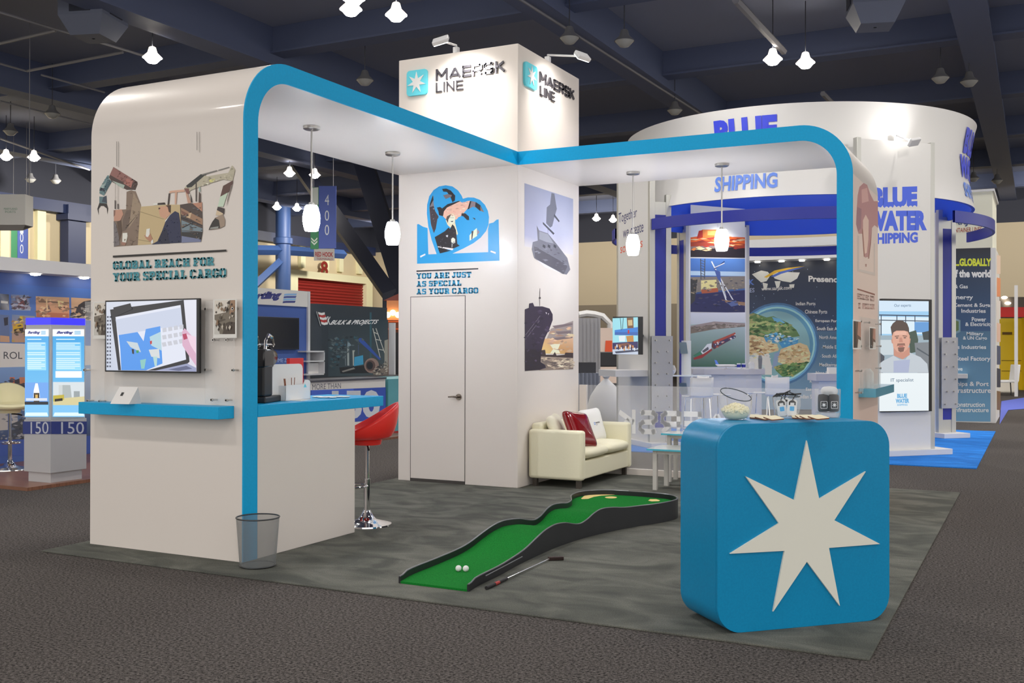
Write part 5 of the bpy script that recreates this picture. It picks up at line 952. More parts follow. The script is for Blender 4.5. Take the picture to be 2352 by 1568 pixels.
Sd.q(SK, (488, 610), (500, 575), (590, 572), (608, 610), (606, 670), (590, 705), (565, 724), (525, 720), (498, 690)); Sd.q((196, 142, 122), (484, 640), (492, 630), (496, 665), (488, 662)); Sd.q((196, 142, 122), (606, 630), (614, 632), (610, 662), (604, 668)); Sd.q((72, 54, 48), (480, 555), (495, 530), (520, 510), (560, 512), (590, 530), (602, 560), (606, 610), (595, 585), (570, 578), (520, 578), (498, 590), (490, 615)); Sd.q((226, 176, 156), (505, 585), (585, 583), (585, 605), (505, 608))
Sd.q((90, 62, 54), (508, 614), (536, 611), (536, 616), (508, 619)); Sd.q((90, 62, 54), (560, 610), (590, 613), (590, 618), (560, 615)); Sd.q((54, 42, 42), (514, 624), (532, 624), (530, 630), (516, 630)); Sd.q((54, 42, 42), (566, 623), (584, 623), (582, 629), (568, 629)); Sd.q((190, 132, 112), (540, 625), (556, 625), (562, 656), (536, 656)); Sd.q((140, 96, 82), (526, 664), (574, 662), (578, 680), (566, 676), (534, 678), (522, 684)); Sd.q((170, 92, 86), (532, 680), (568, 678), (564, 686), (536, 687)); Sd.q((120, 82, 70), (528, 690), (574, 688), (566, 718), (545, 722), (532, 714))
Sd.text('Our experts', (52, 92, 130), (505/2.905*0+2053.5, 706.5), (2092, 706), (2053.5, 698)); Sd.text('IT specialist', (46, 88, 120), (2045.5, 879), (2098, 878), (2045.5, 869))
Sd.text('BLUE', (108, 176, 222), (2060, 914), (2083, 913.5), (2060, 904), .06); Sd.text('WATER', (108, 176, 222), (2056.5, 926), (2088, 925), (2056.5, 915.5), .06); Sd.text('SHIPPING', (128, 186, 226), (2060, 932), (2084, 931.5), (2060, 927.5), .03)
Sd.build('display', SCREEN, tvd)
# three photos on pillar C
F = Ink(fC, -nc); a, b, c_, d_ = 1586, 1711, 470, 842
F.p(None, (a, 470), (b, 480), (b, 592), (a, 590), cols=[(232, 238, 246), (240, 240, 240), (70, 40, 46), (96, 60, 50)]); F.p(None, (a, 470), (b, 480), (b, 545), (a, 545), cols=[(216, 228, 244), (236, 238, 240), (238, 226, 214), (196, 206, 220)])
F.p((226, 96, 40), (a, 545), (1620, 540), (b, 545), (b, 562), (1640, 556), (a, 560)); F.p((206, 118, 52), (1612, 527), (1665, 527), (1665, 545), (1612, 548)); F.p((232, 168, 90), (1625, 530), (1655, 530), (1655, 540), (1625, 540)); F.p((224, 226, 226), (1680, 515), (1704, 516), (1704, 544), (1680, 544)); F.p((170, 40, 30), (1605, 530), (1614, 528), (1614, 545), (1600, 548)); F.p((40, 34, 38), (a, 575), (b, 565), (b, 592), (a, 590)); F.p((150, 60, 40), (a, 556), (1640, 552), (b, 560), (b, 570), (1640, 564), (a, 566))
F.p(None, (a, 593), (b, 594), (b, 718), (a, 716), cols=[(76, 120, 190), (96, 140, 204), (40, 50, 80), (34, 40, 70)]); F.p((172, 196, 216), (a, 622), (b, 624), (b, 634), (a, 632)); F.p((126, 118, 110), (a, 636), (b, 634), (b, 662), (a, 672)); F.p((222, 206, 142), (1610, 644), (1645, 642), (1647, 664), (1610, 668)); F.p((170, 90, 60), (1610, 665), (1648, 661), (1650, 670), (1612, 675)); F.p((44, 46, 86), (a, 676), (b, 666), (b, 718), (a, 716)); F.p((60, 60, 60), (a, 640), (1602, 642), (1596, 690), (a, 700))
for p_, q_ in (((1609, 594), (1610, 642)), ((1619, 594), (1618, 640))): F.line((74, 78, 86), 2, p_, q_)
for k in range(7): F.line((74, 78, 86), 1.2, (1609, 597+k*6), (1619, 601+k*6))
F.line((212, 220, 226), 3, (1634, 600), (1645, 622), (1668, 690), (1700, 700)); F.line((226, 230, 232), 2.6, (1648, 628), (1690, 700)); F.line((40, 60, 120), 2.2, (1640, 618), (1664, 600)); F.line((224, 226, 228), 2, (1642, 614), (1664, 604)); F.line((200, 200, 204), 1.4, (1656, 640), (1668, 684)); F.p((70, 90, 150), (1640, 618), (1654, 624), (1656, 650), (1648, 640)); F.p((150, 118, 90), (1656, 688), (b, 694), (b, 702), (1670, 696)); F.p((90, 104, 150), (1668, 694), (1690, 690), (1696, 700), (1680, 704))
F.dab(60, 2.4, [(140, 130, 118), (106, 100, 96), (160, 146, 120), (80, 80, 90), (120, 104, 90)], [(1588, 640), (1709, 638), (1709, 664), (1588, 674)], F.fn, 1.6, 2); F.dab(40, 2.4, [(54, 58, 100), (36, 40, 72), (64, 68, 106), (90, 84, 96)], [(1588, 680), (1709, 672), (1709, 714), (1588, 714)], F.fn, 2.4, 3); F.dab(30, 4, [(246, 200, 150), (150, 50, 40), (226, 120, 60)], [(1588, 548), (1709, 545), (1709, 575), (1588, 575)], F.fn, 3, 4)
F.p(None, (a, 718), (b, 717), (b, 842), (a, 842), cols=[(206, 208, 222), (212, 212, 226), (72, 110, 92), (70, 104, 84)]); F.p(None, (a, 745), (b, 740), (b, 842), (a, 842), cols=[(156, 176, 172), (170, 184, 186), (62, 102, 78), (64, 98, 78)]); F.p((150, 136, 132), (a, 748), (1640, 738), (b, 742), (b, 750), (1650, 752), (a, 764)); F.p((120, 108, 96), (a, 752), (1630, 746), (b, 746), (b, 750), (1640, 756), (a, 766))
F.p((98, 58, 62), (1634, 796), (1636, 784), (1688, 764), (1690, 774), (1650, 796), (1640, 802)); F.p((170, 78, 64), (1638, 784), (1688, 763), (1690, 768), (1640, 790)); F.p((70, 60, 90), (1638, 790), (1690, 768), (1688, 776), (1640, 798)); F.p((214, 216, 216), (1606, 812), (1624, 790), (1634, 788), (1634, 800), (1614, 816)); F.p((60, 120, 92), (1592, 816), (1608, 806), (1614, 814), (1598, 822)); F.p((150, 50, 50), (1592, 822), (1616, 812), (1634, 800), (1636, 804), (1612, 822), (1594, 826)); F.p((90, 90, 96), (1612, 806), (1626, 796), (1628, 802), (1616, 810))
F.dab(60, 2.6, [(136, 122, 112), (110, 100, 92), (164, 150, 140)], [(1588, 752), (1640, 742), (1709, 743), (1709, 749), (1640, 754), (1588, 763)], F.fn, 2, 5); F.dab(26, 2.2, [(140, 70, 70), (60, 54, 76), (196, 110, 90), (216, 214, 210)], [(1640, 790), (1688, 767), (1688, 774), (1644, 799)], F.fn, 1.6, 6)
F.build('photo_panel', PRINT, TC)
# leaflet plates with pins on the blue insets
def blank_plate(T, lab, O, ex, n, z0, z1, w, rows):
    t = thing('leaflet_plate', lab, 'leaflet holder', O+Vector((0, 0, z0)))
    m = MB(); m.obox(O+n*.05-ex*w/2+Vector((0, 0, z0)), ex*w, n*.012, (0, 0, z1-z0)); m.build('plate', GREY, t, bevel=.002)
    for k in range(rows):
        for s in (-.33, .33): m = MB(); p = O+ex*w*(s+(.12 if k % 2 else 0)*(1 if s < 0 else -1))+Vector((0, 0, z0+(z1-z0)*(.06+.88*k/(rows-1)))); m.tube([p+n*.06, p+n*.10], .012, 6); m.build('pin', STEEL, t)
oa = PA(.635, .18, 0); blank_plate(TA, 'blank grey leaflet plate with pins beside the slogan pillar', oa, -na, ta, .55, 1.72, .36, 7)
oe = PE(-.56, .18, 0); blank_plate(TE_, 'blank grey leaflet plate with pins on the rightmost silver pillar', oe, ne, -te, .5, 1.72, .34, 6)
# small arm lamp on pillar D washing the sign
def small_lamp(base, tip, aim, lab, w): arm_lamp(tuple(base), tuple(tip), aim, lab, w)
bs = fD(2062, 338); bs.z = 4.5; small_lamp(bs-nd*.03, onp(2100, 326, PD(0, -.3, 0), nd), PD(-.1, .25, 5.0), 'small arm spotlight on top of the pillar with the tall screen', 9)
bs = PC(.0, .33, 3.85); small_lamp(bs, bs-nc*.45+Vector((0, 0, .2)), PC(.0, .36, 2.6), 'small arm spotlight above the three stacked photos', 30)
spot('sign_fill', RC+Vector((3.6, -4.4, 5.3)), RC+Vector((1.9, -1.9, 4.2)), 60, 100, .9, .1)
spot('sign_fill', RC+Vector((-.6, -4.6, 5.3)), RC+Vector((-.3, -2.7, 4.4)), 60, 100, .9, .1)
spot('sign_fill', RC+Vector((-4.6, -4.2, 4.9)), PA(0, 0, 2.6), 75, 80, .9, .1)  # added spot without a fixture, brightens the slogan pillar
# swivel screen and shelf on the slogan pillar
vn = Vector((.30, -.954, 0)).normalized(); D_ = 15.6
q0, q1 = dep(1407, 814, D_), dep(1477, 727, D_); rr = Vector((0, 0, 1)).cross(vn); cc = (q0+q1)/2; wv = abs((q1-q0).dot(rr)); hv = q1.z-q0.z
fW = lambda u, v: onp(u, v, cc+vn*.0005, vn)
tw = thing('television', 'swivel screen showing blue lifting gear on the slogan pillar', 'television', cc-Vector((0, 0, hv/2)))
m = MB(); m.obox(cc-rr*wv/2-Vector((0, 0, hv/2))-vn*.06, rr*wv, vn*.06, (0, 0, hv)); m.build('case', BLACK, tw, bevel=.004)
m = MB(); m.tube([cc-vn*.055, cc-vn*.18+rr*.2, PA(.3, .0, cc.z)], .035, 6); m.build('swivel_arm', DARK, tw)
Wk = Ink(fW, vn, .0005, .00012, 1.0); Wk.z(1320, 640, 3.267)
Wk.q((158, 222, 234), (284, 296), (474, 288), (476, 568), (286, 566)); Wk.q((60, 130, 214), (300, 385), (474, 362), (474, 420), (300, 420)); Wk.q((60, 104, 180), (300, 400), (474, 400), (474, 425), (300, 422)); Wk.q((120, 84, 60), (390, 292), (440, 290), (442, 370), (395, 372)); Wk.q((206, 180, 130), (398, 310), (432, 308), (434, 350), (402, 352)); Wk.q((196, 140, 70), (385, 430), (440, 425), (445, 500), (420, 540), (400, 500)); Wk.q((226, 236, 240), (330, 430), (380, 425), (378, 470), (335, 470)); Wk.q((56, 50, 100), (284, 480), (474, 470), (476, 568), (286, 566)); Wk.q((130, 84, 70), (320, 490), (400, 480), (440, 500), (420, 540), (330, 530)); Wk.q((196, 206, 224), (284, 530), (476, 520), (476, 568), (286, 566)); Wk.q((70, 74, 96), (300, 545), (476, 530), (476, 545), (310, 560)); Wk.q((190, 40, 40), (398, 385), (410, 384), (410, 410), (398, 412)); Wk.q((40, 50, 60), (340, 295), (344, 295), (352, 385), (348, 385)); Wk.q((40, 50, 60), (362, 295), (366, 295), (362, 380), (358, 380))
for k in range(16): Wk.q(((40, 40, 80), (210, 150, 90), (220, 226, 236))[k % 3], (290+k*11, 490+(k*17) % 30), (299+k*11, 488+(k*17) % 30), (300+k*11, 510+(k*17) % 30), (291+k*11, 512+(k*17) % 30))
Wk.build('display', SCREEN, tw)
p0 = PA(-.1, 0, 1.09); m = MB(); m.obox(p0, ta*.66, na*.55, (0, 0, .10)); tag(m.build('shelf', LGREY, bevel=.004), 'pale grey shelf on the slogan pillar below the swivel screen', 'shelf')
# reception bar, stools, bowl and small things inside
def P3(u, v, D, z=None):
    p = dep(u, v, D)
    if z is not None: p.z = z
    return p
cb = P3(1672, 900, 18.6, 0); bar = thing('reception_bar', 'pale grey curved reception bar inside the round-sign stand', 'bar', cb)
vf = Vector((.45, -.89, 0)); sf = Vector((CA, SA, 0))
pts = [(-.62, .0), (-.45, .16), (-.1, .24), (.3, .22), (.62, .1), (.62, -.3), (-.62, -.3)]
m = MB(); m.prism([cb+sf*a*1.02+vf*(b+.04)+Vector((0, 0, 1.06)) for a, b in pts], (0, 0, .10)); m.build('bar_top', M('bar_top_grey', (176, 174, 178), .35), bar, bevel=.005)
m = MB(); m.prism([cb+sf*a*.94+vf*b*.9 for a, b in pts], (0, 0, 1.06)); m.build('front', LGREY, bar)
cb2 = P3(1925, 905, 17.0, 0); t = thing('reception_bar', 'pale grey bar end partly hidden behind the right arch post', 'bar', cb2)
m = MB(); m.obox(cb2-sf*.42-vf*.3+Vector((0, 0, 1.0)), sf*.8, vf*.5, (0, 0, .12)); m.build('bar_top', M('bar_top_grey', (176, 174, 178), .35), t, bevel=.005); m = MB(); m.obox(cb2-sf*.36-vf*.25, sf*.68, vf*.4, (0, 0, 1.0)); m.build('front', LGREY, t)
m = MB(); q = P3(1899, 866, 17.0, 1.12); m.obox(q, sf*.2, vf*.12, (0, 0, .1)); tag(m.build('paper_stack', M('paper_white', (214, 212, 208), .6)), 'small stack of white papers on the bar end beside the right arch post', 'papers')
# model plane
pc = P3(1668, 840, 18.5, 1.22); WHT = M('model_white', (226, 228, 230), .3); t = thing('model_plane', 'small white model plane on the curved reception bar', 'model plane', (pc.x, pc.y, 1.16))
m = MB(); m.tube([pc-sf*.19+Vector((0, 0, .02)), pc-sf*.15, pc+sf*.14, pc+sf*.19], [.006, .022, .022, .006], 10); m.build('fuselage', WHT, t, smooth='auto')
for s in (1, -1): m = MB(); m.prism([pc+sf*.05, pc-sf*.03, pc-sf*.09+vf*.16*s, pc-sf*.06+vf*.16*s], (0, 0, .006)); m.build('wing', WHT, t)
m = MB(); m.prism([pc-sf*.12, pc-sf*.18, pc-sf*.21+Vector((0, 0, .1)), pc-sf*.17+Vector((0, 0, .09))], vf*.006); m.build('tail_fin', M('logo_midblue', (92, 128, 220), .45), t)
m = MB(); m.tube([pc, Vector((pc.x, pc.y, 1.165))], .005, 6); m.lathe([(.04, 1.16), (.04, 1.166), (.001, 1.17)], (pc.x, pc.y, 0), 16); m.build('stand', STEEL, t)
for u, lab in ((1697, 'left dark blue and white gift cup on the curved bar'), (1708, 'right dark blue and white gift cup on the curved bar')):
    q = P3(u, 848, 18.4, 1.161); m = MB(); m.lathe([(.001, 0), (.03, 0), (.036, .10), (.001, .10)], q, 14); m.mat(1).lathe([(.0345, .03), (.0372, .08)], q, 14); tag(m.build('cup', [WHT, DBL], smooth='auto'), lab, 'cup', 'cups on the curved bar')
q = P3(1726, 846, 18.4, 1.161); m = MB(); m.lathe([(.001, 0), (.05, 0), (.055, .1), (.03, .13)], q, 14); tag(m.build('clear_jar', veil('jar_clear', (214, 220, 224), .4, .15), smooth='auto'), 'small clear jar at the right end of the curved bar', 'jar')
q = P3(1745, 846, 18.5, 1.161); m = MB(); m.lathe([(.03, 0), (.035, .02), (.045, .18), (.03, .24), (.02, .15)], q, 14, a0=-2, a1=1); tag(m.build('screen_back', M('grey_device', (110, 112, 116), .4)), 'rounded grey device standing at the right end of the curved bar', 'device')
# glass shelf with fish bowl
gs = P3(1578, 863, 18.2, 1.04); m = MB(); m.obox(gs-sf*.38-vf*.0, sf*.75, vf*.3, (0, 0, .025)); m.mat(1).obox(gs-sf*.34, sf*.03, vf*.03, (0, 0, -1.04)); m.obox(gs+sf*.3, sf*.03, vf*.03, (0, 0, -1.04)); tag(m.build('glass_table', [M('table_glass', (206, 224, 226), .08), ALU]), 'narrow glass-topped bar table carrying a fishbowl', 'table')
q = P3(1541, 862, 18.1, 1.066); t = thing('glass_bowl', 'small round fishbowl half full of blue sweets on the glass bar table', 'bowl', q)
m = MB(); m.lathe([(.001, 0), (.05, .0), (.085, .05), (.088, .1), (.07, .15), (.06, .165)], q, 24); m.build('vessel', veil('bowl_glass', (214, 220, 230), .2, .15), t, smooth=True)
m = MB(); m.lathe([(.001, .005), (.048, .006), (.08, .05), (.082, .075), (.001, .085)], q, 20); tag(m.build('sweets', M('sweets_blue', (110, 120, 170), .5, noise=(60, (190, 196, 214), 2)), smooth=True), 'heap of blue and white sweets in the small fishbowl', 'sweets', kind='stuff')
# leaflet rack
q = P3(1565, 846, 18.2); t = thing('leaflet_rack', 'narrow clear leaflet rack inside the round-sign stand, left of the photo pillar', 'leaflet rack', (q.x, q.y, FL))
m = MB(); m.obox(Vector((q.x, q.y, .0)), sf*.17, vf*.01, (0, 0, 1.66)); m.build('back_plate', veil('rack_clear', (206, 210, 212), .35), t)
for v0, v1 in ((785, 812), (905, 870)): 
    z = P3(1560, max(v0, v1), 18.2).z; m = MB(); m.obox(Vector((q.x, q.y, z))+vf*.03-sf*.02, sf*.13, vf*.008, Vector((0, 0, .2))-sf*.03); m.build('leaflet', M('leaflet_grey', (96, 112, 120), .5), t)
# white bar chairs
WCH = M('chair_white', (222, 220, 214), .35)
def barchair(p, rz, lab, first=[None]):
    if first[0]: return dup(first[0], p, rz, lab, 'white bar chairs')
    t = thing('bar_chair', lab, 'bar chair', p, rz, 'white bar chairs'); first[0] = t; n = 8
    rows = [[(-.19+.38*k/n, y, z+.012*((2*k/n-1)**2)) for k in range(n+1)] for y, z in ((.2, .735), (.19, .75), (0, .745), (-.15, .75), (-.19, .78), (-.205, .85), (-.21, .95), (-.215, 1.06))]
    m = MB(); m.grid(rows); o = m.build('shell', WCH, t, smooth=True, local=True); so = o.modifiers.new('solid', 'SOLIDIFY'); so.thickness = .014
    for x in (-.15, .15):
        for y, yy in ((.15, .2), (-.13, -.2)): m = MB(); m.tube([(x, y, .735), (x*1.2, yy, .012)], .01, 8); m.build('leg', CHROME, t, local=True)
    m = MB(); m.tube([(-.172, .185, .25), (.172, .185, .25), (.172, -.18, .25), (-.172, -.18, .25)], .009, 8, closed=True); m.build('foot_rail', CHROME, t, local=True)
    return t
for u, D, rz, lab in ((1602, 16.5, 3.3, 'white bar chair seen from behind, left of the curved bar'), (1640, 17.2, 1.9, 'white bar chair turned sideways, beside the one seen from behind'), (1785, 16.9, 2.9, 'white bar chair right of the curved bar, behind the star counter'), (1752, 17.9, 4.2, 'white bar chair back peeping out at the right end of the curved bar')):
    q = P3(u, 980, D, 0); barchair((q.x, q.y, 0), rz+YAW-pi, lab)

# ================================================================== GREY CORNER RIGHT OF THE TOWER
def pleats(a, b, z0, z1, n, d): 
    a, b = Vector(a), Vector(b); e = (b-a); nn = Vector((-e.y, e.x, 0)).normalized(); rows = []
    for z in (z0, z1): rows.append([a+e*k/(n*4)+nn*d*sin(k*pi/2)+Vector((0, 0, z-a.z)) for k in range(n*4+1)])
    return rows
DRAPE = M('drape_grey', (150, 150, 154), .85); DRAPED = M('drape_dark', (116, 122, 136), .85)
a, b = P3(1326, 900, 27), P3(1379, 900, 27); m = MB(); m.grid(pleats((a.x, a.y, 0), (b.x, b.y, 0), FL, P3(1350, 730, 27).z, 6, .02)); tag(m.build('drape', DRAPE, smooth=True), 'grey pleated drape wall just right of the tower', 'drape')
a, b = P3(1322, 900, 24.5), P3(1377, 900, 24.5); zt = P3(1350, 857, 24.5).z; m = MB(); m.grid(pleats((a.x, a.y, 0), (b.x, b.y, 0), FL, zt, 6, .015)); m.grid([[Vector((a.x, a.y, zt)), Vector((b.x, b.y, zt))], [Vector((a.x, a.y, zt))-vf*.7, Vector((b.x, b.y, zt))-vf*.7]]); tag(m.build('skirted_table', DRAPED, smooth=True), 'table with a dark grey pleated skirt right of the tower', 'table')
q = P3(1340, 857, 24.7, zt); m = MB(); m.obox(q-sf*.35, sf*.65, -vf*.3, (0, 0, .26)); tag(m.build('dark_box', M('box_charcoal', (54, 54, 58), .5), bevel=.01), 'charcoal box on the grey-skirted table', 'box')
q = P3(1392, 990, 21.5, FL); m = MB(); m.lathe([(.001, 0), (.34, .01), (.42, .12), (.41, .30), (.33, .55), (.20, .75), (.07, .87), (.04, .90), (.08, .95), (.001, .96)], q, 22, sx=1, sy=.85); tag(m.build('bean_bag', M('bean_bag_white', (176, 178, 182), .6), smooth=True), 'big white bean bag between the skirted table and the slogan pillar', 'bean bag')
q = P3(1398, 990, 29, FL); t = thing('lounge_chair', 'dark grey lounge chair frame behind the bean bag', 'chair', q); m = MB(); m.obox(q-sf*.36+Vector((0, 0, 1.0)), sf*.7, -vf*.1, (0, 0, .42)); m.build('backrest', DARK, t, bevel=.03); m = MB(); m.obox(q-sf*.36+Vector((0, 0, .45)), sf*.7, vf*.5, (0, 0, .1)); m.build('seat', DARK, t, bevel=.03)
for s in (-.33, .33): m = MB(); m.tube([q+sf*s, q+sf*s+Vector((0, 0, 1.0))], .02, 6); m.build('leg', DARK, t)
q = P3(1388, 812, 33, 0); z0, z1 = P3(1388, 812, 33).z, P3(1388, 782, 33).z; m = MB(); m.obox((q.x, q.y, z0), sf*.18, vf*.02, (0, 0, z1-z0)); m.mat(1).obox(Vector((q.x, q.y, z1))-sf*.05-vf*.05, sf*.05, -vf*.02, (0, 0, .3)); 
a = P3(1378, 840, 34); b = P3(1416, 840, 34); t = thing('partition', 'pale pink partition with an orange poster behind the swivel screen', 'partition', (a.x, a.y, FL)); m = MB(); m.obox((a.x, a.y, FL), b-a-Vector((0, 0, (b-a).z)), -vf*.1, (0, 0, P3(1400, 752, 34).z)); m.build('panel', M('partition_pink', (200, 182, 172), .7), t)
I = Ink(lambda u, v: onp(u, v, Vector((a.x, a.y, 0))+vf*.02, vf), vf, .0); I.p((206, 84, 50), (1391, 782), (1406, 782), (1406, 812), (1389, 812)); I.build('poster', PRINT, t)
a = P3(1330, 723, 36); b = P3(1402, 744, 36); c = P3(1366, 722, 36); m = MB(); m.tube([a, (a+c)/2+Vector((0, 0, .04)), c, (c+b)/2+Vector((0, 0, .1)), b, Vector((b.x, b.y, FL))], .12, 8); tag(m.build('arched_tube', LGREY, smooth='auto'), 'pale arched stand tube over the grey drape', 'tube')

# ================================================================== DARK GLOBE STAND (BACK RIGHT)
GY = 26.0; fG = lambda u, v: ony(u, v, GY)
gl = thing('backdrop_wall', 'dark backdrop wall printed with a globe and a list of ports', 'backdrop', (-4.5, GY, FL))
x0, x1, zt = fG(1560, 700).x, -1.6, fG(1800, 600).z; m = MB(); m.box(x0, x1, GY, GY+.12, FL, zt); m.build('panel', M('backdrop_navy', (44, 48, 60), .5), gl)
I = Ink(fG, (0, -1, 0), ink=1.55); N_, N2 = (42, 46, 58), (88, 124, 158)
I.p(None, (1565, 609), (2085, 588), (2085, 940), (1565, 940), cols=[(40, 44, 54), (40, 44, 54), (96, 134, 168), (120, 150, 176)]); I.p(None, (1565, 609), (2085, 588), (2085, 760), (1565, 760), cols=[N_, N_, (50, 66, 96), (52, 66, 92)])
random.seed(11)
for k in range(60): x, y = 1712+random.random()*205, 605+random.random()*300; I.p((150, 170, 196), (x, y), (x+1.3, y), (x+1.3, y+1.3), (x, y+1.3)); I.o -= I.step
cx, cy, R_ = 1786, 790, 84
def circ(r, n=40, dx=0, dy=0): return [(cx+dx+r*cos(2*pi*k/n), cy+dy+r*sin(2*pi*k/n)) for k in range(n)]
I.p((66, 104, 146), *circ(95)); I.p((96, 150, 190), *circ(90)); I.p((150, 196, 214), *circ(86)); I.p((84, 136, 168), *circ(82)); I.p((120, 160, 170), *circ(78, dx=-4, dy=2))
I.z(1320, 640, 3.267); GR, TN, OC = (88, 118, 76), (196, 176, 138), (92, 148, 184)
I.q(GR, (1250, 290), (1340, 255), (1440, 290), (1490, 280), (1600, 330), (1660, 380), (1690, 430), (1620, 440), (1540, 470), (1440, 450), (1330, 420), (1250, 440)); I.q((150, 160, 110), (1300, 330), (1420, 310), (1500, 340), (1400, 370), (1310, 370)); I.q((104, 128, 88), (1500, 300), (1600, 345), (1640, 400), (1560, 420), (1480, 380))
I.q(OC, (1480, 285), (1540, 300), (1600, 345), (1560, 350), (1500, 320)); I.q((66, 132, 178), (1420, 420), (1520, 400), (1560, 440), (1500, 480), (1430, 470))
I.q(TN, (1250, 440), (1330, 420), (1420, 440), (1440, 480), (1520, 490), (1530, 540), (1450, 560), (1380, 600), (1300, 560), (1250, 580)); I.q((150, 120, 88), (1290, 470), (1360, 460), (1420, 500), (1340, 510)); I.q((122, 92, 68), (1300, 500), (1380, 520), (1440, 540), (1380, 550))
I.q((66, 140, 190), (1530, 480), (1620, 440), (1680, 450), (1670, 490), (1560, 520)); I.q(TN, (1545, 530), (1620, 500), (1690, 480), (1745, 500), (1770, 560), (1760, 620), (1640, 640), (1560, 640), (1520, 620)); I.q((176, 146, 104), (1620, 520), (1700, 510), (1720, 560), (1650, 590)); I.q(GR, (1500, 660), (1560, 640), (1650, 640), (1755, 620), (1720, 680), (1640, 730), (1560, 735), (1510, 690)); I.q((84, 130, 90), (1560, 690), (1650, 650), (1640, 720), (1580, 732)); I.q((130, 150, 182), (1500, 560), (1540, 545), (1520, 640), (1480, 680)); I.q((206, 216, 222), (1280, 580), (1400, 545), (1460, 580), (1480, 660), (1480, 720), (1350, 720), (1280, 650))
I.dab(150, 16, [(70, 100, 60), (104, 134, 86), (130, 140, 96), (56, 84, 54), (150, 150, 108)], [(1255, 300), (1340, 258), (1440, 292), (1600, 335), (1655, 390), (1560, 455), (1440, 445), (1330, 415), (1255, 430)], asp=1.5, seed=2)
I.dab(110, 12, [(200, 180, 140), (176, 150, 112), (150, 122, 90), (212, 196, 160)], [(1255, 445), (1420, 440), (1520, 495), (1525, 540), (1380, 595), (1255, 575)], asp=1.6, seed=3); I.dab(100, 12, [(204, 184, 144), (184, 158, 116), (164, 136, 98), (212, 194, 156)], [(1550, 535), (1690, 485), (1765, 560), (1750, 620), (1560, 635), (1525, 615)], asp=1.5, seed=4)
I.dab(90, 13, [(66, 104, 62), (104, 138, 84), (48, 84, 52), (150, 150, 100)], [(1505, 665), (1560, 645), (1750, 625), (1640, 725), (1560, 730)], asp=1.4, seed=5); I.dab(60, 11, [(60, 124, 170), (110, 166, 196), (190, 206, 206)], [(1425, 425), (1520, 402), (1670, 450), (1660, 490), (1500, 478)], asp=1.6, seed=6); I.dab(50, 16, [(226, 232, 234), (180, 198, 208)], [(1285, 585), (1450, 560), (1475, 650), (1470, 710), (1300, 700)], asp=1.5, seed=7)
for t_, c0, bl, br, tl in (('Presence', (228, 228, 226), (1857, 647), (1934, 649), (1857, 633)), ('Indian Ports', (206, 214, 224), (1828, 701), (1873, 701), (1828, 693)), ('Chinese Ports', (206, 214, 224), (1849, 720), (1900, 720), (1849, 711)), ('European Ports', (206, 214, 224), (1873, 741), (1928, 742), (1873, 733)), ('South East Asia', (206, 214, 224), (1876, 758), (1932, 759), (1876, 750)), ('North America', (206, 214, 224), (1882, 778), (1934, 779), (1882, 770)), ('Middle East', (206, 214, 224), (1890, 800), (1932, 801), (1890, 792)), ('South Africa', (206, 214, 224), (1888, 821), (1934, 822), (1888, 813)), ('Mediterranean', (206, 214, 224), (1882, 841), (1938, 842), (1882, 833)), ('Near East', (206, 214, 224), (1874, 859), (1912, 860), (1874, 852)), ('Russia', (196, 206, 218), (1860, 879), (1884, 879), (1860, 871)), ('East,', (206, 214, 224), (1851, 898), (1869, 898), (1851, 890)), ('Indian Sub', (214, 220, 228), (1836, 915), (1874, 915), (1836, 906)), ('www.sarjak.com', (214, 216, 220), (1749, 670), (1818, 667), (1749, 659)), ('SARJAK', (86, 116, 190), (1672, 660), (1732.5, 658), (1672, 643)), ('LINES', (150, 160, 190), (1704, 673), (1733, 671), (1704, 663))):
    I.text(t_, c0, bl, br, tl, .035 if t_ in ('Presence', 'SARJAK') else .015)
LAND = (206, 204, 196)
I.z(1320, 220, 3.267)
I.q(LAND, (1330, 1338), (1400, 1310), (1450, 1320), (1470, 1345), (1440, 1390), (1400, 1400), (1370, 1375)); I.q(LAND, (1410, 1400), (1450, 1410), (1440, 1450), (1420, 1455)); I.q(LAND, (1480, 1330), (1560, 1320), (1690, 1325), (1670, 1370), (1620, 1400), (1560, 1390), (1500, 1370)); I.q(LAND, (1500, 1390), (1545, 1390), (1535, 1435), (1515, 1440)); I.q(LAND, (1610, 1415), (1650, 1412), (1645, 1440), (1615, 1440))
I.q((226, 162, 50), (1420, 1360), (1500, 1310), (1600, 1290), (1725, 1278), (1610, 1302), (1520, 1325), (1440, 1365)); I.q((70, 96, 176), (1470, 1355), (1540, 1320), (1620, 1300), (1725, 1284), (1620, 1315), (1550, 1335), (1500, 1358))
I.build('globe_print', PRINT, gl)
hb = thing('light_beam', 'white light beam with small downlights over the globe backdrop', 'beam', (-4, 25.2, 3.7)); xa, xb = ony(1640, 580, 25.4).x, ony(1960, 575, 25.4).x; zb = ony(1800, 594, 25.4).z
m = MB(); m.box(xa, xb, 25.35, 25.95, zb-.02, zb+.12); m.build('soffit', LGREY, hb); m = MB(); m.box(xa, xb, 24.9, 25.1, zb+.24, zb+.44); m.build('front_rail', LGREY, hb)
for u, v in ((1740, 600), (1795, 597), (1842, 594), (1899, 592)): p = ony(u, v, 25.7); m = MB(); m.lathe([(.001, -.0), (.07, 0), (.06, .06)], (p.x, 25.7, zb-.05), 12); m.build('downlight', M('downlight_glow', (255, 246, 226), emit=8), hb)
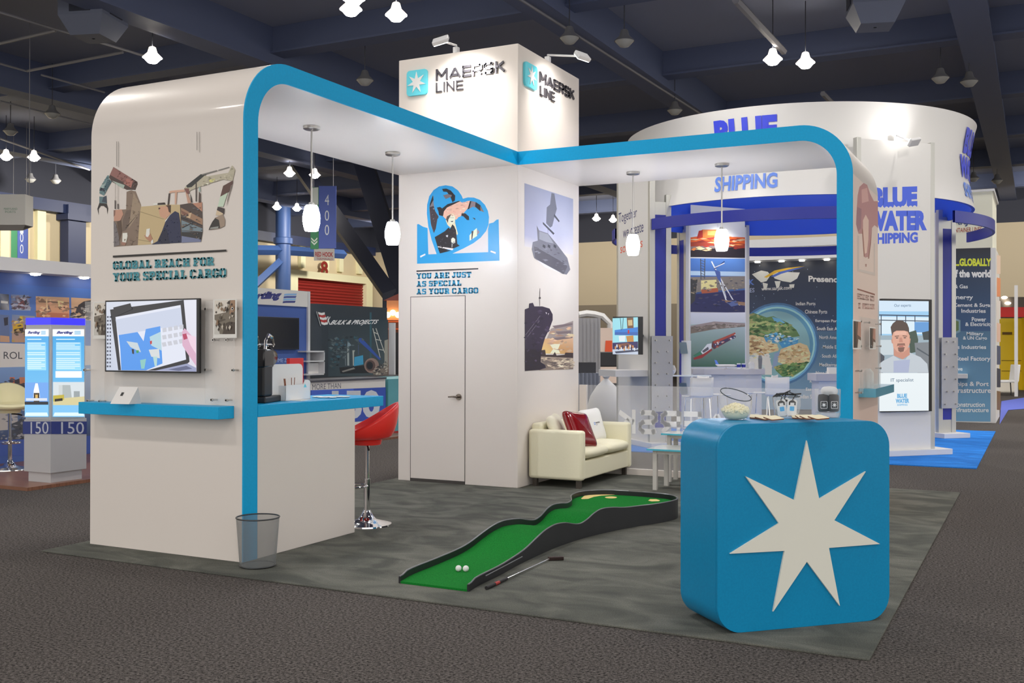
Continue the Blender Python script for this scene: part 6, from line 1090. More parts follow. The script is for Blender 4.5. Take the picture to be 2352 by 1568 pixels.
# front tower with the list of industries
TY = 23.6; fN = lambda u, v: ony(u, v, TY); xr = fN(2287, 800).x; xl = -2.9; zs, ztp = fN(2240, 571).z, fN(2240, 441).z
tw2 = thing('info_tower', 'dark blue information tower with white lines of text and a beige top at the right', 'info tower', ((xl+xr)/2, TY, FL))
m = MB(); m.box(xl, xr, TY, TY+2.3, FL, zs); m.build('lower_body', M('tower_white', (200, 198, 194), .5), tw2)
m = MB(); m.box(xl, xr-.06, TY, TY+2.3, zs+.004, ztp); m.build('beige_top', M('tower_beige', (226, 212, 196), .5), tw2)
m = MB(); m.box(xl, xr-.02, TY-.01, TY+2.32, ztp, ztp+.05); m.build('cap', LGREY, tw2)
I = Ink(fN, (0, -1, 0)); I.p(None, (2120, 573), (2275, 568.5), (2275, 968), (2120, 966), cols=[(36, 40, 50), (36, 40, 50), (104, 152, 186), (104, 150, 184)]); I.p(None, (2120, 573), (2275, 568.5), (2275, 760), (2120, 760), cols=[(36, 40, 50), (36, 40, 50), (56, 86, 124), (56, 84, 120)])
I.p((206, 206, 206), (2276, 569), (2287, 569), (2287, 970), (2276, 969))
for t_, c0, x0_, x1_, y0_, y1_, bo in (('...GLOBALLY', (206, 214, 60), 2194, 2277, 593, 611, .05), ('of the world', (222, 224, 228), 2184, 2276, 619, 637, .05), ('& Gas', (214, 218, 226), 2192, 2223, 653, 662, .02), ('Energy', (214, 218, 226), 2188, 2235, 677, 690, .02), ('Cement & Sugar', (218, 222, 228), 2190, 2280, 696, 707, .02), ('Industries', (218, 222, 228), 2208, 2264, 709, 718, .02), ('Power', (214, 218, 226), 2232, 2265, 728, 738, .02), ('& Electricity', (214, 218, 226), 2217, 2280, 740, 751, .02), ('Military', (214, 218, 226), 2220, 2259, 762, 772, .02), ('& UN Cargo', (214, 218, 226), 2212, 2267, 772, 782, .02), ('Glass Industries', (214, 218, 226), 2174, 2265, 792, 801, .02), ('Steel Factory', (218, 222, 228), 2196, 2275, 818, 831, .02), ('Automotive', (206, 216, 226), 2152, 2211, 842, 851, .02), ('Ships & Port', (222, 226, 232), 2190, 2271, 876, 889, .02), ('Infrastructure', (218, 222, 228), 2184, 2276, 890, 902, .02), ('Construction', (214, 220, 228), 2189, 2262, 923, 934, .02), ('Infrastructure', (214, 220, 228), 2191, 2271, 936, 946, .02)):
    I.text(t_, c0, (x0_, y1_), (x1_, y1_+.3), (x0_, y0_), bo)
I.p((120, 150, 160), (2176, 725), (2206, 735), (2206, 762), (2176, 775)); I.p((96, 118, 70), (2176, 730), (2202, 738), (2202, 758), (2176, 770))
I.text('SARJAK', (40, 60, 110), (2180, 522), (2255, 518), (2180, 503), .02); I.text('CONTAINER LINES', (150, 60, 40), (2180, 535), (2255, 531), (2180, 524.5), .01)
I.build('text_print', PRINT, tw2)
fX = lambda u, v: onx(u, v, xr); I = Ink(fX, (1, 0, 0))
for k, col in enumerate(((226, 190, 170), (222, 130, 80), (214, 206, 200), (226, 180, 160), (60, 72, 104), (40, 46, 70), (120, 90, 60))): y_ = 585+k*52; I.p(col, (2289.5, y_), (2298, y_+2), (2298, y_+44), (2289.5, y_+44))
I.build('side_print', PRINT, tw2)
p = fN(2192, 861); m = MB(); m.box(p.x, fN(2223, 861).x, TY-.3, TY-.005, p.z-.06, p.z+.03); tag(m.build('small_shelf', LGREY), 'small pale shelf on the dark information tower', 'shelf')
# far right aisle
p = onz(2326, 888, FL); fY = lambda u, v: dep(u, v, 38); YEL = M('cabinet_yellow', (206, 176, 30), .5)
t = thing('yellow_kiosk', 'yellow cabinet wall at the far right edge', 'cabinet', fY(2330, 885)); 
a, b = fY(2296, 886), fY(2347, 886); zt_ = fY(2320, 730).z; m = MB(); m.obox((a.x, a.y, FL), sf*(b-a).length, -vf*.6, (0, 0, zt_)); m.build('body', YEL, t)
a2, b2 = fY(2347, 950), fY(2375, 950); m = MB(); m.obox((b.x, b.y, FL)+vf*.3 if 0 else Vector((b.x, b.y, FL))+vf*1.2, sf*.6, -vf*1.2, (0, 0, zt_+.02)); m.build('side_wing', YEL, t)
for v in (828, 852): m = MB(); q = fY(2300, v); m.obox(q+vf*.02, sf*.72, -vf*.01, (0, 0, .02)); m.build('seam', M('seam_olive', (120, 100, 20), .6), t)
q = fY(2302, 768); m = MB(); m.obox(q+vf*.03, sf*.35, -vf*.02, (0, 0, .09)); m.build('dark_label', M('label_brown', (90, 66, 20), .6), t)
q = fY(2290, 727); q2 = fY(2400, 704); m = MB(); m.obox(q-vf*.5, sf*2.2, -vf*.3, (0, 0, q2.z-q.z)); tag(m.build('red_fascia', M('fascia_red', (206, 40, 36), .5)), 'red fascia board above the yellow cabinet', 'fascia')
q = fY(2290, 700); m = MB(); m.obox(Vector((q.x, q.y, FL))-vf*2, sf*2.4, -vf*.1, (0, 0, q.z+.4)); tag(m.build('partition', M('partition_brown', (96, 88, 80), .7)), 'brown-grey partition behind the yellow cabinet', 'partition')  # plain brown-grey panel colour
for u, v, lab in ((2307, 683, 'upper round downlight near the far right edge'), (2315, 696, 'lower round downlight near the far right edge')): q = dep(u, v, 39.95); m = MB(); m.ball(q, .11, 10, .5); tag(m.build('downlight', M('downlight_glow', (255, 246, 226), emit=8)), lab, 'light')
q = dep(2334, 905, 33); m = MB(); m.box(q.x-.05, q.x+.05, q.y-.05, q.y+.05, FL, dep(2334, 655, 33).z); tag(m.build('white_post', LGREY), 'slim white post in front of the yellow cabinet', 'post')
a, b = onz(2300, 922, FL), onz(2362, 912, FL); c_, d_ = onz(2370, 938, FL), onz(2296, 975, FL); m = MB(); m.prism([p+Vector((0, 0, .006)) for p in (d_, onz(2316, 942, FL), c_, b, a)], (0, 0, .006)); tag(m.build('purple_carpet', M('carpet_violet_blue', (84, 96, 178), .95)), 'violet-blue carpet piece in the far right aisle', 'carpet')
q = dep(2318, 905, 33.5); t = thing('easy_chair', 'white low chair with dark legs beside the slim white post', 'chair', (q.x, q.y, FL)); q.z = FL
m = MB(); m.obox(q-sf*.4+Vector((0, 0, .42)), sf*.7, -vf*.5, (0, 0, .08)); m.obox(q+sf*.22+Vector((0, 0, .45)), sf*.1, -vf*.5, Vector((0, 0, .55))+sf*.06); m.build('seat_shell', WCH, t, bevel=.02)
for s in (-.36, .26):
    for e in (.02, -.46): m = MB(); m.tube([q+sf*s+vf*e+Vector((0, 0, .42)), q+sf*(s*1.1)+vf*e], .02, 6); m.build('leg', DARK, t)
q = dep(2312, 890, 35.5); m = MB(); m.obox(Vector((q.x, q.y, FL))-sf*.45, sf*.8, -vf*.6, (0, 0, .42)); tag(m.build('ottoman', M('ottoman_cream', (206, 200, 188), .6), bevel=.06), 'cream padded block behind the white low chair', 'ottoman')
# ================================================================== BLUE PHOTO-WALL STAND (LEFT)
BW = -12.0; fB = lambda u, v: onx(u, v, BW); NB = M('stand_navy', (66, 92, 158), .5); WS = M('white_strip', (206, 204, 200), .5)
WOOD = M('platform_wood', (128, 88, 68), .35, noise=(3, (108, 72, 56), 4, (1, 14, 1)))
m = MB(); m.box(-13.5, -9.72, 7.62, 15.4, FL, .025); tag(m.build('platform', WOOD, loc=(-11.5, 11.5, FL)), 'low brown wooden platform under the blue photo-wall stand', 'platform')
zt = fB(100, 632).z; zk = fB(100, 655).z
bw = thing('photo_wall', 'blue wall printed with cargo photos and a white lettered strip at the left', 'wall', (BW, 9.6, .025))
ya, yb = 6.9, 12.6
m = MB(); m.box(BW-.15, BW, ya, yb, .025, zt); m.build('panel', NB, bw)
m = MB(); m.box(BW-.3, BW+.35, ya, yb, zt-.0, zt+.17); m.build('fascia', M('fascia_white', (214, 214, 216), .5), bw)
I = Ink(fB, (1, 0, 0)); I.z(0, 380, 4.126)
def ph(x0, y0, x1, y1, cols, sl=.07):
    return
I.p(None, (-20, 650), (215, 664), (215, 840), (-20, 840), cols=[(64, 96, 166), (62, 98, 170), (110, 140, 190), (110, 140, 190)])
I.p(None, (0, 674), (20, 676), (21, 712), (0, 711), cols=[(120, 130, 150), (60, 60, 66), (150, 150, 156), (60, 60, 64)]); I.p((216, 214, 210), (2, 690), (18, 692), (18, 697), (2, 696))
I.p((112, 126, 160), (25, 676), (66, 678), (70, 712), (27, 711)); I.p((120, 74, 76), (42, 684), (60, 682), (66, 708), (40, 708)); I.p((60, 60, 70), (52, 680), (56, 676), (64, 700), (58, 704)); I.p((150, 160, 180), (28, 706), (70, 709), (70, 713), (28, 712))
I.p(None, (82, 680), (159, 683), (159, 731), (83, 728), cols=[(190, 160, 130), (186, 150, 120), (206, 140, 106), (200, 136, 104)]); I.p((120, 96, 80), (84, 690), (158, 694), (158, 697), (84, 694)); I.p((128, 100, 90), (100, 712), (112, 700), (118, 715), (104, 720)); I.p((236, 200, 150), (132, 690), (146, 692), (146, 704), (134, 704)); I.p((80, 62, 50), (133, 704), (150, 704), (146, 712), (136, 710)); I.p((176, 110, 84), (84, 716), (158, 720), (158, 731), (84, 728)); I.p((226, 190, 150), (105, 690), (108, 684), (110, 712), (107, 714))
I.p((196, 160, 130), (163, 683), (215, 686), (215, 736), (164, 732)); I.p((64, 58, 60), (174, 712), (180, 700), (192, 692), (215, 688), (215, 728), (190, 724)); I.p((140, 134, 130), (185, 706), (205, 700), (205, 718), (188, 718)); I.p((206, 180, 150), (164, 720), (215, 728), (215, 736), (164, 733))
I.p((96, 112, 150), (0, 722), (21, 724), (22, 786), (0, 785)); I.p((54, 54, 66), (8, 730), (18, 728), (18, 746), (10, 748)); I.p((190, 150, 120), (0, 770), (21, 772), (22, 786), (0, 785))
I.p(None, (27, 722), (80, 726), (80, 786), (27, 786), cols=[(110, 130, 166), (150, 150, 150), (180, 140, 112), (190, 150, 120)]); I.p((200, 160, 50), (29, 744), (52, 742), (54, 758), (30, 760)); I.p((206, 178, 60), (45, 726), (52, 726), (52, 745), (45, 745)); I.p((60, 52, 44), (32, 756), (54, 752), (52, 764), (32, 766)); I.p((110, 84, 66), (56, 745), (80, 748), (80, 775), (56, 775))
I.p((206, 202, 198), (-20, 787), (215, 794), (215, 838), (-20, 844)); I.text('ROL', (62, 64, 70), (8, 824), (51, 824), (8, 807.5), 0)
I.p(None, (-20, 844), (215, 838), (215, 1010), (-20, 1024), cols=[(120, 150, 196), (130, 160, 200), (56, 70, 104), (50, 60, 90)]); I.p((62, 62, 70), (-20, 890), (20, 878), (52, 866), (60, 900), (55, 930), (-20, 928)); I.p((206, 110, 70), (22, 866), (33, 866), (33, 883), (23, 883)); I.p((186, 120, 90), (44, 866), (60, 866), (58, 884), (45, 882)); I.p((90, 84, 82), (-20, 905), (60, 895), (70, 925), (-20, 935)); I.p((172, 168, 166), (-20, 945), (40, 945), (40, 985), (-20, 990)); I.p((70, 74, 82), (20, 975), (60, 960), (60, 1010), (18, 1012)); I.p((64, 88, 160), (-20, 1012), (215, 1000), (215, 1040), (-20, 1048))
fq = I.fn
for k, (pl, cs) in enumerate((([(84, 684), (158, 687), (158, 730), (84, 727)], ((206, 160, 130), (150, 118, 96), (226, 176, 140))), ([(165, 700), (214, 700), (214, 734), (165, 730)], ((90, 84, 84), (150, 140, 132), (60, 56, 58))), ([(28, 726), (80, 729), (80, 785), (28, 785)], ((150, 120, 90), (90, 80, 70), (196, 170, 110))), ([(0, 870), (55, 870), (55, 930), (0, 930)], ((80, 80, 90), (110, 104, 104), (56, 60, 74))), ([(0, 940), (60, 930), (60, 1008), (0, 1008)], ((90, 100, 120), (140, 140, 146), (60, 66, 80))), ([(26, 680), (66, 682), (68, 710), (28, 710)], ((120, 110, 126), (84, 70, 80), (150, 150, 166))))): I.dab(36, 4, list(cs), pl, fq, 1.6, k+1)
I.build('photo_print', PRINT, bw)
for u, v in ((172, 649), (205, 633), (60, 643)): p = fB(u, v); m = MB(); m.lathe([(.001, -.03), (.06, -.02), (.07, .0)], (BW+.18, p.y, zt), 12); m.build('downlight', M('downlight_glow', (255, 246, 226), emit=8), bw)
# second panel of the same stand, seen through the left arch
b2 = thing('photo_wall', 'blue panel with a dark screen and white logo header seen through the left arch', 'wall', (BW, 14.5, .025))
yb0, yb1 = 12.75, fB(704, 700).y; zh = fB(650, 665).z; zl = fB(650, 702).z
m = MB(); m.box(BW-.15, BW, yb0, yb1, .025, zl); m.build('panel', NB, b2); m = MB(); m.box(BW-.15, BW+.03, yb0, yb1, zl, zh); m.build('header', WS, b2)
m = MB(); m.box(BW-.15, BW+.04, yb1, yb1+.06, .025, zh); m.build('end_post', LGREY, b2)
I = Ink(lambda u, v: onx(u, v, BW+.03), (1, 0, 0)); I.text('Bertling', (54, 58, 120), (563, 693), (644, 690), (563, 670.5), .07, .15)
for k, c_ in enumerate(((130, 170, 210), (66, 84, 150), (130, 176, 216), (54, 62, 126))): y_ = 674+5.6*k; s_ = 10-2*k; I.p(c_, (648+s_*.5, y_+.8), (656+s_*.5, y_), (682+s_*0-k, y_), (680-k, y_+4.2), (654+s_*.5, y_+4.4), (647+s_*.5, y_+5.2))
I.build('logo', PRINT, b2); I = Ink(fB, (1, 0, 0)); I.text('TIME ZONES', (170, 186, 224), (631, 832), (681, 831), (631, 823)); I.build('lettering', PRINT, b2)
a, b_ = onx(560, 803, BW+.06), onx(687.5, 730, BW+.06); t = thing('television', 'dark switched-off screen on the blue panel seen through the left arch', 'television', (BW, (a.y+b_.y)/2, a.z)); m = MB(); m.box(BW+.002, BW+.06, a.y, b_.y, a.z, b_.z); m.build('case', M('screen_off', (40, 42, 50), .25), t, bevel=.004); m = MB(); m.box(BW+.0605, BW+.062, a.y+.03, b_.y-.03, a.z+.03, b_.z-.03); m.build('display', M('screen_glass', (34, 36, 42), .15), t)
# lit kiosk
KX, KY = -9.80, 7.976; kz = .025; KW = M('kiosk_silver', (172, 172, 174), .4, .2)
k1 = thing('light_kiosk', 'silver kiosk with glowing blue cap and lit sky-blue posters at the far left', 'kiosk', (KX-.235, KY+.23, kz))
xl_, yr_ = ony(55, 1000, KY).x, onx(199, 1000, KX).y
fL = lambda u, v: ony(u, v, KY); fRt = lambda u, v: onx(u, v, KX)
zb, z1_, z2_, z3_ = .025, fL(117, 1087).z, fL(117, 966).z, fL(117, 745).z; ztop = fL(117, 729).z
m = MB(); m.box(xl_+.04, KX-.03, KY+.03, yr_-.04, zb, z1_); m.build('plinth', KW, k1); m = MB(); m.box(xl_, KX, KY, yr_, z1_, z2_); m.build('lower_body', KW, k1, bevel=.004); m = MB(); m.box(xl_+.02, KX-.003, KY+.003, yr_-.02, z2_, z3_); m.build('upper_body', KW, k1, bevel=.004)
m = MB(); m.box(xl_+.02, KX-.002, KY+.002, yr_-.02, z3_, ztop); tag(m.build('glow_cap', M('cap_glow_blue', (48, 44, 250), .3, emit=.72), k1), 'glowing blue cap')
def poster(fn, n, x0, x1, kind):
    I = Ink(fn, n, .003, .0003, 1.0); xa = lambda t: x0+(x1-x0)*t; sl = (-6 if kind == 0 else 6)*0
    yt, ybm = 756, 957
    I.p((240, 240, 240), (x0, yt), (x1, yt), (x1, yt+16), (x0, yt+16)); I.p(None, (x0, yt+16), (x1, yt+16), (x1, ybm), (x0, ybm), cols=[(74, 162, 220), (74, 162, 220), (120, 190, 232), (120, 190, 232)]); I.p(None, (xa(.1), yt+30), (xa(.9), yt+30), (xa(.9), 850), (xa(.1), 850), cols=[(116, 190, 232), (116, 190, 232), (150, 212, 240), (150, 212, 240)])
    I.text('Bertling', (50, 60, 130), (xa(.13), yt+12), (xa(.63), yt+12), (xa(.13), yt+4), .06, .15)
    for k in range(3): I.p((90, 170, 216), (xa(.7), yt+4+k*3), (xa(.9), yt+4+k*3), (xa(.87), yt+5.6+k*3), (xa(.67), yt+5.6+k*3))
    for k in range(16): 
        if k in (1, 6, 9): continue
        I.p((214, 234, 246), (xa(.1), 778+k*4.4), (xa(.86 if k % 3 else .7), 778+k*4.4), (xa(.86 if k % 3 else .7), 780+k*4.4), (xa(.1), 780+k*4.4)); I.o -= I.step
    I.o += I.step
    if kind == 0:
        I.p((110, 160, 226), (x0, 878), (x1, 878), (x1, 925), (x0, 925)); I.p((240, 246, 250), (xa(.45), 880), (xa(.55), 880), (xa(.62), 900), (xa(.64), 912), (xa(.36), 912), (xa(.38), 896)); I.p((70, 58, 44), (xa(.38), 902), (xa(.62), 902), (xa(.62), 922), (xa(.38), 922)); I.p((210, 170, 90), (xa(.45), 906), (xa(.55), 906), (xa(.55), 918), (xa(.45), 918)); I.p((206, 214, 226), (xa(.05), 914), (xa(.95), 914), (xa(.95), 920), (xa(.05), 920)); I.p((40, 44, 52), (x0, 922), (x1, 922), (x1, 929), (x0, 929)); I.p((126, 190, 234), (x0, 929), (x1, 929), (x1, ybm), (x0, ybm))
    else:
        I.p((246, 246, 240), (xa(.08), 852), (xa(.92), 852), (xa(.92), 867), (xa(.08), 867)); I.p((206, 214, 218), (x0, 877), (x1, 877), (x1, 930), (x0, 930)); I.p((168, 176, 176), (xa(.18), 884), (xa(.55), 884), (xa(.6), 915), (xa(.18), 916)); I.p((196, 202, 202), (xa(.18), 884), (xa(.3), 884), (xa(.3), 916), (xa(.18), 916)); I.p((150, 158, 160), (xa(.66), 898), (xa(.85), 898), (xa(.85), 912), (xa(.66), 912)); I.p((206, 196, 150), (x0, 916), (x1, 910), (x1, 930), (x0, 930)); I.p((186, 170, 70), (x0, 908), (xa(.35), 906), (xa(.35), 918), (x0, 922)); I.p((50, 48, 44), (xa(.05), 916), (xa(.3), 914), (xa(.3), 920), (xa(.05), 922)); I.p((126, 190, 234), (x0, 930), (x1, 930), (x1, ybm), (x0, ybm))
    I.p((214, 234, 244), (xa(.05), ybm-10), (xa(.95), ybm-10), (x1, ybm-2), (x0, ybm-2)); tag(I.build('lit_poster', MATS.get('poster_lit') or colour_mat('poster_lit', .3, .8), k1), 'lit sky-blue poster')
poster(fL, (0, -1, 0), 58, 112, 0); poster(fRt, (1, 0, 0), 121, 193, 1)
for fn, n, x0, x1 in ((fL, (0, -1, 0), 53, 117), (fRt, (1, 0, 0), 117, 199)):
    I = Ink(fn, n, .003, .0004); I.p((40, 54, 116), (x0, 967.5), (x1, 967.5), (x1, 996.5), (x0, 996.5)); I.text('150', (176, 180, 190), (x0+(x1-x0)*.28, 996), (x0+(x1-x0)*.92, 996), (x0+(x1-x0)*.28, 968.5)); I.build('number_band', PRINT, k1)
# cream stool at the left edge and the shared stool builder
CRM = M('stool_cream', (226, 206, 168), .4)
_r, RED = RED, CRM
p = onz(22, 1078, .025); st = stool(p.x, p.y, radians(150), 'cream bar stool with a chrome foot at the left picture edge'); RED = _r; st.location.z = .025
for c_ in st.children: pass
# ================================================================== COUNTERS ACROSS THE AISLE, SEEN THROUGH THE LEFT ARCH
CXF = -10.2; fC2 = lambda u, v: onx(u, v, CXF); y0_, y1_ = 11.2, fC2(885, 900).y; zt2 = fC2(800, 874).z
c150 = thing('info_counter', 'white and blue counter with big grey numbers seen behind the desk', 'counter', (CXF-.3, (y0_+y1_)/2, .025))
m = MB(); m.box(CXF-.6, CXF, y0_, y1_, .025, zt2); m.build('body', WS, c150)
I = Ink(fC2, (1, 0, 0)); I.p((52, 78, 166), (640, 899), (886, 889), (886, 962), (640, 985)); I.p((70, 100, 196), (715, 896), (812, 892), (812, 962), (715, 970)); I.text('MORE THAN', (96, 98, 108), (717, 895), (783, 891.5), (717, 882)); I.text('150', (190, 196, 204), (762, 965), (873, 959), (762, 896.5), .04); I.build('number_print', PRINT, c150)
m = MB(); m.box(CXF-.62, CXF+.02, y0_, y1_+.01, zt2, zt2+.03); m.build('counter_top', M('top_dark', (70, 70, 76), .35), c150)
TL_ = M('teal_laminate', (86, 150, 158), .4); m = MB(); yt0 = fC2(888, 930).y; m.box(CXF-.9, CXF+.02, yt0+.02, yt0+2.2, FL, onx(900, 870, CXF).z); m.mat(1).box(CXF-.9, CXF+.03, yt0+.02, yt0+2.2, FL, .05); tag(m.build('teal_counter', [TL_, M('kick_red', (150, 44, 40), .5)]), 'teal counter with a red kick strip right beside the white tower', 'counter')
# dark cargo backdrop
YX = -12.3; fY2 = lambda u, v: onx(u, v, YX); dk = thing('backdrop_wall', 'dark teal backdrop wall with a flag emblem and a crane vessel seen through the left arch', 'backdrop', (YX, 17, FL))
ya, yb, ztd = fY2(705, 780).y, fY2(889, 780).y, fY2(800, 700).z; DT = M('backdrop_teal', (48, 56, 64), .4)
m = MB(); cyl = arc(YX-.5, ya+.5, .5, pi/2*3, pi*2, 10); pts = cyl+[(YX, yb), (YX-.15, yb), (YX-.15, ya+.6), (YX-.6, ya+.15)]; m.prism([(x, y, FL) for x, y in pts], (0, 0, ztd)); m.build('curved_panel', DT, dk, smooth='auto')
I = Ink(fY2, (1, 0, 0)); I.z(560, 560, 3.5625)
I.q(None, (690, 600), (1180, 620), (1180, 1080), (690, 1085), cols=[(46, 54, 62), (44, 60, 70), (72, 86, 90), (58, 72, 80)]); I.q((54, 90, 102), (1030, 560), (1045, 560), (1045, 1060), (1030, 1060))
I.text('BULK & PROJECTS', (222, 222, 222), (760, 748.5), (866, 746.5), (760, 735), .03, .1); I.text('YK', (222, 222, 222), (745, 744), (759, 745), (745, 726), .02, .15)
for k, c_ in enumerate(((222, 216, 214), (170, 56, 56), (222, 216, 214), (170, 56, 56), (222, 216, 214))): y_ = 556+20*k; x_ = 606+6*k; I.q(c_, (x_, y_), (x_+28, y_+8), (x_+56, y_+3), (x_+56, y_+22), (x_+28, y_+28), (x_+5, y_+20))
I.line((190, 190, 190), 1.2, (727, 715), (736, 748)); 
I.q((150, 160, 160), (845, 845), (860, 845), (862, 995), (846, 995)); I.q((120, 140, 150), (850, 790), (880, 830), (845, 845)); I.q((100, 110, 116), (826, 910), (834, 910), (836, 995), (828, 995)); I.q((160, 166, 160), (888, 870), (910, 870), (902, 885), (900, 995), (892, 995)); I.q((64, 150, 190), (905, 925), (975, 910), (978, 985), (900, 1000)); I.q((54, 84, 160), (935, 770), (965, 770), (1120, 940), (1110, 950), (945, 800)); I.line((84, 100, 140), .8, (823, 776), (823, 815))
I.q((40, 44, 48), (780, 1010), (1050, 990), (1070, 1055), (790, 1060)); I.q((130, 130, 126), (800, 1040), (900, 1010), (910, 1022), (810, 1050)); I.q((140, 120, 112), *[(1045+60*cos(t), 995+62*sin(t)) for t in [2*pi*k/20 for k in range(20)]]); I.q((90, 74, 72), *[(1035+40*cos(t), 995+45*sin(t)) for t in [2*pi*k/20 for k in range(20)]]); I.q((40, 44, 50), *[(1030+26*cos(t), 995+32*sin(t)) for t in [2*pi*k/20 for k in range(20)]])
for a, b_ in (((1055, 690), (1115, 930)), ((1080, 690), (1165, 930)), ((1060, 720), (1100, 740)), ((1075, 780), (1125, 790)), ((1095, 860), (1145, 870))): I.line((190, 192, 184), 1.6, (560+a[0]/3.5625, 560+a[1]/3.5625), (560+b_[0]/3.5625, 560+b_[1]/3.5625))
I.q((150, 150, 140), (1150, 790), (1180, 780), (1180, 1080), (1150, 1080)); I.q((120, 112, 104), (1050, 1040), (1180, 1000), (1180, 1080), (1060, 1070))
I.dab(80, 14, [(66, 78, 84), (40, 48, 54), (84, 98, 102), (54, 84, 96)], [(700, 760), (1030, 760), (850, 900), (700, 1070)], asp=1.2, seed=2); I.dab(60, 9, [(150, 146, 136), (90, 84, 80), (60, 60, 64), (180, 176, 164)], [(1060, 1010), (1175, 960), (1175, 1070), (1060, 1065)], asp=1.2, seed=3)
I.build('vessel_print', PRINT, dk)
m = MB(); m.box(YX+.0, YX+.55, ya+.1, yb+.1, fY2(800, 872).z, fY2(800, 864).z); tag(m.build('ledge', M('ledge_black', (36, 36, 40), .4)), 'long black ledge along the foot of the dark teal backdrop', 'ledge')
a, b_ = onx(704, 862, YX+.5), onx(746, 806, YX+.5); t = thing('shelf_unit', 'small grey open shelf unit in front of the dark teal backdrop', 'shelf unit', (YX+.3, (a.y+b_.y)/2, a.z)); m = MB(); m.box(YX+.02, YX+.05, a.y, b_.y, a.z, b_.z); m.build('back', GREY, t)
for z in (b_.z-.02, (a.z*.45+b_.z*.55), a.z): m = MB(); m.box(YX+.05, YX+.5, a.y, b_.y, z, z+.025); m.build('shelf_board', LGREY, t)
m = MB(); m.box(YX+.05, YX+.5, b_.y-.02, b_.y, a.z, b_.z); m.build('side', LGREY, t)
p = onx(718, 858, YX+.45); m = MB(); m.box(YX+.35, YX+.37, p.y-.02, p.y+.3, a.z+.026, a.z+.22); tag(m.build('white_tablet', M('card_white', (212, 210, 208), .5)), 'white card standing on the grey shelf unit', 'card')
# orange-lit booth between backdrop and tower
q0, q1 = dep(888, 735, 24), dep(925, 690, 24); t = thing('lit_booth', 'orange-lit small booth roof beside the white tower', 'booth', (q0.x, q0.y, FL)); sfv = Vector((CA, SA, 0))
m = MB(); m.obox((q0.x, q0.y, FL), sfv*.5, Vector((-.45, .89, 0))*.4, (0, 0, q0.z)); m.build('cabin', M('booth_brown', (120, 72, 50), .6), t)
m = MB(); m.obox(Vector((q0.x, q0.y, q0.z)), sfv*.45, Vector((-.45, .89, 0))*.4, (0, 0, q1.z-q0.z)); m.build('lit_box', M('booth_orange', (196, 128, 84), .6), t)
for k in range(3): m = MB(); m.ball(q0+sfv*(.03+.12*k)+Vector((0, 0, .12+.05*(k % 2)))-Vector((-.45, .89, 0))*.06, .07, 10); m.build('bulb', M('bulb_glow', (255, 226, 180), emit=3), t)
for v in (.05, -.12): m = MB(); m.obox(q0-Vector((-.45, .89, 0))*.05+Vector((0, 0, v-.1)), sfv*.5, Vector((-.45, .89, 0))*.03, (0, 0, .03)); m.build('rail', M('booth_rail', (214, 96, 40), .5), t)
m = MB(); m.prism([q1+Vector((0, 0, 0))-sfv*.45, q1+sfv*.2, q1+sfv*.1+Vector((0, 0, .22)), q1-sfv*.1+Vector((0, 0, .16))], Vector((-.45, .89, 0))*.5); m.build('roof', M('booth_roof', (120, 62, 54), .6), t)
p = dep(899, 850, 22); p2 = dep(899, 740, 22); m = MB(); m.obox((p.x, p.y, FL)-sfv*.06 if 0 else Vector((p.x, p.y, FL))-sfv*.06, sfv*.12, (0, .05, 0), (0, 0, p2.z)); tag(m.build('ladder_post', LGREY), 'narrow pale rung post beside the dark teal backdrop', 'post')
p = dep(911, 860, 22.4); p2 = dep(911, 762, 22.4); m = MB(); m.obox(Vector((p.x, p.y, FL))-sfv*.06, sfv*.16, (0, .05, 0), (0, 0, p2.z)); tag(m.build('partition', DARK), 'narrow dark panel tight against the white tower', 'panel')

# ================================================================== HANGING BANNERS
def banner(lab, D, boards, texts, tops):
    n = Vector((SA, -CA, 0)); fn0 = lambda u, v: dep(u, v, D); xs = [u for bq in boards for u in (bq[1], bq[2])]; c = fn0(sum(xs)/len(xs), boards[0][3]); t = thing('hanging_banner', lab, 'banner', c)
    for nm, u0, u1, v0, v1, mat in boards: a, b_ = fn0(u0, v1), fn0(u1, v0); m = MB(); m.obox(a, Vector((b_.x-a.x, b_.y-a.y, 0)), -n*.04, (0, 0, b_.z-a.z)); m.build(nm, mat, t)
    I = Ink(fn0, n, .004)
    for fnc in texts: fnc(I)
    I.build('banner_print', PRINT, t)
    for u, v in tops: a = fn0(u, v)-n*.02; m = MB(); m.tube([a, Vector((a.x, a.y, CEIL))], .012, 5); m.build('wire', PIPE, t)
BBL = M('banner_blue', (78, 96, 170), .6); BGR = M('banner_green', (62, 132, 92), .6); BGY = M('banner_grey', (176, 172, 168), .6); BWH = M('banner_white', (206, 205, 200), .6)
def num(t_, c0, u, ys, w, h):
    return [lambda I, ch=ch, y=y: I.text(ch, c0, (u, y+h), (u+w, y+h), (u, y)) for ch, y in zip(t_, ys)]
chev = lambda u, v, w: (lambda I: (I.p((206, 220, 206), (u, v), (u+w/2, v+7), (u+w, v), (u+w, v+4), (u+w/2, v+11), (u, v+4))))
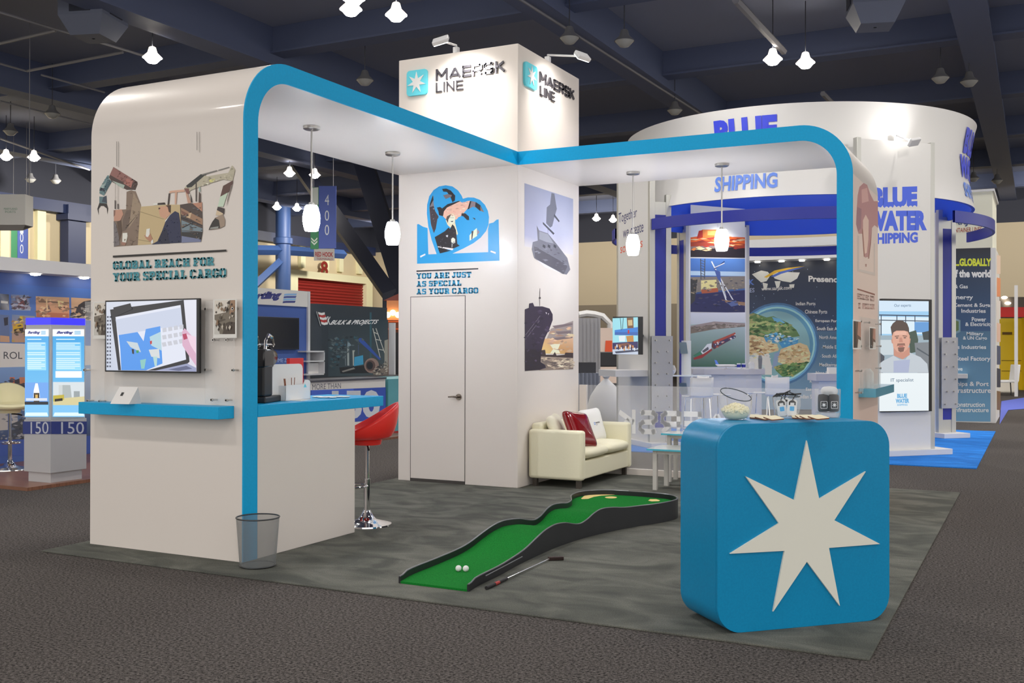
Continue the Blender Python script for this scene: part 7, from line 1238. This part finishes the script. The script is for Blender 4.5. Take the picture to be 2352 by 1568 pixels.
banner('tall blue hanging banner with a vertical number seen through the left arch', 36, [('blue_board', 732, 772, 427, 570, BBL), ('green_board', 713, 732, 430, 572, BGR), ('sponsor_board', 721, 768, 571, 598, BGY)],
       num('400', (200, 206, 220), 746, (447, 483, 516), 10, 24)+[chev(715, 545, 14), chev(715, 552, 14), lambda I: I.p((196, 204, 196), (714, 432), (731, 430), (731, 470), (714, 472)), lambda I: I.text('RED HOOK', (150, 40, 40), (724, 589), (765, 590), (724, 578), .03), lambda I: I.text('TERMINALS', (130, 60, 60), (727, 597), (764, 597.5), (727, 592))], ((720, 430), (765, 427)))
banner('blue and green hanging banner with a vertical number at the far left', 44, [('blue_board', 40, 64, 480, 610, BBL), ('green_board', 25, 40, 500, 611, BGR), ('sponsor_board', 19, 72, 612, 634, BGY)],
       num('100', (200, 206, 220), 46, (515, 535, 561), 8, 21)+[chev(26, 592, 12), chev(26, 599, 12), lambda I: I.text('RED HOOK', (110, 60, 60), (22, 622), (69, 622.5), (22, 615), .03)], ((30, 500), (60, 480)))
c = dep(20, 480, 30); t = thing('box_banner', 'white hanging box banner with small green lettering at the left edge', 'banner', dep(10, 525, 30)); nv = Vector((SA, -CA, 0)); a, b_ = dep(-40, 516, 30), dep(58, 446, 30)
m = MB(); m.obox(a, Vector((b_.x-a.x, b_.y-a.y, 0)), -nv*.5, (0, 0, b_.z-a.z)); m.build('box', BWH, t)
m = MB(); w_ = Vector((b_.x-a.x, b_.y-a.y, 0)); m.face([a, a+w_, a+w_*.85-Vector((0, 0, .14))-nv*.25, a-Vector((0, 0, .14))-nv*.25]); m.face([a-nv*.5, a+w_-nv*.5, a+w_*.85-Vector((0, 0, .14))-nv*.25, a-Vector((0, 0, .14))-nv*.25]); m.build('bottom_flap', BGY, t)
I = Ink(lambda u, v: dep(u, v, 30), nv, .004); I.text('MARYLAND', (120, 150, 130), (9, 482), (40, 482), (9, 477)); I.text('PORTS', (120, 150, 130), (12, 489), (36, 489), (12, 484)); I.build('lettering', PRINT, t)
m = MB(); m.tube([b_-nv*.25, Vector((b_.x, b_.y, CEIL))-nv*.25], .012, 5); m.build('wire', PIPE, t)
